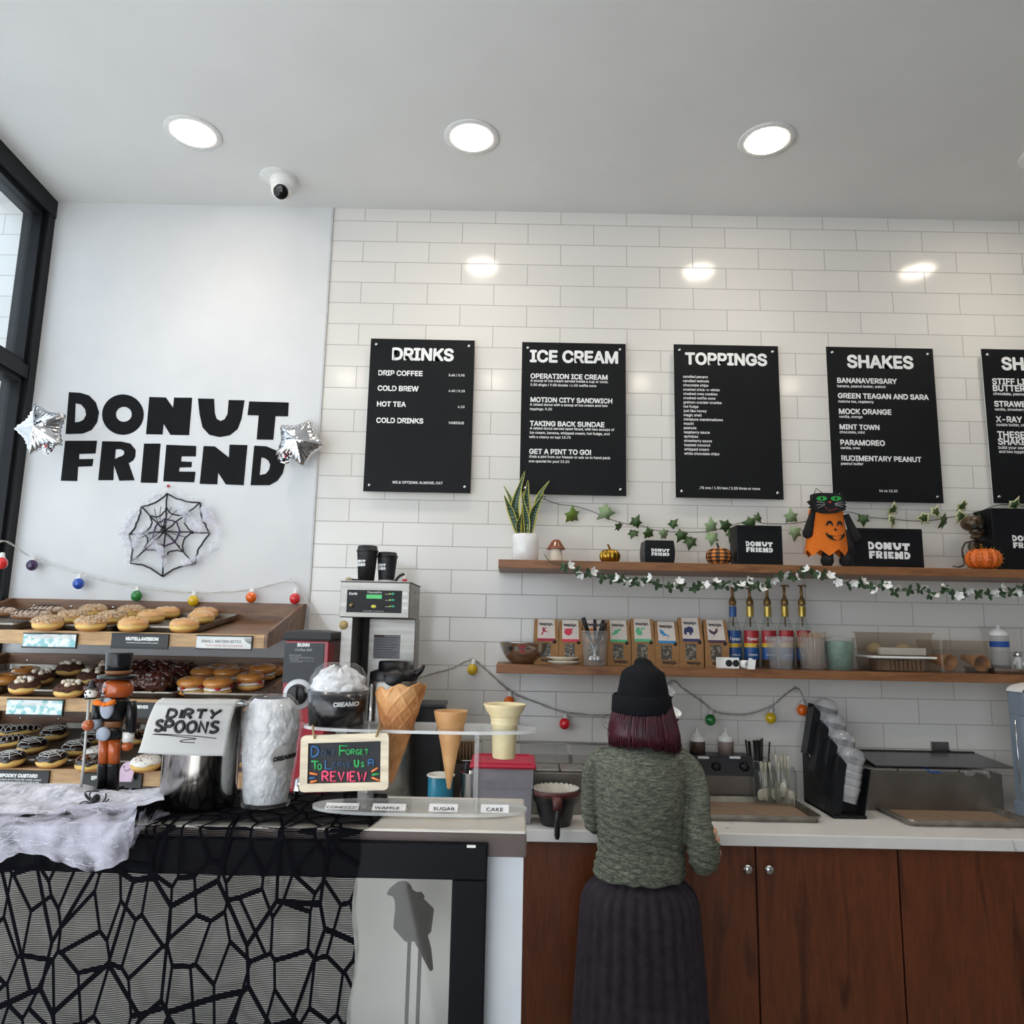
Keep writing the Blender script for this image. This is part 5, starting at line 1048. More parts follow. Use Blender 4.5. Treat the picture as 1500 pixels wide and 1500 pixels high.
for i, (px, nm, red, lab, pt) in enumerate(SY):
    Y = -.10; c = P(px, 960, Y); c.z = ZL; r = thing('syrup_bottle', lab, 'bottle', c, 'syrup bottles with pumps on the lower shelf'); m_ = mpp(px, 930, Y); zz = lambda y: P(px, y, Y).z-ZL
    R = 11.2*m_; nk = 5.0*m_
    MB().lathe([(0, 0), (R-.003, 0), (R, .004), (R, zz(922)), (R*.8, zz(915)), (nk*1.3, zz(908)), (nk, zz(902)), (nk, zz(888)), (nk*.9, zz(887))], 28, c=c).obj('glass', M_glassb, r, fix=False)
    MB().lathe([(0, .006), (R-.004, .006), (R-.004, zz(945)), (0, zz(945))], 24, c=c).obj('syrup', M_syr, r)
    MB().lathe([(nk+.0008, zz(903.5)), (nk+.0008, zz(888.5))], 20, c=c).obj('neck_foil', M_lblue if not red else M_goldf, r)
    mb = MB(); mb.lathe([(nk*.9, zz(887)), (nk*1.05, zz(886)), (nk*1.05, zz(880.5)), (nk*.75, zz(877.5)), (nk*.42, zz(874)), (nk*.4, zz(pt+2.5)), (nk*1.1, zz(pt+1.8)), (nk*1.1, zz(pt+.6)), (nk*.6, zz(pt)), (0, zz(pt))], 20, c=c); mb.tube([c+V((0, 0, zz(886))), c+V((0, 0, zz(918)))], .0035, 8); mb.tube([c+V((0, 0, zz(pt+1.2))), c+V((.006, -.028, zz(pt+1.2))), c+V((.007, -.034, zz(pt+3.5)))], .0032, 8); mb.obj('pump', M_brass, r)
    zt_, zb_ = zz(923.5), zz(966); a0 = -math.pi*.5-1.25; a1 = -math.pi*.5+1.25
    lb = MB(); lb.lathe([(R+.0006, zb_), (R+.0006, zb_+(zt_-zb_)*.42)], 24, a0=a0, a1=a1, c=c, k=0); lb.lathe([(R+.0006, zb_+(zt_-zb_)*.42), (R+.0006, zb_+(zt_-zb_)*.56)], 24, a0=a0, a1=a1, c=c, k=2); lb.lathe([(R+.0006, zb_+(zt_-zb_)*.56), (R+.0006, zt_)], 24, a0=a0, a1=a1, c=c, k=1 if red else 0)
    lb.obj('label', [M_lblue, M_lred, M_lyel], r, fix=False)
    mb = MB()
    def cyl_text(s_, z, w_, sh=0):
        q = MB(); text(q, s_, (-w_/2, 0, 0), UX, UZ, width=w_, bold=.02, shear=sh); mb.add([c+V(((R+.0014)*math.sin(v[0]/R), -(R+.0014)*math.cos(v[0]/R)+v[1], z+v[2])) for v in q.v], q.f)
    cyl_text('Torani', zb_+(zt_-zb_)*.66, R*1.5, .2); cyl_text(nm, zb_+(zt_-zb_)*.14, R*1.25); mb.obj('lettering', M_wtext, r)
    mb = MB(); mb.ball(c+V((R*.35, -R*.93, zb_+(zt_-zb_)*.47)), (R*.33, .0015, .010), 12, 6); mb.obj('emblem', mat('emblem_brown', '#3b2a1a', .5, col2='#b9a184', ns=150), r)
# sticker strip and roll
c = P(1090, 973, -.225); r = thing('sticker_roll', 'unrolled white label roll with black round stickers in front of the syrup bottles', 'roll', (c.x, -.225, ZL)); Ys_ = -.222
a, b = at(r7, -8, 980, Ys_), at(r7, 240, 980, Ys_); zt_ = at(r7, 100, 925, Ys_).z
mb = MB(); mb.grid(lambda u, v: (a.x+(b.x-a.x)*u, Ys_+.006*math.sin(u*5), ZL+.001+(zt_-ZL)*v), 16, 1)
R = .0165; cc = at(r7, 300, 985, Ys_+.004); cc.z = ZL+R+.001
mb.lathe([(R*.5, -.018), (R, -.018), (R, .018), (R*.5, .018), (R*.5, -.018)], 28, M=TR(cc) @ Matrix.Rotation(.5, 4, 'Z') @ Matrix.Rotation(math.pi/2, 4, 'X'))
mb.grid(lambda u, v: V((cc.x+.010+.030*v-.018*u*0, -.243-.006*u, ZL+.040*(1-u)-.026*u+.004*math.sin(v*6)))+V((-.012*u, 0, 0)), 8, 6)
mb.obj('paper_strip', M_paper, r, fix=False)
mb = MB()
for x in (128, 205): p = at(r7, x, 982, Ys_); mb.lathe([(0, 0), (.0135, 0)], 24, M=XF((p.x, Ys_-.0065+.0, ZL+(zt_-ZL)/2), UX, UZ, -UY))
mb.obj('stickers', M_ink, r, fix=False)
# clear measuring cup, stick cup, green tub
r, c, R, h_ = deli('measuring_cup', 'cloudy empty plastic measuring cup in front of the red-labelled syrup bottles', 1123.5, 1161.5, 932, -.19, M_frost, .84)
r, c, R, h_ = deli('stick_cup', 'cloudy plastic cup packed with wooden stir sticks', 1168.5, 1208, 933.5, -.19, M_frost, .80)
M_stick = mat('birch_stick', '#c6a589', .6, col2='#b8957a'); rg = random.Random(4)
st = MB()
for i in range(44):
    a_ = rg.uniform(0, 6.28); q = math.sqrt(rg.random()); x, y = math.cos(a_)*q, math.sin(a_)*q; p0 = c+V((x*R*.55, y*R*.55, .006)); p1 = c+V((x*R*1.12, y*R*.9, h_+.022+rg.uniform(-.006, .004)))
    o = MB().tube([p0, p1], .0024, 5, flat=.4).obj('stir_stick', M_stick); tag(o, 'thin wooden stir stick standing in the cloudy plastic cup', 'stick', 'stir sticks in the cloudy cup')
r, c, R, h_ = deli('green_tub', 'clear plastic tub filled with green shredded topping on the lower shelf', 1207.5, 1249, 933.5, -.19, M_frost, .86)
mb = MB(); mb.lathe([(0, .004), (R*.80, .004), (R*.92, h_*.86), (R*.6, h_*.90), (0, h_*.88)], 32, c=c); o = mb.obj('green_filling', mat('green_shreds', '#2c8463', .6, col2='#155b43', ns=60, bump=.8, bs=80, bd=.004), r); o['kind'] = 'stuff'
# stacked clear food boxes
def tub(name, label, x0, x1, yt, yb, Y, d, m, rz=0, rim=True, cat='container'):
    a, b = P(x0, yb, Y), P(x1, yb, Y); zt_ = P((x0+x1)/2, yt, Y).z; zb_ = max(ZL+.0005, P((x0+x1)/2, yb, Y).z); w_ = (b.x-a.x); c = V(((a.x+b.x)/2, Y+d/2, zb_)); r = thing(name, label, cat, c); M = TR(c) @ RZ(rz)
    mb = MB(); h_ = zt_-zb_
    def ring(hw, hd, z, rr=.012):
        out = []
        for qx, qy, a0 in ((1, 1, 0), (-1, 1, 90), (-1, -1, 180), (1, -1, 270)):
            for k in range(5): t_ = math.radians(a0+k*22.5); out.append(M @ V((qx*(hw-rr)+rr*math.cos(t_), qy*(hd-rr)+rr*math.sin(t_), z)))
        return out
    L_ = [ring(w_/2*.93, d/2*.93, 0), ring(w_/2*.985, d/2*.985, h_*.94), ring(w_/2, d/2, h_*.95), ring(w_/2, d/2, h_)]; n = 20
    mb.add([p for q in L_ for p in q], [(j*n+i, j*n+(i+1) % n, (j+1)*n+(i+1) % n, (j+1)*n+i) for j in range(3) for i in range(n)]+[tuple(range(n))[::-1]], 0, False); mb.obj('tub', m, r, fix=False); return r, c, w_, d, h_, M
M_poly = clear('smoky_polycarbonate', tint='#ebe5de', haze=.09, hazecol='#a89f96', rough=.08)
zl_ = P(1300, 960, -.20).z
r, c, w_, d, h_, M = tub('food_container', 'low clear container of upright brown wafers under the white lid', 1286, 1361, 965, 984, -.235, .20, M_poly)
M_wafer = mat('brown_wafer', '#8f6a4b', .7, col2='#7c5a3e', ns=40)
for i in range(9):
    p = P(1295 if i == 0 else 1305+6.3*(i-1), 975, c.y-.06); x = p.x; ww = .034 if i == 0 else .0125
    o = MB().box((x-ww/2, c.y-.075, c.z+.003), (x+ww/2, c.y+.03, c.z+h_*.86), bev=.001).obj('wafer', M_wafer); tag(o, 'thick wafer block at the left of the wafer row' if i == 0 else 'upright thin brown wafer in the low clear container', 'wafer', None if i == 0 else 'wafers in the low container')
q0 = c.z+h_; lid = MB(); a, b = P(1276, 960, -.235), P(1371, 962, -.235); lid.box((a.x, -.245, q0+.001), (b.x, -.04, q0+.009), bev=.003); o = lid.obj('container_lid', M_white); tag(o, 'white plastic lid between the two clear containers on the shelf', 'lid')
zz0 = q0+.0095
a, b = P(1281, 950, -.22), P(1367, 952, -.22); zt_ = P(1300, 926, -.23).z; c2 = V(((a.x+b.x)/2, -.135, zz0)); up = thing('food_container', 'upper clear container of pale dough balls on the white lid', 'container', c2); hw, hd, h2 = (b.x-a.x)/2*.96, .095, zt_-zz0
mb = MB(); M = TR(c2) @ RZ(.03)
def rg_(hw, hd, z): return [M @ V(p) for p in ((-hw, -hd, z), (hw, -hd, z), (hw, hd, z), (-hw, hd, z))]
L_ = [rg_(hw*.93, hd*.92, 0), rg_(hw*.985, hd*.98, h2*.93), rg_(hw*1.03, hd*1.05, h2*.95), rg_(hw*1.03, hd*1.05, h2)]; mb.add([p for q in L_ for p in q], [(j*4+i, j*4+(i+1) % 4, (j+1)*4+(i+1) % 4, (j+1)*4+i) for j in range(3) for i in range(4)]+[(3, 2, 1, 0)]); mb.obj('tub', M_poly, up, fix=False)
M_pale = mat('pale_dough', '#cbb68f', .7, col2='#b59f78', ns=20)
for (x, y, lab) in ((1280, 947, 'pale dough ball at the left inside the upper clear container'), (1323, 946, 'pale dough ball at the right inside the upper clear container')):
    p = P(x, y, -.13); o = MB().ball((p.x, -.13, zz0+.027), (.030, .028, .025), 18, 12).obj('dough_ball', M_pale, org=(p.x, -.13, zz0)); tag(o, lab, 'dough')
a, b = P(1291, 955, -.19), P(1362, 955, -.19); o = MB().box((a.x, -.185, zz0+.004), (b.x-.012, -.16, P(1320, 949, -.19).z), bev=.001).obj('paper_box', M_paper); tag(o, 'flat white paper box inside the upper clear container', 'box')
# cone container
r, c, w_, d, h_, M = tub('food_container', 'clear container with ice cream cones lying inside, near the squeeze bottle', 1379, 1454, 938.5, 986, -.225, .18, M_poly)
M_cone = mat('sugar_cone', '#c08a52', .65, col2='#ab7742', ns=40, bump=.3, bs=60)
for x, lab in ((1391, 'sugar cone lying at the left in the clear container'), (1437, 'sugar cone lying open end forward at the right in the clear container')):
    p = P(x, 968, -.19); zc = ZL+.040; k = MB(); Mq = TR((p.x, -.195, zc)) @ Matrix.Rotation(-math.pi/2+.15, 4, 'X') @ Matrix.Rotation(-.25 if x < 1400 else 0, 4, 'Y'); R = .034
    k.lathe([(R, 0), (R*.5, .08), (.012, .125), (.010, .125), (R*.5-.003, .078), (R-.0035, .0), (R, 0)], 28, M=Mq); o = k.obj('sugar_cone', M_cone, org=(p.x, -.15, ZL+.004)); tag(o, lab, 'cone')
# clear bowl behind, squeeze bottle, tray, shaker
p = P(1452, 933, -.06); rb_ = .088; zt_ = P(1452, 918, -.06).z
mb = MB(); mb.lathe([(0, ZL+.001), (rb_*.55, ZL+.001), (rb_*.9, ZL+(zt_-ZL)*.55), (rb_, zt_-.004), (rb_+.008, zt_), (rb_+.008, zt_-.003)], 40, c=(p.x+.03, -.105, 0)); o = mb.obj('clear_bowl', M_clear, org=(p.x+.03, -.105, ZL), fix=False); tag(o, 'clear plastic bowl behind the cone container and squeeze bottle', 'bowl')
Yq = -.17; c = P(1466.5, 975, Yq); m_ = mpp(1466, 950, Yq); zz = lambda y: P(1466, y, Yq).z
tr = thing('metal_tray', 'small aluminium tray under the squeeze bottle and white spout jar', 'tray', (c.x+.10, -.14, ZL)); mb = MB(); a, b = P(1457, 985, -.235), P(1545, 985, -.235); tz_ = P(1480, 979.5, -.235).z
mb.box((a.x+.012, -.225, ZL), (b.x, -.03, ZL+.002)); mb.box((a.x, -.235, tz_-.003), (b.x+.01, -.230, tz_), bev=.001)
mb.add([(a.x+.012, -.225, ZL), (b.x, -.225, ZL), (b.x+.008, -.233, tz_), (a.x, -.233, tz_), (a.x+.012, -.03, ZL), (a.x, -.022, tz_)], [(0, 1, 2, 3), (4, 0, 3, 5)]); mb.obj('pan_body', M_alu, tr, fix=False)
r = thing('squeeze_bottle', 'clear squeeze bottle with white nozzle cap and blue tape, on the shelf', 'bottle', (c.x, Yq, ZL+.003)); R = 12.4*m_; b0 = V((c.x, Yq, 0))
MB().lathe([(0, ZL+.003), (R, ZL+.003), (R, zz(931)), (R*.9, zz(929)), (R*.8, zz(928))], 28, c=b0).obj('bottle_body', clear('milky_plastic', haze=.35, hazecol='#c9c6c4', rough=.2), r, fix=False)
MB().lathe([(0, ZL+.005), (R*.95, ZL+.005), (R*.95, zz(974)), (0, zz(974))], 24, c=b0).obj('sauce', mat('brown_sauce', '#4a2a20', .3), r)
MB().lathe([(R+.0006, zz(948)), (R+.0006, zz(939.5))], 28, c=b0).obj('tape', mat('blue_tape', '#1c4e9c', .6, col2='#194489'), r, fix=False)
mb = MB(); mb.lathe([(R*1.0, zz(931)), (R*1.0, zz(925.5)), (R*.62, zz(924)), (R*.55, zz(922)), (R*.22, zz(921)), (R*.14, zz(915)), (0, zz(915))], 24, c=b0); mb.obj('nozzle_cap', M_white, r)
c = P(1492, 975, -.15); b0 = V((c.x, -.15, 0)); zz = lambda y: P(1492, y, -.15).z; m_ = mpp(1492, 960, -.15)
r = thing('spout_jar', 'white spout jar with a steel lid on the small metal tray', 'jar', (c.x, -.15, ZL+.002))
MB().lathe([(0, ZL+.003), (4.5*m_, ZL+.003), (4.5*m_, zz(963)), (3.5*m_, zz(962))], 20, c=b0).obj('jar_body', M_white, r)
MB().lathe([(5.5*m_, zz(962)), (6*m_, zz(960)), (6*m_, zz(956)), (4*m_, zz(954.5)), (0, zz(954.5))], 24, c=b0).obj('lid', M_chrome, r)
mb = MB(); mb.tube([b0+V((-.012, -.004, zz(968))), b0+V((-.020, -.006, zz(971))), b0+V((-.024, -.008, zz(975)))], [.008, .007, .004], 10); mb.tube([b0+V((.012, 0, zz(972))), b0+V((.05, 0, zz(972)))], .009, 10); mb.obj('spout', M_white, r)
# ================================================================== things on the back counter
def rect(x0, y0, x1, y1, Y):
    """world x0, z1(top), x1, z0(bottom) of a pixel rectangle on the plane Y"""
    xm, ym = (x0+x1)/2, (y0+y1)/2; return P(x0, ym, Y).x, P(xm, y0, Y).z, P(x1, ym, Y).x, P(xm, y1, Y).z
def q7(x, y): return (400+x/6, 780+y/6)
# --- coffee grinder
Y0 = -.56; x0, zt_, x1, _ = rect(411, 938, 476, 1165, Y0); Dg = .19
M_red = mat('grinder_red', '#a81c2c', .35, col2='#9c1826', ns=10, coat=.3); M_dgrey = mat('charcoal_panel', '#3b3d42', .5, col2='#35373b', ns=12)
r = thing('coffee_grinder', 'red coffee grinder with a charcoal front panel and black lid left of the brewer', 'coffee grinder', ((x0+x1)/2, Y0+Dg/2, ZK))
MB().box((x0, Y0, ZK), (x1, Y0+Dg, zt_), bev=.004).obj('housing', M_red, r)
a, zp1, b, zp0 = rect(415.5, 942, 474, 1001, Y0); MB().box((a, Y0-.003, zp0), (b, Y0, zp1), bev=.001).obj('front_panel', M_dgrey, r)
mb = MB(); zl = P(445, 925, Y0).z; zm = P(445, 937, Y0-.008).z
vs_ = []
for z, e in ((zt_-.001, .006), (zm+.004, .008), (zl-.004, .003), (zl, -.003)): vs_ += [(x0-e, Y0-e-.002, z), (x1+e, Y0-e-.002, z), (x1+e, Y0+Dg+e, z), (x0-e, Y0+Dg+e, z)]
xm = (x0+x1)/2; vs_ += [(xm-.01, Y0+.02, zl+.006), (xm+.03, Y0+.02, zl+.006), (xm+.03, Y0+Dg-.02, zl+.006), (xm-.01, Y0+Dg-.02, zl+.006)]
mb.add(vs_, [(j*4+i, j*4+(i+1) % 4, j*4+4+(i+1) % 4, j*4+4+i) for j in range(4) for i in range(4)]+[(3, 2, 1, 0), (16, 17, 18, 19)]); mb.obj('lid', mat('grinder_lid', '#232427', .45), r)
mb = MB(); ptext(mb, 'BUNN', 435.5, 453.5, 946.8, Y0-.0035, bold=.05); mb.obj('brand_lettering', M_wtext, r)
mb = MB(); ptext(mb, 'Coffee Mill', 432, 457, 953.5, Y0-.0035, bold=.008, shear=.35); mb.obj('lettering', mat('grey_lettering', '#b9b9b9', .5), r)
mb = MB()
for i in range(6): ptext(mb, ['select grind', 'place funnel under spout and press start', 'press switch to begin grinding, release', 'when finished', 'clean daily with dry brush and soft cloth', 'see manual for details'][i], 423.5+.3*i, 423+[18,32,37,14,36,20][i], 960.5+i*1.9, Y0-.0035, bold=.0)
mb.obj('small_print', mat('grey_lettering', '#b9b9b9', .5), r)
c = P(437, 1017, Y0-.004); R = 22*mpp(437, 1017, Y0)
MB().lathe([(R, 0), (R, .006), (R*.94, .008), (0, .008)], 40, M=XF(c+V((0, .003, 0)), UX, UZ, -UY)).obj('dial_plate', mat('dial_silver', '#cfd0d2', .4, .3), r)
MB().lathe([(R*.68, .008), (R*.66, .022), (R*.5, .026), (0, .026)], 32, M=XF(c, UX, UZ, -UY)).box((c.x-.004, Y0-.042, c.z-R*.6), (c.x+.004, Y0-.02, c.z+R*.6), bev=.002).obj('dial_knob', M_black, r)
a, zp1, b, zp0 = rect(432, 1110, 452, 1160, Y0); MB().lathe([(.018, 0), (.015, .05), (.017, .05), (.02, 0)], 20, c=((a+b)/2, Y0-.024, P(445, 1160, Y0).z)).obj('spout', M_chrome, r)
# --- coffee brewer
Y0 = -.49; Yk = -.19; x0, zt_, x1, zb_ = rect(498, 852.5, 600, 905, Y0); xb0 = P(494, 1040, Y0).x
r = thing('coffee_brewer', 'tall stainless steel coffee brewer with black control panel against the tiles', 'coffee machine', ((x0+x1)/2, (Y0+Yk)/2, ZK))
mb = MB(); mb.box((x0, Y0, zb_), (x1, Yk, zt_), bev=.003); mb.box((x0-.004, Y0-.004, zt_), (x1+.004, Yk, zt_+.004), bev=.001)
for i in range(3):
    z = zt_-.03-.03*i
    for j in range(2): mb.box((x1, Yk-.06-.09*j, z), (x1+.0015, Yk-.02-.09*j-.02, z+.006))
mb.obj('brew_head', M_steel, r)
a, _, b, _ = rect(537, 905, 606, 1100, -.30); MB().box((a, -.31, ZK), (b, Yk+.01, zb_), bev=.003).obj('rear_housing', M_steel, r)
a, _, b, _ = rect(495, 905, 512, 1100, Y0); MB().box((a, Y0, ZK), (b, Yk, zb_), bev=.002).obj('side_column', M_steel, r)
MB().box((b, -.30, ZK), (b+.10, -.295, zb_)).obj('recess_panel', mat('dark_recess', '#2b2a28', .5, .3), r)
MB().box((x0, Y0, ZK), (x1, -.31, ZK+.03), bev=.003).obj('base_plate', M_steel, r)
a, z1, b, z0 = rect(508, 864.5, 588.5, 897.5, Y0); MB().box((a, Y0-.0025, z0), (b, Y0, z1), bev=.001).obj('control_panel', M_mblack, r)
yl = Y0-.0032
a, z1, b, z0 = rect(537, 871, 559.5, 877, Y0); MB().box((a, yl-.0005, z0), (b, yl+.0005, z1)).obj('lcd_display', mat('lcd_green', '#39a653', .3, col2='#2f9147', emit=.5), r)
M_btn = mat('green_button', '#2f8f72', .4, emit=.25)
for y in (870, 879, 888.3): mb = MB(); c = P(575.5, y, yl); mb.ball(c, (.0075, .002, .004), 14, 8); mb.obj('button', M_btn, r)
for y in (870, 879, 888.3): mb = MB(); c = P(571, y, yl); mb.ball(c, (.0025, .002, .0025), 10, 6); mb.obj('indicator', mat('led_lime', '#c8d640', .4, emit=.6), r)
mb = MB(); c = P(547.3, 888.3, yl); mb.ball(c, (.0095, .002, .006), 16, 8); mb.obj('button', mat('yellow_button', '#d8cb4a', .4), r, fix=False)['label'] = 'yellow oval button'
mb = MB(); c = P(514.8, 886.7, yl); mb.lathe([(.008, 0), (.008, .004), (.005, .008), (0, .008)], 18, M=XF(c, UX, UZ, -UY)); mb.obj('knob', mat('brass_knob', '#8d7a55', .3, .8), r)
mb = MB(); ptext(mb, 'Curtis', 511, 523.5, 871, yl, bold=.03, shear=.3); ptext(mb, 'ThermoPro', 538, 559, 869, yl, bold=.0, shear=.2)
for y in (871, 880, 889.3): ptext(mb, 'batch', 564.5, 569.5, y, yl, bold=0)
ptext(mb, 'advanced digital control brewing system', 532, 562, 895.3, yl, bold=0); mb.obj('lettering', M_wtext, r)
mb = MB()
for y in (870, 880.5, 890): a, z1, b, z0 = rect(589.5, y-2.4, 597, y+2.2, Y0); mb.box((a, Y0-.0008, z0), (b, Y0, z1))
mb.obj('paper_labels', M_paper, r)
c = P(503.5, 915.5, Y0); MB().lathe([(0, 0), (.0165, 0), (.0165, .0008)], 28, M=XF(c+V((0, -.0009, 0)), UX, UZ, UY)).obj('round_sticker', mat('tan_sticker', '#b9a06a', .5, col2='#a8905c', ns=60), r)
a, z1, b, z0 = rect(547, 930, 586, 965, -.31); mb = MB(); mb.box((a, -.3112, z0), (b, -.31, z1)); mb.obj('notice', mat('notice_paper', '#8f8f92', .5, col2='#87878a'), r)
mb = MB()
for i in range(9): zz_ = z1-.010-i*(z1-z0-.016)/8; mb.box((a+.007, -.3120, zz_-.0012), (b-.004-.012*(i % 3), -.3112, zz_+.0012))
mb.obj('notice_lines', mat('grey_ink', '#55565a', .5), r)
mb = MB(); mb.box((a, -.3121, z1-.008), (a+(b-a)*.4, -.3112, z1-.001)); mb.obj('warning_strip', mat('dark_red_print', '#5e2a2a', .5), r)
BREWZ = zt_+.0045; BX = (x0, x1)
# cups on the brewer
M_cup = mat('black_paper_cup', '#1b1b1e', .55, col2='#161619'); 
def paper_cup(label, xl, xr, yt, Y, zb, rb_k, white=False):
    c = P((xl+xr)/2, yt, Y); R = (P(xr, yt, Y).x-P(xl, yt, Y).x)/2; h_ = c.z-zb; c = V((c.x, Y, zb)); r = thing('paper_cup', label, 'cup', c, 'black takeaway cups on the brewer')
    Rb = R*.72; zl_ = h_*.86
    wz = h_*.10 if white else 0; f = lambda z: Rb+(R*.95-Rb)*z/zl_
    MB().lathe([(0, .003), (Rb-.002, .003), (Rb-.002, 0), (f(0), 0), (f(wz), wz), (f(zl_), zl_)], 32, c=c, k=0).obj('cup_body', M_cup, r)
    if white: MB().lathe([(f(0)+.0004, 0), (f(wz)+.0004, wz)], 32, c=c).obj('white_band', M_paper, r)
    MB().lathe([(R*.95, zl_-.004), (R, zl_-.003), (R, zl_+.003), (R*.93, zl_+.006), (R*.90, h_-.002), (R*.86, h_), (R*.78, h_), (R*.75, h_-.005), (0, h_-.005)], 32, c=c).obj('lid', M_black, r)
    q = MB(); wl = R*1.5; zc = h_*.52; logo(q, (0, 0, 0), UX, UZ, wl); m = MB(); a0 = -.72
    m.add([c+V(((f(zc)+.0008)*math.sin(v[0]/R+a0), -(f(zc+v[2])+.0008)*math.cos(v[0]/R+a0), zc+v[2])) for v in q.v], q.f); m.obj('logo', M_wtext, r)
paper_cup('tall black paper cup with lid on top of the coffee brewer', 523, 554.5, 800, -.36, BREWZ, .72)
paper_cup('shorter black paper cup with a white bottom band on the coffee brewer', 552.5, 583, 809.5, -.33, BREWZ, .75, True)
a, b = P(507, 847, -.42), P(527, 850, -.40); a.z = b.z = BREWZ+.008; r = thing('brush', 'small pale bristle brush lying on top of the coffee brewer', 'brush', (a.x, -.42, BREWZ))
mb = MB(); mb.tube([a, a+V((.012, 0, .0)), a+V((.024, 0, -.002))], [.007, .008, .005], 10); mb.obj('bristles', mat('bristle', '#b3a68a', .8, ns=120), r); mb = MB(); mb.tube([a+V((.022, 0, -.002)), b+V((.03, 0, -.002))], .004, 8); mb.obj('handle', M_mblack, r)
c = P(593, 848, -.36); c.z = BREWZ; r = thing('marker_bottle', 'small red and white capped bottle on the right of the brewer top', 'bottle', c); mb = MB(); mb.lathe([(0, 0), (.009, 0), (.0095, .006), (.0095, .014), (.006, .017)], 16, c=c); mb.obj('base', mat('red_plastic', '#c8202e', .3), r); MB().lathe([(.0048, .016), (.0048, .040), (.003, .041), (0, .041)], 14, c=c).obj('cap', M_white, r)
a = P(579, 850, -.36); b = P(591, 841, -.36); a.z = BREWZ+.006; mb = MB(); mb.tube(crv([a, a.lerp(b, .5)+V((-.003, 0, .004)), b, b+V((.006, 0, -.004))], 6), .0055, 10); tag(mb.obj('plastic_hook', M_black, org=a), 'bent black plastic hook lying beside the short cup on the brewer', 'tool')
# thermal server under the brewer
c = P(572, 1100, -.43); c = V((c.x, -.43, ZK+.03)); r = thing('thermal_server', 'steel thermal coffee server with black spouted lid under the brewer', 'coffee server', c); R = .088; zl_ = P(572, 992, -.43).z-c.z; zt_ = P(560, 968, -.43).z-c.z
MB().lathe([(0, 0), (R, 0), (R, zl_-.02), (R*.96, zl_-.005), (R*.7, zl_)], 36, c=c).obj('body', M_steel, r)
mb = MB(); mb.lathe([(R*.98, zl_-.010), (R*1.0, zl_-.002), (R*.98, zl_+.018), (R*.80, zl_+.026), (R*.66, zl_+.028), (R*.64, zt_-.004), (R*.58, zt_), (0, zt_)], 36, c=c); e = c+V((R*.9, -.01, zl_+.012)); mb.tube(crv([e, e+V((.02, -.004, .014)), e+V((.034, -.006, .036))], 5), [.016-.0012*i for i in range(11)], 10); mb.obj('lid', M_black, r)
mb = MB(); mb.lathe([(R*.42, 0), (R*.40, .014), (0, .015)], 28, M=XF(c+V((.012, -R*.82, zl_+.006)), UX, V((0, .5, .86)), V((0, -.86, .5)))); mb.obj('push_button', M_black, r)
mb = MB(); mb.tube([c+V((-R*.75, -R*.85, -.02)), c+V((-R*.75, -R*.85, zl_-.02))], .006, 10); mb.obj('sight_gauge', M_chrome, r)
# --- black louvred bin
Y0 = -.40; x0, zt_, x1, _ = rect(601, 1032, 647, 1170, Y0); r = thing('black_bin', 'tall black ribbed plastic bin behind the sugar cone', 'bin', ((x0+x1)/2, Y0+.08, ZK))
MB().box((x0, Y0, ZK), (x1, Y0+.16, zt_), bev=.006).obj('bin_body', M_mblack, r); mb = MB()
for i in range(28): z = ZK+.04+i*.009; mb.box((x0+.03, Y0-.002, z), (x1-.004, Y0, z+.004))
mb.obj('ribs', M_black, r); MB().box((x0-.004, Y0-.005, zt_-.012), (x1+.004, Y0+.165, zt_+.002), bev=.003).obj('rim', M_black, r)
# brown sleeves in a holder
Y0 = -.34; x0, zt_, x1, zb_ = rect(664, 1096, 708, 1160, Y0); r = thing('sleeve_holder', 'dark wire holder beside the red-lidded tub', 'holder', ((x0+x1)/2, Y0+.05, ZK)); MB().box((x0, Y0, ZK), (x1, Y0+.10, zt_-.06), bev=.003).obj('holder_box', mat('dark_brown_box', '#33271f', .6), r); mb = MB(); mb.tube([(x0, Y0, zt_-.045), (x1, Y0, zt_-.045), (x1, Y0+.1, zt_-.045), (x0, Y0+.1, zt_-.045)], .002, 6, closed=True); mb.obj('wire_rim', M_chrome, r)
for i in range(7): x = x0+.008+i*.0125; o = MB().lathe([(.030, 0), (.036, .10), (.0345, .10), (.0285, 0), (.030, 0)], 20, c=(x+.012, Y0+.05, zt_-.085), a0=2.2, a1=4.1).obj('cup_sleeve', mat('kraft_sleeve', '#6a5036', .8, col2='#574029', ns=60), org=(x, Y0+.05, zt_-.085)); tag(o, 'brown card cup sleeve in the row beside the red-lidded tub', 'cup sleeve', 'brown cup sleeves')
# teal tin and steel canister
Y0 = -.50; c = P(645, 1160, Y0); R = 20*mpp(645, 1140, Y0); zt_ = P(645, 1134.5, Y0).z; c = V((c.x, Y0, ZK)); r = thing('enamel_mug', 'teal enamel mug with a white rim behind the sugar cone tip', 'mug', c)
MB().lathe([(0, 0), (R*.92, 0), (R*.94, .004), (R*.94, zt_-ZK-.004)], 36, c=c).obj('mug_body', mat('teal_enamel', '#2f87a3', .2, col2='#2a7b96', coat=.5), r); h_ = zt_-ZK
MB().lathe([(R*.93, h_-.006), (R*1.03, h_-.004), (R*1.04, h_), (R*.98, h_+.002), (R*.90, h_-.004), (R*.89, .01), (0, .01)], 36, c=c).obj('rim', mat('white_enamel', '#ece8df', .2), r)
Y0 = -.50; c = P(687, 1160, Y0); R = 13.5*mpp(687, 1140, Y0); zt_ = P(687, 1131.5, Y0).z; c = V((c.x, Y0, ZK)); h_ = zt_-ZK
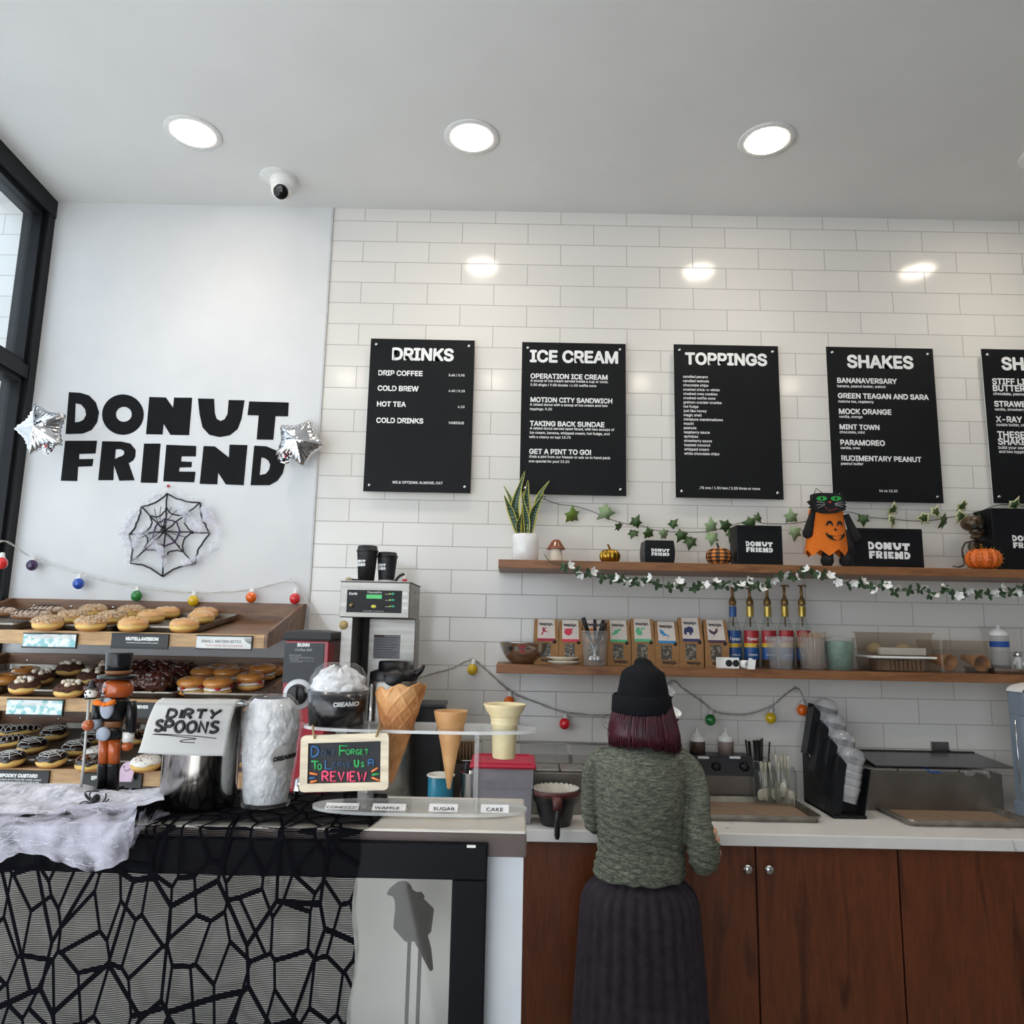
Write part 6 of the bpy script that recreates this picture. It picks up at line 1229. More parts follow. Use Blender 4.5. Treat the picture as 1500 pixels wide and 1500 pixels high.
mb = MB(); mb.lathe([(0, 0), (R, 0), (R, h_), (R+.002, h_+.001), (R-.002, h_+.001), (R-.002, .01), (0, .01)], 32, c=c); o = mb.obj('steel_canister', mat('polished_steel', '#c3c0bc', .12, 1.0), org=c); tag(o, 'narrow polished steel canister between the teal mug and red-lidded tub', 'canister')
a = P(683, 1117, Y0); mb = MB(); mb.tube([a, a.lerp(c, .12), c+V((.004, 0, .02))], [.012, .013, .009], 12, flat=.7); tag(mb.obj('scoop_handle', mat('navy_plastic', '#23262e', .35, col2='#1b1d24'), org=c), 'dark plastic handle standing in the narrow steel canister', 'utensil')
# red-lidded tub
Yt_ = -.58; x0, zt_, x1, _ = rect(692, 1124, 780, 1190, Yt_); d = .20; r = thing('storage_tub', 'frosted plastic storage tub with a red lid behind the cake cone', 'container', ((x0+x1)/2, Yt_+d/2, ZK)); vs_ = []
for z, e in ((ZK, .010), (ZK+.006, .006), (zt_-.07, .001), (zt_-.0695, -.001), (zt_, -.002)): vs_ += [(x0+e, Yt_+e, z), (x1-e, Yt_+e, z), (x1-e, Yt_+d-e, z), (x0+e, Yt_+d-e, z)]
mb = MB(); mb.add(vs_, [(j*4+i, j*4+(i+1) % 4, j*4+4+(i+1) % 4, j*4+4+i) for j in range(4) for i in range(4)]+[(3, 2, 1, 0)]); mb.obj('tub', clear('frosted_lilac', haze=.55, hazecol='#b9b4bd', rough=.25), r, fix=False)
M_rlid = mat('red_tub_lid', '#c22344', .4, col2='#b81f3f', ns=12); mb = MB(); mb.box((x0-.012, Yt_-.012, zt_-.005), (x1+.012, Yt_+d+.012, zt_+.010), bev=.007); mb.box((x0+.002, Yt_+.002, zt_+.010), (x1-.002, Yt_+.010, zt_+.014), bev=.002); mb.box((x0+.002, Yt_+d-.010, zt_+.010), (x1-.002, Yt_+d-.002, zt_+.014), bev=.002); mb.box((x0+.002, Yt_+.01, zt_+.010), (x0+.010, Yt_+d-.01, zt_+.014), bev=.002); mb.box((x1-.010, Yt_+.01, zt_+.010), (x1-.002, Yt_+d-.01, zt_+.014), bev=.002); mb.obj('lid', M_rlid, r)
mb = MB(); mb.add([(x0+.02, Yt_+.02, ZK+.008), (x1-.02, Yt_+.02, ZK+.008), (x1-.02, Yt_+d-.02, ZK+.008), (x0+.02, Yt_+d-.02, ZK+.008), (x0+.015, Yt_+.016, ZK+.11), (x1-.015, Yt_+.016, ZK+.11), (x1-.015, Yt_+d-.016, ZK+.11), (x0+.015, Yt_+d-.016, ZK+.11)], [(0, 1, 5, 4), (1, 2, 6, 5), (2, 3, 7, 6), (3, 0, 4, 7), (4, 5, 6, 7)]); mb.obj('contents', mat('grey_powder', '#7d7780', .8), r)
# brew basket
c0 = P(814, 1206, -.55); Yk = -.555; c = V((c0.x, Yk, ZK)); R = 34*mpp(814, 1160, Yk); h_ = P(814, 1156, Yk).z-ZK
r = thing('brew_basket', 'black coffee brew basket with paper filter and handle on the counter beside the person', 'brew basket', c)
MB().lathe([(0, 0), (R*.60, 0), (R*.64, .004), (R*.88, h_*.62), (R*.97, h_*.70), (R*1.0, h_), (R*1.08, h_+.002), (R*1.08, h_-.003), (R*.98, h_-.004), (R*.86, h_*.6), (R*.6, .01), (0, .01)], 44, c=c).obj('basket', M_black, r)
mb = MB(); 
def flt(u, v): a = 6.2832*u; rr = R*(.58+.40*v)*(1+.035*math.sin(a*26)*v); return (c.x+rr*math.cos(a), c.y+rr*math.sin(a), ZK+.014+(h_-.008)*v+.0015*math.sin(a*26)*v)
mb.grid(flt, 208, 6, closed_u=True); mb.lathe([(R*.58, .014), (0, .014)], 32, c=c); mb.obj('paper_filter', mat('filter_paper', '#d9d3c9', .8), r, fix=False)
M_bh = mat('maroon_grip', '#5b2b27', .4, col2='#4d2320'); yf = Yk-R*1.02; zt_ = ZK+h_
mb = MB(); mb.lathe([(R*1.02, h_-.016), (R*1.085, h_-.012), (R*1.09, h_+.003), (R*1.05, h_+.004)], 30, a0=-math.pi/2-1.1, a1=-math.pi/2+1.1, c=c); mb.obj('rim_band', M_bh, r, fix=False)
zz = lambda y: P(812, y, yf-.03).z
mb = MB(); mb.tube([V((c.x-.002, yf+.006, zt_-.01)), V((c.x-.002, yf-.022, zt_-.02)), V((c.x-.002, yf-.028, zz(1180))), V((c.x-.002, yf-.028, zz(1188)))], [.020, .017, .0145, .014], 14, flat=.7); mb.obj('handle_root', M_bh, r)
mb = MB(); mb.tube([V((c.x-.002, yf-.028, zz(1187))), V((c.x-.002, yf-.029, zz(1200))), V((c.x-.002, yf-.030, zz(1224))), V((c.x-.002, yf-.030, zz(1229)))], [.0145, .0148, .0148, .010], 14, flat=.65); mb.obj('handle', M_black, r)
# --- refrigerated topping rails
def rail(label, X0, X1, Yf, zfront, yb=-.02, lid_z=None, nlid=2, nm='topping_rail'):
    r = thing(nm, label, 'food prep rail', ((X0+X1)/2, (Yf+yb)/2, ZK))
    mb = MB(); mb.box((X0, Yf, ZK), (X1, yb, zfront), bev=.004); mb.obj('steel_body', mat('dull_steel', '#8c857d', .42, 1.0, col2='#7d766e', ns=8), r); return r
Yf = -.42; X0, zf, X1, _ = rect(735, 1132, 945, 1190, Yf)
rl_ = rail('long steel topping rail with clear lids behind the person and the brew basket', X0, X1, Yf, zf)
ztl = P(830, 1090, -.16).z
mb = MB(); mb.box((X0, -.17, ztl), (X1, -.15, ztl+.006)); mb.obj('hinge_bar', M_steel, rl_)
for x0_, x1_ in ((762, 832), (838, 902), (906, 940)):
    a, b = P(x0_, 1100, -.25).x, P(x1_, 1100, -.25).x; mb = MB(); z0 = P(800, 1117, -.30).z; mb.add([(a, -.165, ztl), (b, -.165, ztl), (b, -.30, z0), (a, -.30, z0), (a, -.163, ztl+.003), (b, -.163, ztl+.003), (b, -.298, z0+.003), (a, -.298, z0+.003)], [(0, 1, 2, 3), (4, 5, 6, 7), (0, 1, 5, 4), (2, 3, 7, 6), (1, 2, 6, 5), (0, 3, 7, 4)]); mb.obj('lid', clear('grey_lid', haze=.35, hazecol='#9a9a9c', rough=.1), rl_, fix=False)
for x0_, x1_ in ((783, 818), (820, 856), (858, 893), (896, 928)):
    a, b = P(x0_, 1125, -.36).x, P(x1_, 1125, -.36).x; mb = MB(); mb.box((a, -.415, zf), (b, -.31, zf+.012), bev=.005); mb.box((a+.014, -.385, zf+.012), (b-.014, -.33, zf+.014), bev=.001); mb.obj('pan_lid', mat('pan_lid_grey', '#a9a6a2', .3, .7), rl_)
Yf = -.255; X0, zf, X1, _ = rect(1268, 1132, 1470, 1190, Yf)
rr_ = rail('long steel topping rail with a grey lid, right of the black dispenser', X0, X1, Yf, zf, -.01)
z1 = P(1350, 1102, -.03).z; z0 = P(1330, 1122, -.20).z; a, b = P(1262, 1112, -.1).x, P(1471, 1112, -.15).x
mb = MB(); mb.add([(a, -.035, z1), (b-.05, -.035, z1), (b, -.215, z0), (a, -.215, z0), (a, -.033, z1+.004), (b-.05, -.033, z1+.004), (b, -.213, z0+.004), (a, -.213, z0+.004)], [(0, 1, 2, 3), (4, 5, 6, 7), (0, 1, 5, 4), (2, 3, 7, 6), (1, 2, 6, 5), (0, 3, 7, 4)]); mb.obj('lid', mat('grey_lid_solid', '#6f6f70', .25, .5, col2='#656566'), rr_, fix=False)
MB().box((a-.01, -.04, z1), (b-.05, -.028, z1+.007)).obj('hinge_bar', M_mblack, rr_)
MB().box((X0+.01, -.05, zf), (X1-.01, -.02, z1), bev=.002).obj('back_wall', M_steel, rr_)
for i in range(4): mb = MB(); w_ = (X1-X0-.05)/4; xa = X0+.02+w_*i; mb.box((xa+.004, -.235, zf-.002), (xa+w_-.004, -.06, zf+.008), bev=.003); mb.obj('pan_lid', mat('pan_lid_grey', '#a9a6a2', .3, .7), rr_)
a, _, b, _ = rect(1360, 1121, 1378, 1131, -.24); mb = MB(); mb.add([(a, -.2565, zf-.001), (b, -.2565, zf-.001), (b-.02, -.20, zf+.010), (a-.02, -.20, zf+.010)], [(0, 1, 2, 3)]); mb.obj('blue_tape', mat('blue_tape', '#1c4e9c', .6), rr_, fix=False)
mb = MB(); c = P(1428, 1133, -.262); mb.grid(lambda u, v: V((c.x-.045+.1*u, -.262-.012*math.sin(v*3)-.004*math.sin(u*23), c.z+.010-.028*v*(.6+.4*math.sin(u*7+1))+.004*math.sin(u*17))), 24, 6); mb.obj('plastic_wrap', clear('plastic_wrap', haze=.12, rough=.08, edge=2.5), rr_, fix=False)
# heated topping well with two knobs
Yf = -.15; X0, zf, X1, _ = rect(1006, 1136, 1107, 1175, Yf); r = thing('topping_warmer', 'steel topping warmer with a black two-knob control panel at the person\'s elbow', 'food warmer', ((X0+X1)/2, -.08, ZK))
ztp = P(1060, 1107, -.10).z
MB().box((X0, Yf, ZK), (X1, -.01, zf), bev=.003).obj('steel_body', mat('dull_steel', '#8c857d', .42, 1.0), r)
mb = MB(); mb.add([(X0, Yf-.002, zf), (X1, Yf-.002, zf), (X1, -.10, ztp), (X0, -.10, ztp), (X0, -.01, ztp), (X1, -.01, ztp), (X0, -.01, zf), (X1, -.01, zf)], [(0, 1, 2, 3), (3, 2, 5, 4), (0, 3, 4, 6), (1, 7, 5, 2)]); mb.obj('control_panel', mat('slate_panel', '#2a2d33', .4, col2='#24272c'), r)
nrm = V((0, -(ztp-zf), .05)).normalized(); upv = V((0, .05, ztp-zf)).normalized()
for x in (1048.5, 1090): 
    c = P(x, 1124, -.125); mb = MB(); mb.lathe([(.021, 0), (.021, .006), (.016, .010), (.015, .02), (0, .021)], 24, M=XF(c-nrm*.002, UX, upv, nrm)); mb.box((-.004, -.017, .018), (.004, .017, .024), bev=.002, M=XF(c, UX, upv, nrm)); mb.obj('knob', M_black, r)
    mb = MB()
    for i in range(9): t_ = math.radians(-220+i*32.5); p = XF(c, UX, upv, nrm) @ V((.027*math.cos(t_), -.027*math.sin(t_)*-1, .0006)); mb.ball(p, .0013, 6, 4)
    mb.obj('dial_marks', M_wtext, r)
for x in (1030, 1076): a = P(x, 1109.5, -.105); MB().box((a.x-.022, -.112, a.z-.004), (a.x+.022, -.108, a.z+.005)).obj('paper_label', M_paper, r)
for x, lab in ((1022, 'white-nozzled squeeze bottle of brown sauce nearest the person'), (1063.5, 'white-nozzled squeeze bottle of pink sauce in the topping warmer')):
    Yq = -.06; c = P(x, 1105, Yq); b0 = V((c.x, Yq, 0)); zz = lambda y: P(x, y, Yq).z; m_ = mpp(x, 1085, Yq); q = thing('squeeze_bottle', lab, 'bottle', (c.x, Yq, ztp)); R = 11*m_
    MB().lathe([(0, ztp), (R, ztp), (R, zz(1087)), (R*.95, zz(1085))], 24, c=b0).obj('bottle_body', mat('sauce_brown_bottle', '#4f4038', .35) if x < 1040 else mat('sauce_pink_bottle', '#8f7d78', .35), q)
    MB().lathe([(R*.96, zz(1086)), (R*.98, zz(1079)), (R*.62, zz(1077.5)), (R*.5, zz(1074)), (R*.2, zz(1072.5)), (R*.12, zz(1066)), (0, zz(1066))], 24, c=b0).obj('nozzle_cap', M_white, q)
# straw cup
Yq = -.06; c = P(1108, 1110, Yq); R = 17.5*mpp(1108, 1100, Yq); b0 = V((c.x+.006, Yq, ZK)); zr = P(1108, 1112, Yq).z-ZK; q = thing('straw_cup', 'grey plastic cup of black straws behind the fork jars', 'cup', b0)
MB().lathe([(0, .002), (R*.78, .002), (R, zr), (R+.002, zr), (R+.002, zr-.003)], 28, c=b0).obj('cup', M_frost, q, fix=False)
rg = random.Random(9)
for i in range(26):
    a_ = rg.uniform(0, 6.28); k_ = math.sqrt(rg.random()); x, y = math.cos(a_)*k_, math.sin(a_)*k_; p0 = b0+V((x*R*.6, y*R*.6, .008)); p1 = b0+V((x*R*1.02, y*R*.8, zr+.075+rg.uniform(-.008, .008)))
    o = MB().tube([p0, p1], .0034, 7).obj('straw', M_black); tag(o, 'black drinking straw standing in the grey straw cup', 'straw', 'black straws in the cup')
# jars of plastic cutlery
M_jar = clear('jar_glass', haze=.05, tint='#f2f5f4', edge=1.3); M_cut = mat('cream_cutlery', '#c9c0ac', .45, col2='#bdb39e')
def cutlery(kind):
    o = thing(kind, '', 'cutlery'); mb = MB(); L = .15
    mb.tube([V((0, 0, 0)), V((0, 0, .03)), V((0, 0, L*.62))], [.0052, .0045, .003], 8, flat=.4); 
    if kind == 'plastic_spoon': mb.ball((0, 0, L*.8), (.0135, .004, .022), 14, 8)
    else:
        mb.ball((0, 0, L*.76), (.014, .0035, .018), 12, 8)
        for i in range(4): mb.tube([V((-.0095+i*.0063, 0, L*.78)), V((-.0095+i*.0063, 0, L*1.02))], .0021, 6)
    mb.obj('cutlery_body', M_cut, o); return o
for kind, px, py, Yq, R, yt, lab in (('plastic_spoon', 1121, 1176, -.19, .045, 1124, 'glass jar of cream plastic spoons in front of the straws'), ('plastic_fork', 1149, 1177, -.19, .048, 1122, 'glass jar of cream plastic forks beside the black dispenser')):
    c = P(px, py, Yq); c.z = ZK; h_ = P(px, yt, Yq).z-ZK; q = thing('cutlery_jar', lab, 'jar', c); MB().lathe([(0, .002), (R*.9, .002), (R, .008), (R, h_*.86), (R*.86, h_*.93), (R*.86, h_), (R*.90, h_)], 32, c=c).obj('jar_body', M_jar, q, fix=False)
    proto_ = None; rg = random.Random(kind)
    for i in range(9 if kind == 'plastic_spoon' else 12):
        a_ = i*2.4; k_ = .62*math.sqrt((i+.5)/12); x, y = math.cos(a_)*k_*R, math.sin(a_)*k_*R; lab2 = 'cream plastic %s standing head down in the glass jar' % kind.split('_')[1]; hi = .155 if kind == 'plastic_spoon' else .155+.028*(i % 2)
        loc = c+V((x, y, hi+.003)); rot = (math.pi+rg.uniform(-.12, .12), rg.uniform(-.14, .14), rg.uniform(-.6, .6))
        if proto_ is None: proto_ = cutlery(kind); put(proto_, loc, rot); proto_['label'] = lab2; proto_['group'] = kind.replace('_', ' ')+'s in the jar'
        else: dup(proto_, loc, rot, lab2, kind.replace('_', ' ')+'s in the jar')
# counter sheet pans with brown paper
t = NT('brown_liner'); wv = t.new('ShaderNodeTexWave', wave_type='BANDS', bands_direction='DIAGONAL', i_Scale=5.0, i_Distortion=4.0, i_Detail=1.0); t.link(t.coords(), wv.inputs[0]); t.link(t.ramp(wv.outputs[1], [(.0, lin('#8f7763')), (.06, lin('#6e5746')), (.14, lin('#947c68')), (1, lin('#8a725e'))]), t.b.inputs['Base Color']); t.b.inputs['Roughness'].default_value = .5; M_liner = t.m
fr = G(1207, 1207, ZK); bl = G(1164, 1181, ZK+.02)
pan_obj('sheet_pan', 'sheet pan with brown liner on the counter, right of the person', .455, .31, (fr.x-.2275, fr.y+.155, ZK+.0005), (0, 0, 0), M_liner, 'sheet pans on the counter')
fl = G(1330, 1211, ZK)
pan_obj('sheet_pan', 'sheet pan with brown liner on the counter at the right edge of the photo', .455, .325, (fl.x+.2275, fl.y+.160, ZK+.0005), (0, 0, .015), M_liner, 'sheet pans on the counter')
# black lid dispensers
M_disp = mat('dispenser_black', '#0f1012', .4, col2='#15161a', ns=10, spec=.3); M_lidp = clear('lid_plastic', haze=.30, hazecol='#e6e6ea', edge=1.6)
def dispenser(label, Yf, Yb, xf0, xf1, zf, zb, n, lean, lids, lab_l, Lf=.23, Lb=.21, cupstyle=False):
    """stepped rack of leaning troughs, front (Yf) to back (Yb)"""
    r = thing('lid_dispenser', label, 'dispenser', ((xf0+xf1)/2, (Yf+Yb)/2, ZK)); w_ = xf1-xf0; mb = MB()
    mb.box((xf0, Yf, ZK), (xf1, Yb, ZK+.012), bev=.003); prof = [(Yf+.002, ZK), (Yf+.002, zf), (Yb, zb), (Yb, ZK)]
    mb.poly([prof], 0, .005, M=XF((xf0, 0, 0), UY, UZ, UX)); mb.obj('base', M_disp, r)
    ax = V((lean, .12, 1)).normalized(); sx_ = UX-ax*ax.dot(UX); sx_.normalize(); dy = ax.cross(sx_)
    if dy.y < 0: dy = -dy
    st = []
    for i in range(n):
        f = i/(n-1); y = Yf+.035+(Yb-Yf-.07)*f; z = zf-.02+(zb-zf)*f; o = V((xf0+w_/2-.005, y, z)); L = Lf+(Lb-Lf)*f; d = (Yb-Yf)/n*.92; M = XF(o, sx_, dy, ax); hw = w_/2; mb = MB()
        mb.box((-hw, -d/2, -.02), (-hw+.004, d/2, L*.78), M=M); mb.box((hw-.004, -d/2, -.02), (hw, d/2, L*.72), M=M); mb.box((-hw, d/2-.004, -.02), (hw, d/2, L*.86), M=M); mb.box((-hw, -d/2, -.02), (hw, d/2, -.016), M=M)
        mb.add([M @ V(p) for p in ((-hw, -d/2-.0005, -.02), (-hw+.035, -d/2-.0005, -.02), (-hw+.030, -d/2-.0005, L*.70), (-hw, -d/2-.0005, L*.80))], [(0, 1, 2, 3)]); mb.obj('trough', M_disp, r); st.append((M, L, d, hw, i))
    return r, st
fr = G(1222, 1199.5, ZK); fr2 = G(1265, 1200, ZK); bk = G(1172, 1172, ZK)
zf_ = P(1230, 1182, fr.y).z; zb_ = P(1172, 1090, bk.y).z
r, st = dispenser('black stepped dispenser of clear cups and dome lids on the counter', fr.y, bk.y-.02, fr.x, fr2.x+.012, zf_, zb_, 4, .25, True, '')
pl = thing('clear_cup', 'clear plastic cup nested in the black stepped dispenser', 'cup'); MB().lathe([(.030, 0), (.037, .045), (.0395, .047), (.0395, .050)], 28).obj('cup_wall', M_lidp, pl, fix=False); MB().lathe([(.0395, .050), (.036, .064), (.026, .076), (.012, .081), (0, .082)], 28).obj('dome', M_lidp, pl, fix=False)
firstc = True; where = ['front', 'second', 'third', 'rear']
for M, L, d, hw, i in st:
    for j in range(5):
        loc = M @ V((0, 0, L*.80-.050-.026*j)); rot = M.to_euler(); lab = 'outermost clear domed cup in the %s slot of the black dispenser' % where[i] if j == 0 else 'clear plastic cups nested below the domed top in the black dispenser'; gr = 'clear cups in the black dispenser'
        if firstc: put(pl, loc, tuple(rot), 1.15); pl['label'] = lab; pl['group'] = gr; firstc = False
        else: dup(pl, loc, tuple(rot), lab, gr, 1.15, skip=() if j == 0 else ('dome',))
# second dispenser behind the person: white-lined black cups
xa, xb = P(958, 1060, -.30).x, P(1000, 1060, -.30).x
r = thing('lid_dispenser', 'black stepped cup dispenser behind the person\'s head', 'dispenser', ((xa+xb)/2, -.25, ZK))
mb = MB(); mb.poly([[(-.40, ZK), (-.40, ZK+.10), (-.12, ZK+.36), (-.10, ZK)]], 0, .006, M=XF((xa, 0, 0), UY, UZ, UX)); mb.poly([[(-.40, ZK), (-.40, ZK+.06), (-.12, ZK+.28), (-.10, ZK)]], 0, .006, M=XF((xb+.012, 0, 0), UY, UZ, UX)); mb.box((xa, -.40, ZK), (xb+.018, -.10, ZK+.012)); mb.obj('rack', M_disp, r)
for (x, y, Yq, R, lab) in ((980.5, 1010.5, -.20, .026, 'black paper cup with white inside peeking out beside the beanie, upper one'), (989.5, 1042, -.28, .026, 'black paper cup with white inside peeking out beside the beanie, lower one'), (1002, 1106, -.36, .028, 'black paper cup with white rim peeking over the person\'s shoulder')):
    c = P(x-1.5, y, Yq); ax = V((.28, -.50, .82)).normalized(); s_ = UX-ax*ax.dot(UX); s_.normalize(); M = XF(c, s_, ax.cross(s_), ax); q = thing('paper_cup', lab, 'cup', c)
    MB().lathe([(R*.75, -.085), (R*1.12, -.012)], 28, M=M).obj('cup_body', M_cup, q); m = MB(); m.lathe([(R*1.12, -.012), (R*1.16, 0), (R*1.08, .001), (R*.95, -.008), (R*.8, -.010), (0, -.010)], 28, M=M); m.obj('white_interior', M_paper, q)
# machine at the right edge
Y0 = -.36; x0, zt_, x1, zb_ = rect(1500, 1014, 1580, 1054, Y0); r = thing('blender_machine', 'grey countertop machine with a rounded white top at the right photo edge', 'machine', ((x0+x1)/2, Y0+.1, ZK)); M_mg = mat('blue_grey_shell', '#7c8794', .4, col2='#747f8c', ns=10)
MB().box((x0, Y0, zb_), (x1, Y0+.10, zt_), bev=.012).obj('head', M_mg, r); a, _, b, _ = rect(1506, 1054, 1575, 1180, Y0); MB().box((a, Y0+.015, ZK+.05), (b, Y0+.092, zb_+.01), bev=.008).obj('column', M_mg, r); MB().box((a-.006, Y0-.01, ZK), (b+.01, Y0+.10, ZK+.055), bev=.008).obj('foot', M_mg, r)
mb = MB(); xm = (x0+x1)/2; hw = (x1-x0)/2; mb.grid(lambda u, v: (xm-hw*math.cos(math.pi*u), Y0+.003+.094*v, zt_-.004+.035*math.sin(math.pi*u)), 24, 3); mb.obj('white_cover', M_white, r, fix=False); mb = MB(); mb.tube([(a-.002, Y0+.05, ZK+.07), (a-.002, Y0+.05, zb_-.01)], .003, 8); mb.obj('guide_rail', M_chrome, r)
# ================================================================== person at the counter, seen from behind
YP = -.87
def PP(x, y, dy=0): return P(x, y, YP+dy)
per = thing('person', 'person in black beanie and grey-green sweater working at the counter with back turned', 'person', (P(938, 1250, YP).x, YP, 0))
t = NT('heather_knit'); co = t.coords((26, 26, 120)); n1 = t.new('ShaderNodeTexNoise', i_Scale=1.6, i_Detail=4.0, i_Distortion=.6); t.link(co, n1.inputs[0]); n2 = t.new('ShaderNodeTexNoise', i_Scale=5.0, i_Detail=3.0); t.link(co, n2.inputs[0])
mx = t.mix(.5, n1.outputs[0], n2.outputs[0]); t.link(t.ramp(mx, [(.34, lin('#3f4240')), (.46, lin('#5b5e54')), (.55, lin('#74776a')), (.68, lin('#9a9a84'))]), t.b.inputs['Base Color']); t.b.inputs['Roughness'].default_value = .95; t.b.inputs['Specular IOR Level'].default_value = .1
wv = t.new('ShaderNodeTexWave', wave_type='BANDS', bands_direction='X', i_Scale=95.0, i_Distortion=.4); t.link(t.coords(), wv.inputs[0]); n3 = t.new('ShaderNodeTexNoise', i_Scale=13.0, i_Detail=2.0); t.link(t.coords((1, 1, 2.2)), n3.inputs[0]); ml = t.new('ShaderNodeMath', operation='MULTIPLY_ADD'); ml.inputs[1].default_value = .18; t.link(wv.outputs[1], ml.inputs[0]); t.link(n3.outputs[0], ml.inputs[2]); t.bump(ml.outputs[0], .45, .008); M_knit = t.m
M_skin = mat('skin', '#d9a88c', .5, col2='#cf9c80', ns=30, sss=.15); M_beanie = mat('black_knit', '#15161a', .95, col2='#1d1e22', ns=200, bump=.4, bs=260, bd=.002, spec=.15)
t = NT('burgundy_hair'); n1 = t.new('ShaderNodeTexNoise', i_Scale=3.0, i_Detail=4.0); t.link(t.coords((60, 60, 5)), n1.inputs[0]); t.link(t.ramp(n1.outputs[0], [(.3, lin('#22060e')), (.55, lin('#4a0d20')), (.75, lin('#741a34'))]), t.b.inputs['Base Color']); t.b.inputs['Roughness'].default_value = .38; M_hair = t.m
t = NT('pleated_cloth'); n1 = t.new('ShaderNodeTexNoise', i_Scale=40.0, i_Detail=3.0); t.link(t.coords(), n1.inputs[0]); t.link(t.ramp(n1.outputs[0], [(.35, lin('#1b141c')), (.65, lin('#2d232d'))]), t.b.inputs['Base Color']); t.b.inputs['Roughness'].default_value = .85; M_skirt = t.m
def loft(mb, rows, n=36, k=0, p=2.0, cap=True):
    """rows: (left px, right px, py, half depth, depth offset)"""
    vs_ = []
    for xl, xr, y, dh, dy in rows:
        a, b = PP(xl, y, dy), PP(xr, y+(xr-xl)*.02, dy); c = (a+b)/2; hw = (b-a).length/2
        for i in range(n):
            t_ = 2*math.pi*i/n; cx_, sn = math.cos(t_), math.sin(t_); vs_.append(V((c.x+hw*math.copysign(abs(cx_)**(2/p), cx_), c.y+dh*math.copysign(abs(sn)**(2/p), sn), c.z+(b.z-a.z)/2*cx_)))
    m = len(rows); fs = [(j*n+i, j*n+(i+1) % n, (j+1)*n+(i+1) % n, (j+1)*n+i) for j in range(m-1) for i in range(n)]
    if cap: fs += [tuple(range(n))[::-1], tuple(range((m-1)*n, m*n))]
    mb.add(vs_, fs, k, True)
TOR = [(924,950,1084,.045,-.0), (912,962,1088,.06,0), (886,988,1096,.080,0), (876,998,1106,.094,0), (873,1003,1122,.104,-.005), (872,1005,1145,.112,-.01), (873,1004,1180,.112,-.01), (875,1002,1210,.106,-.005), (875.5,1002,1238,.105,0), (873,1003,1256,.112,0), (869,1003.5,1272,.118,0), (870,1003,1280,.119,0)]
LA = [(PP(883,1113,.01), .038), (PP(871,1131,.045), .037), (PP(867.5,1160,.065), .035), (PP(867.5,1188,.075), .033), (PP(872,1206,.09), .033), (PP(880,1206,.13), .031), (PP(892,1198,.17), .029)]
RA = [(PP(995,1114), .039), (PP(1012,1130,-.01), .037), (PP(1022,1158,-.035), .034), (PP(1023,1195,-.05), .036), (PP(1026.5,1230,-.06), .044), (PP(1030,1258,-.055), .042), (PP(1034,1256,.0), .040), (PP(1040,1240,.12), .033)]
mb = MB(); loft(mb, TOR)
for A in (LA, RA):
    cv = crv([p for p, _ in A], 6); rs = []; n = len(A)
    for i in range(n-1): rs += [A[i][1]+(A[i+1][1]-A[i][1])*j/6 for j in range(6)]
    rs.append(A[-1][1]); mb.tube(cv, rs, 20); mb.ball(cv[0], A[0][1]*1.02, 16, 10)
sw = mb.obj('sweater', M_knit, per); remesh(sw, .0048, 3)
me = sw.data                                    # folds: sleeve wrinkles near the elbows and the rolling hem
from mathutils import noise as nz_
xc = per.location.x
for v in me.vertices:
    w_ = v.co+per.location; n_ = v.normal
    amt = 0
    if w_.x > PP(1006, 1180).x: amt = 0.0024*math.sin((w_.z*1.0+w_.x*.35)*260+nz_.noise(w_*14)*3)*max(0, min(1, (PP(1020,1175).z-w_.z)/.06))
    else: amt = .0028*nz_.noise(V((w_.x*9, w_.y*4, w_.z*9)))+.0022*math.sin((w_.z*.8+w_.x*.45)*75)*max(0, min(1, (PP(940,1215).z-w_.z)/.08))
    v.co += n_*amt*max(0, min(1, (w_.z-PP(940,1276).z)/.03)) if w_.x < PP(1006, 1270).x else n_*amt
zh0, zhl = PP(940, 1289).z, PP(872, 1272).z
for v in me.vertices:                           # hem hangs lower in the middle
    w_ = v.co+per.location; f = max(0, min(1, (PP(940,1262).z-w_.z)/(PP(940,1262).z-PP(940,1280).z)))
    if f > 0 and w_.x < PP(1006, 1270).x: u = (w_.x-PP(870,1275).x)/(PP(1003,1275).x-PP(870,1275).x); v.co.z += f*(.020*(1-math.sin(math.pi*max(0, min(1, u))))-.016-(.004 if u > .8 else 0))
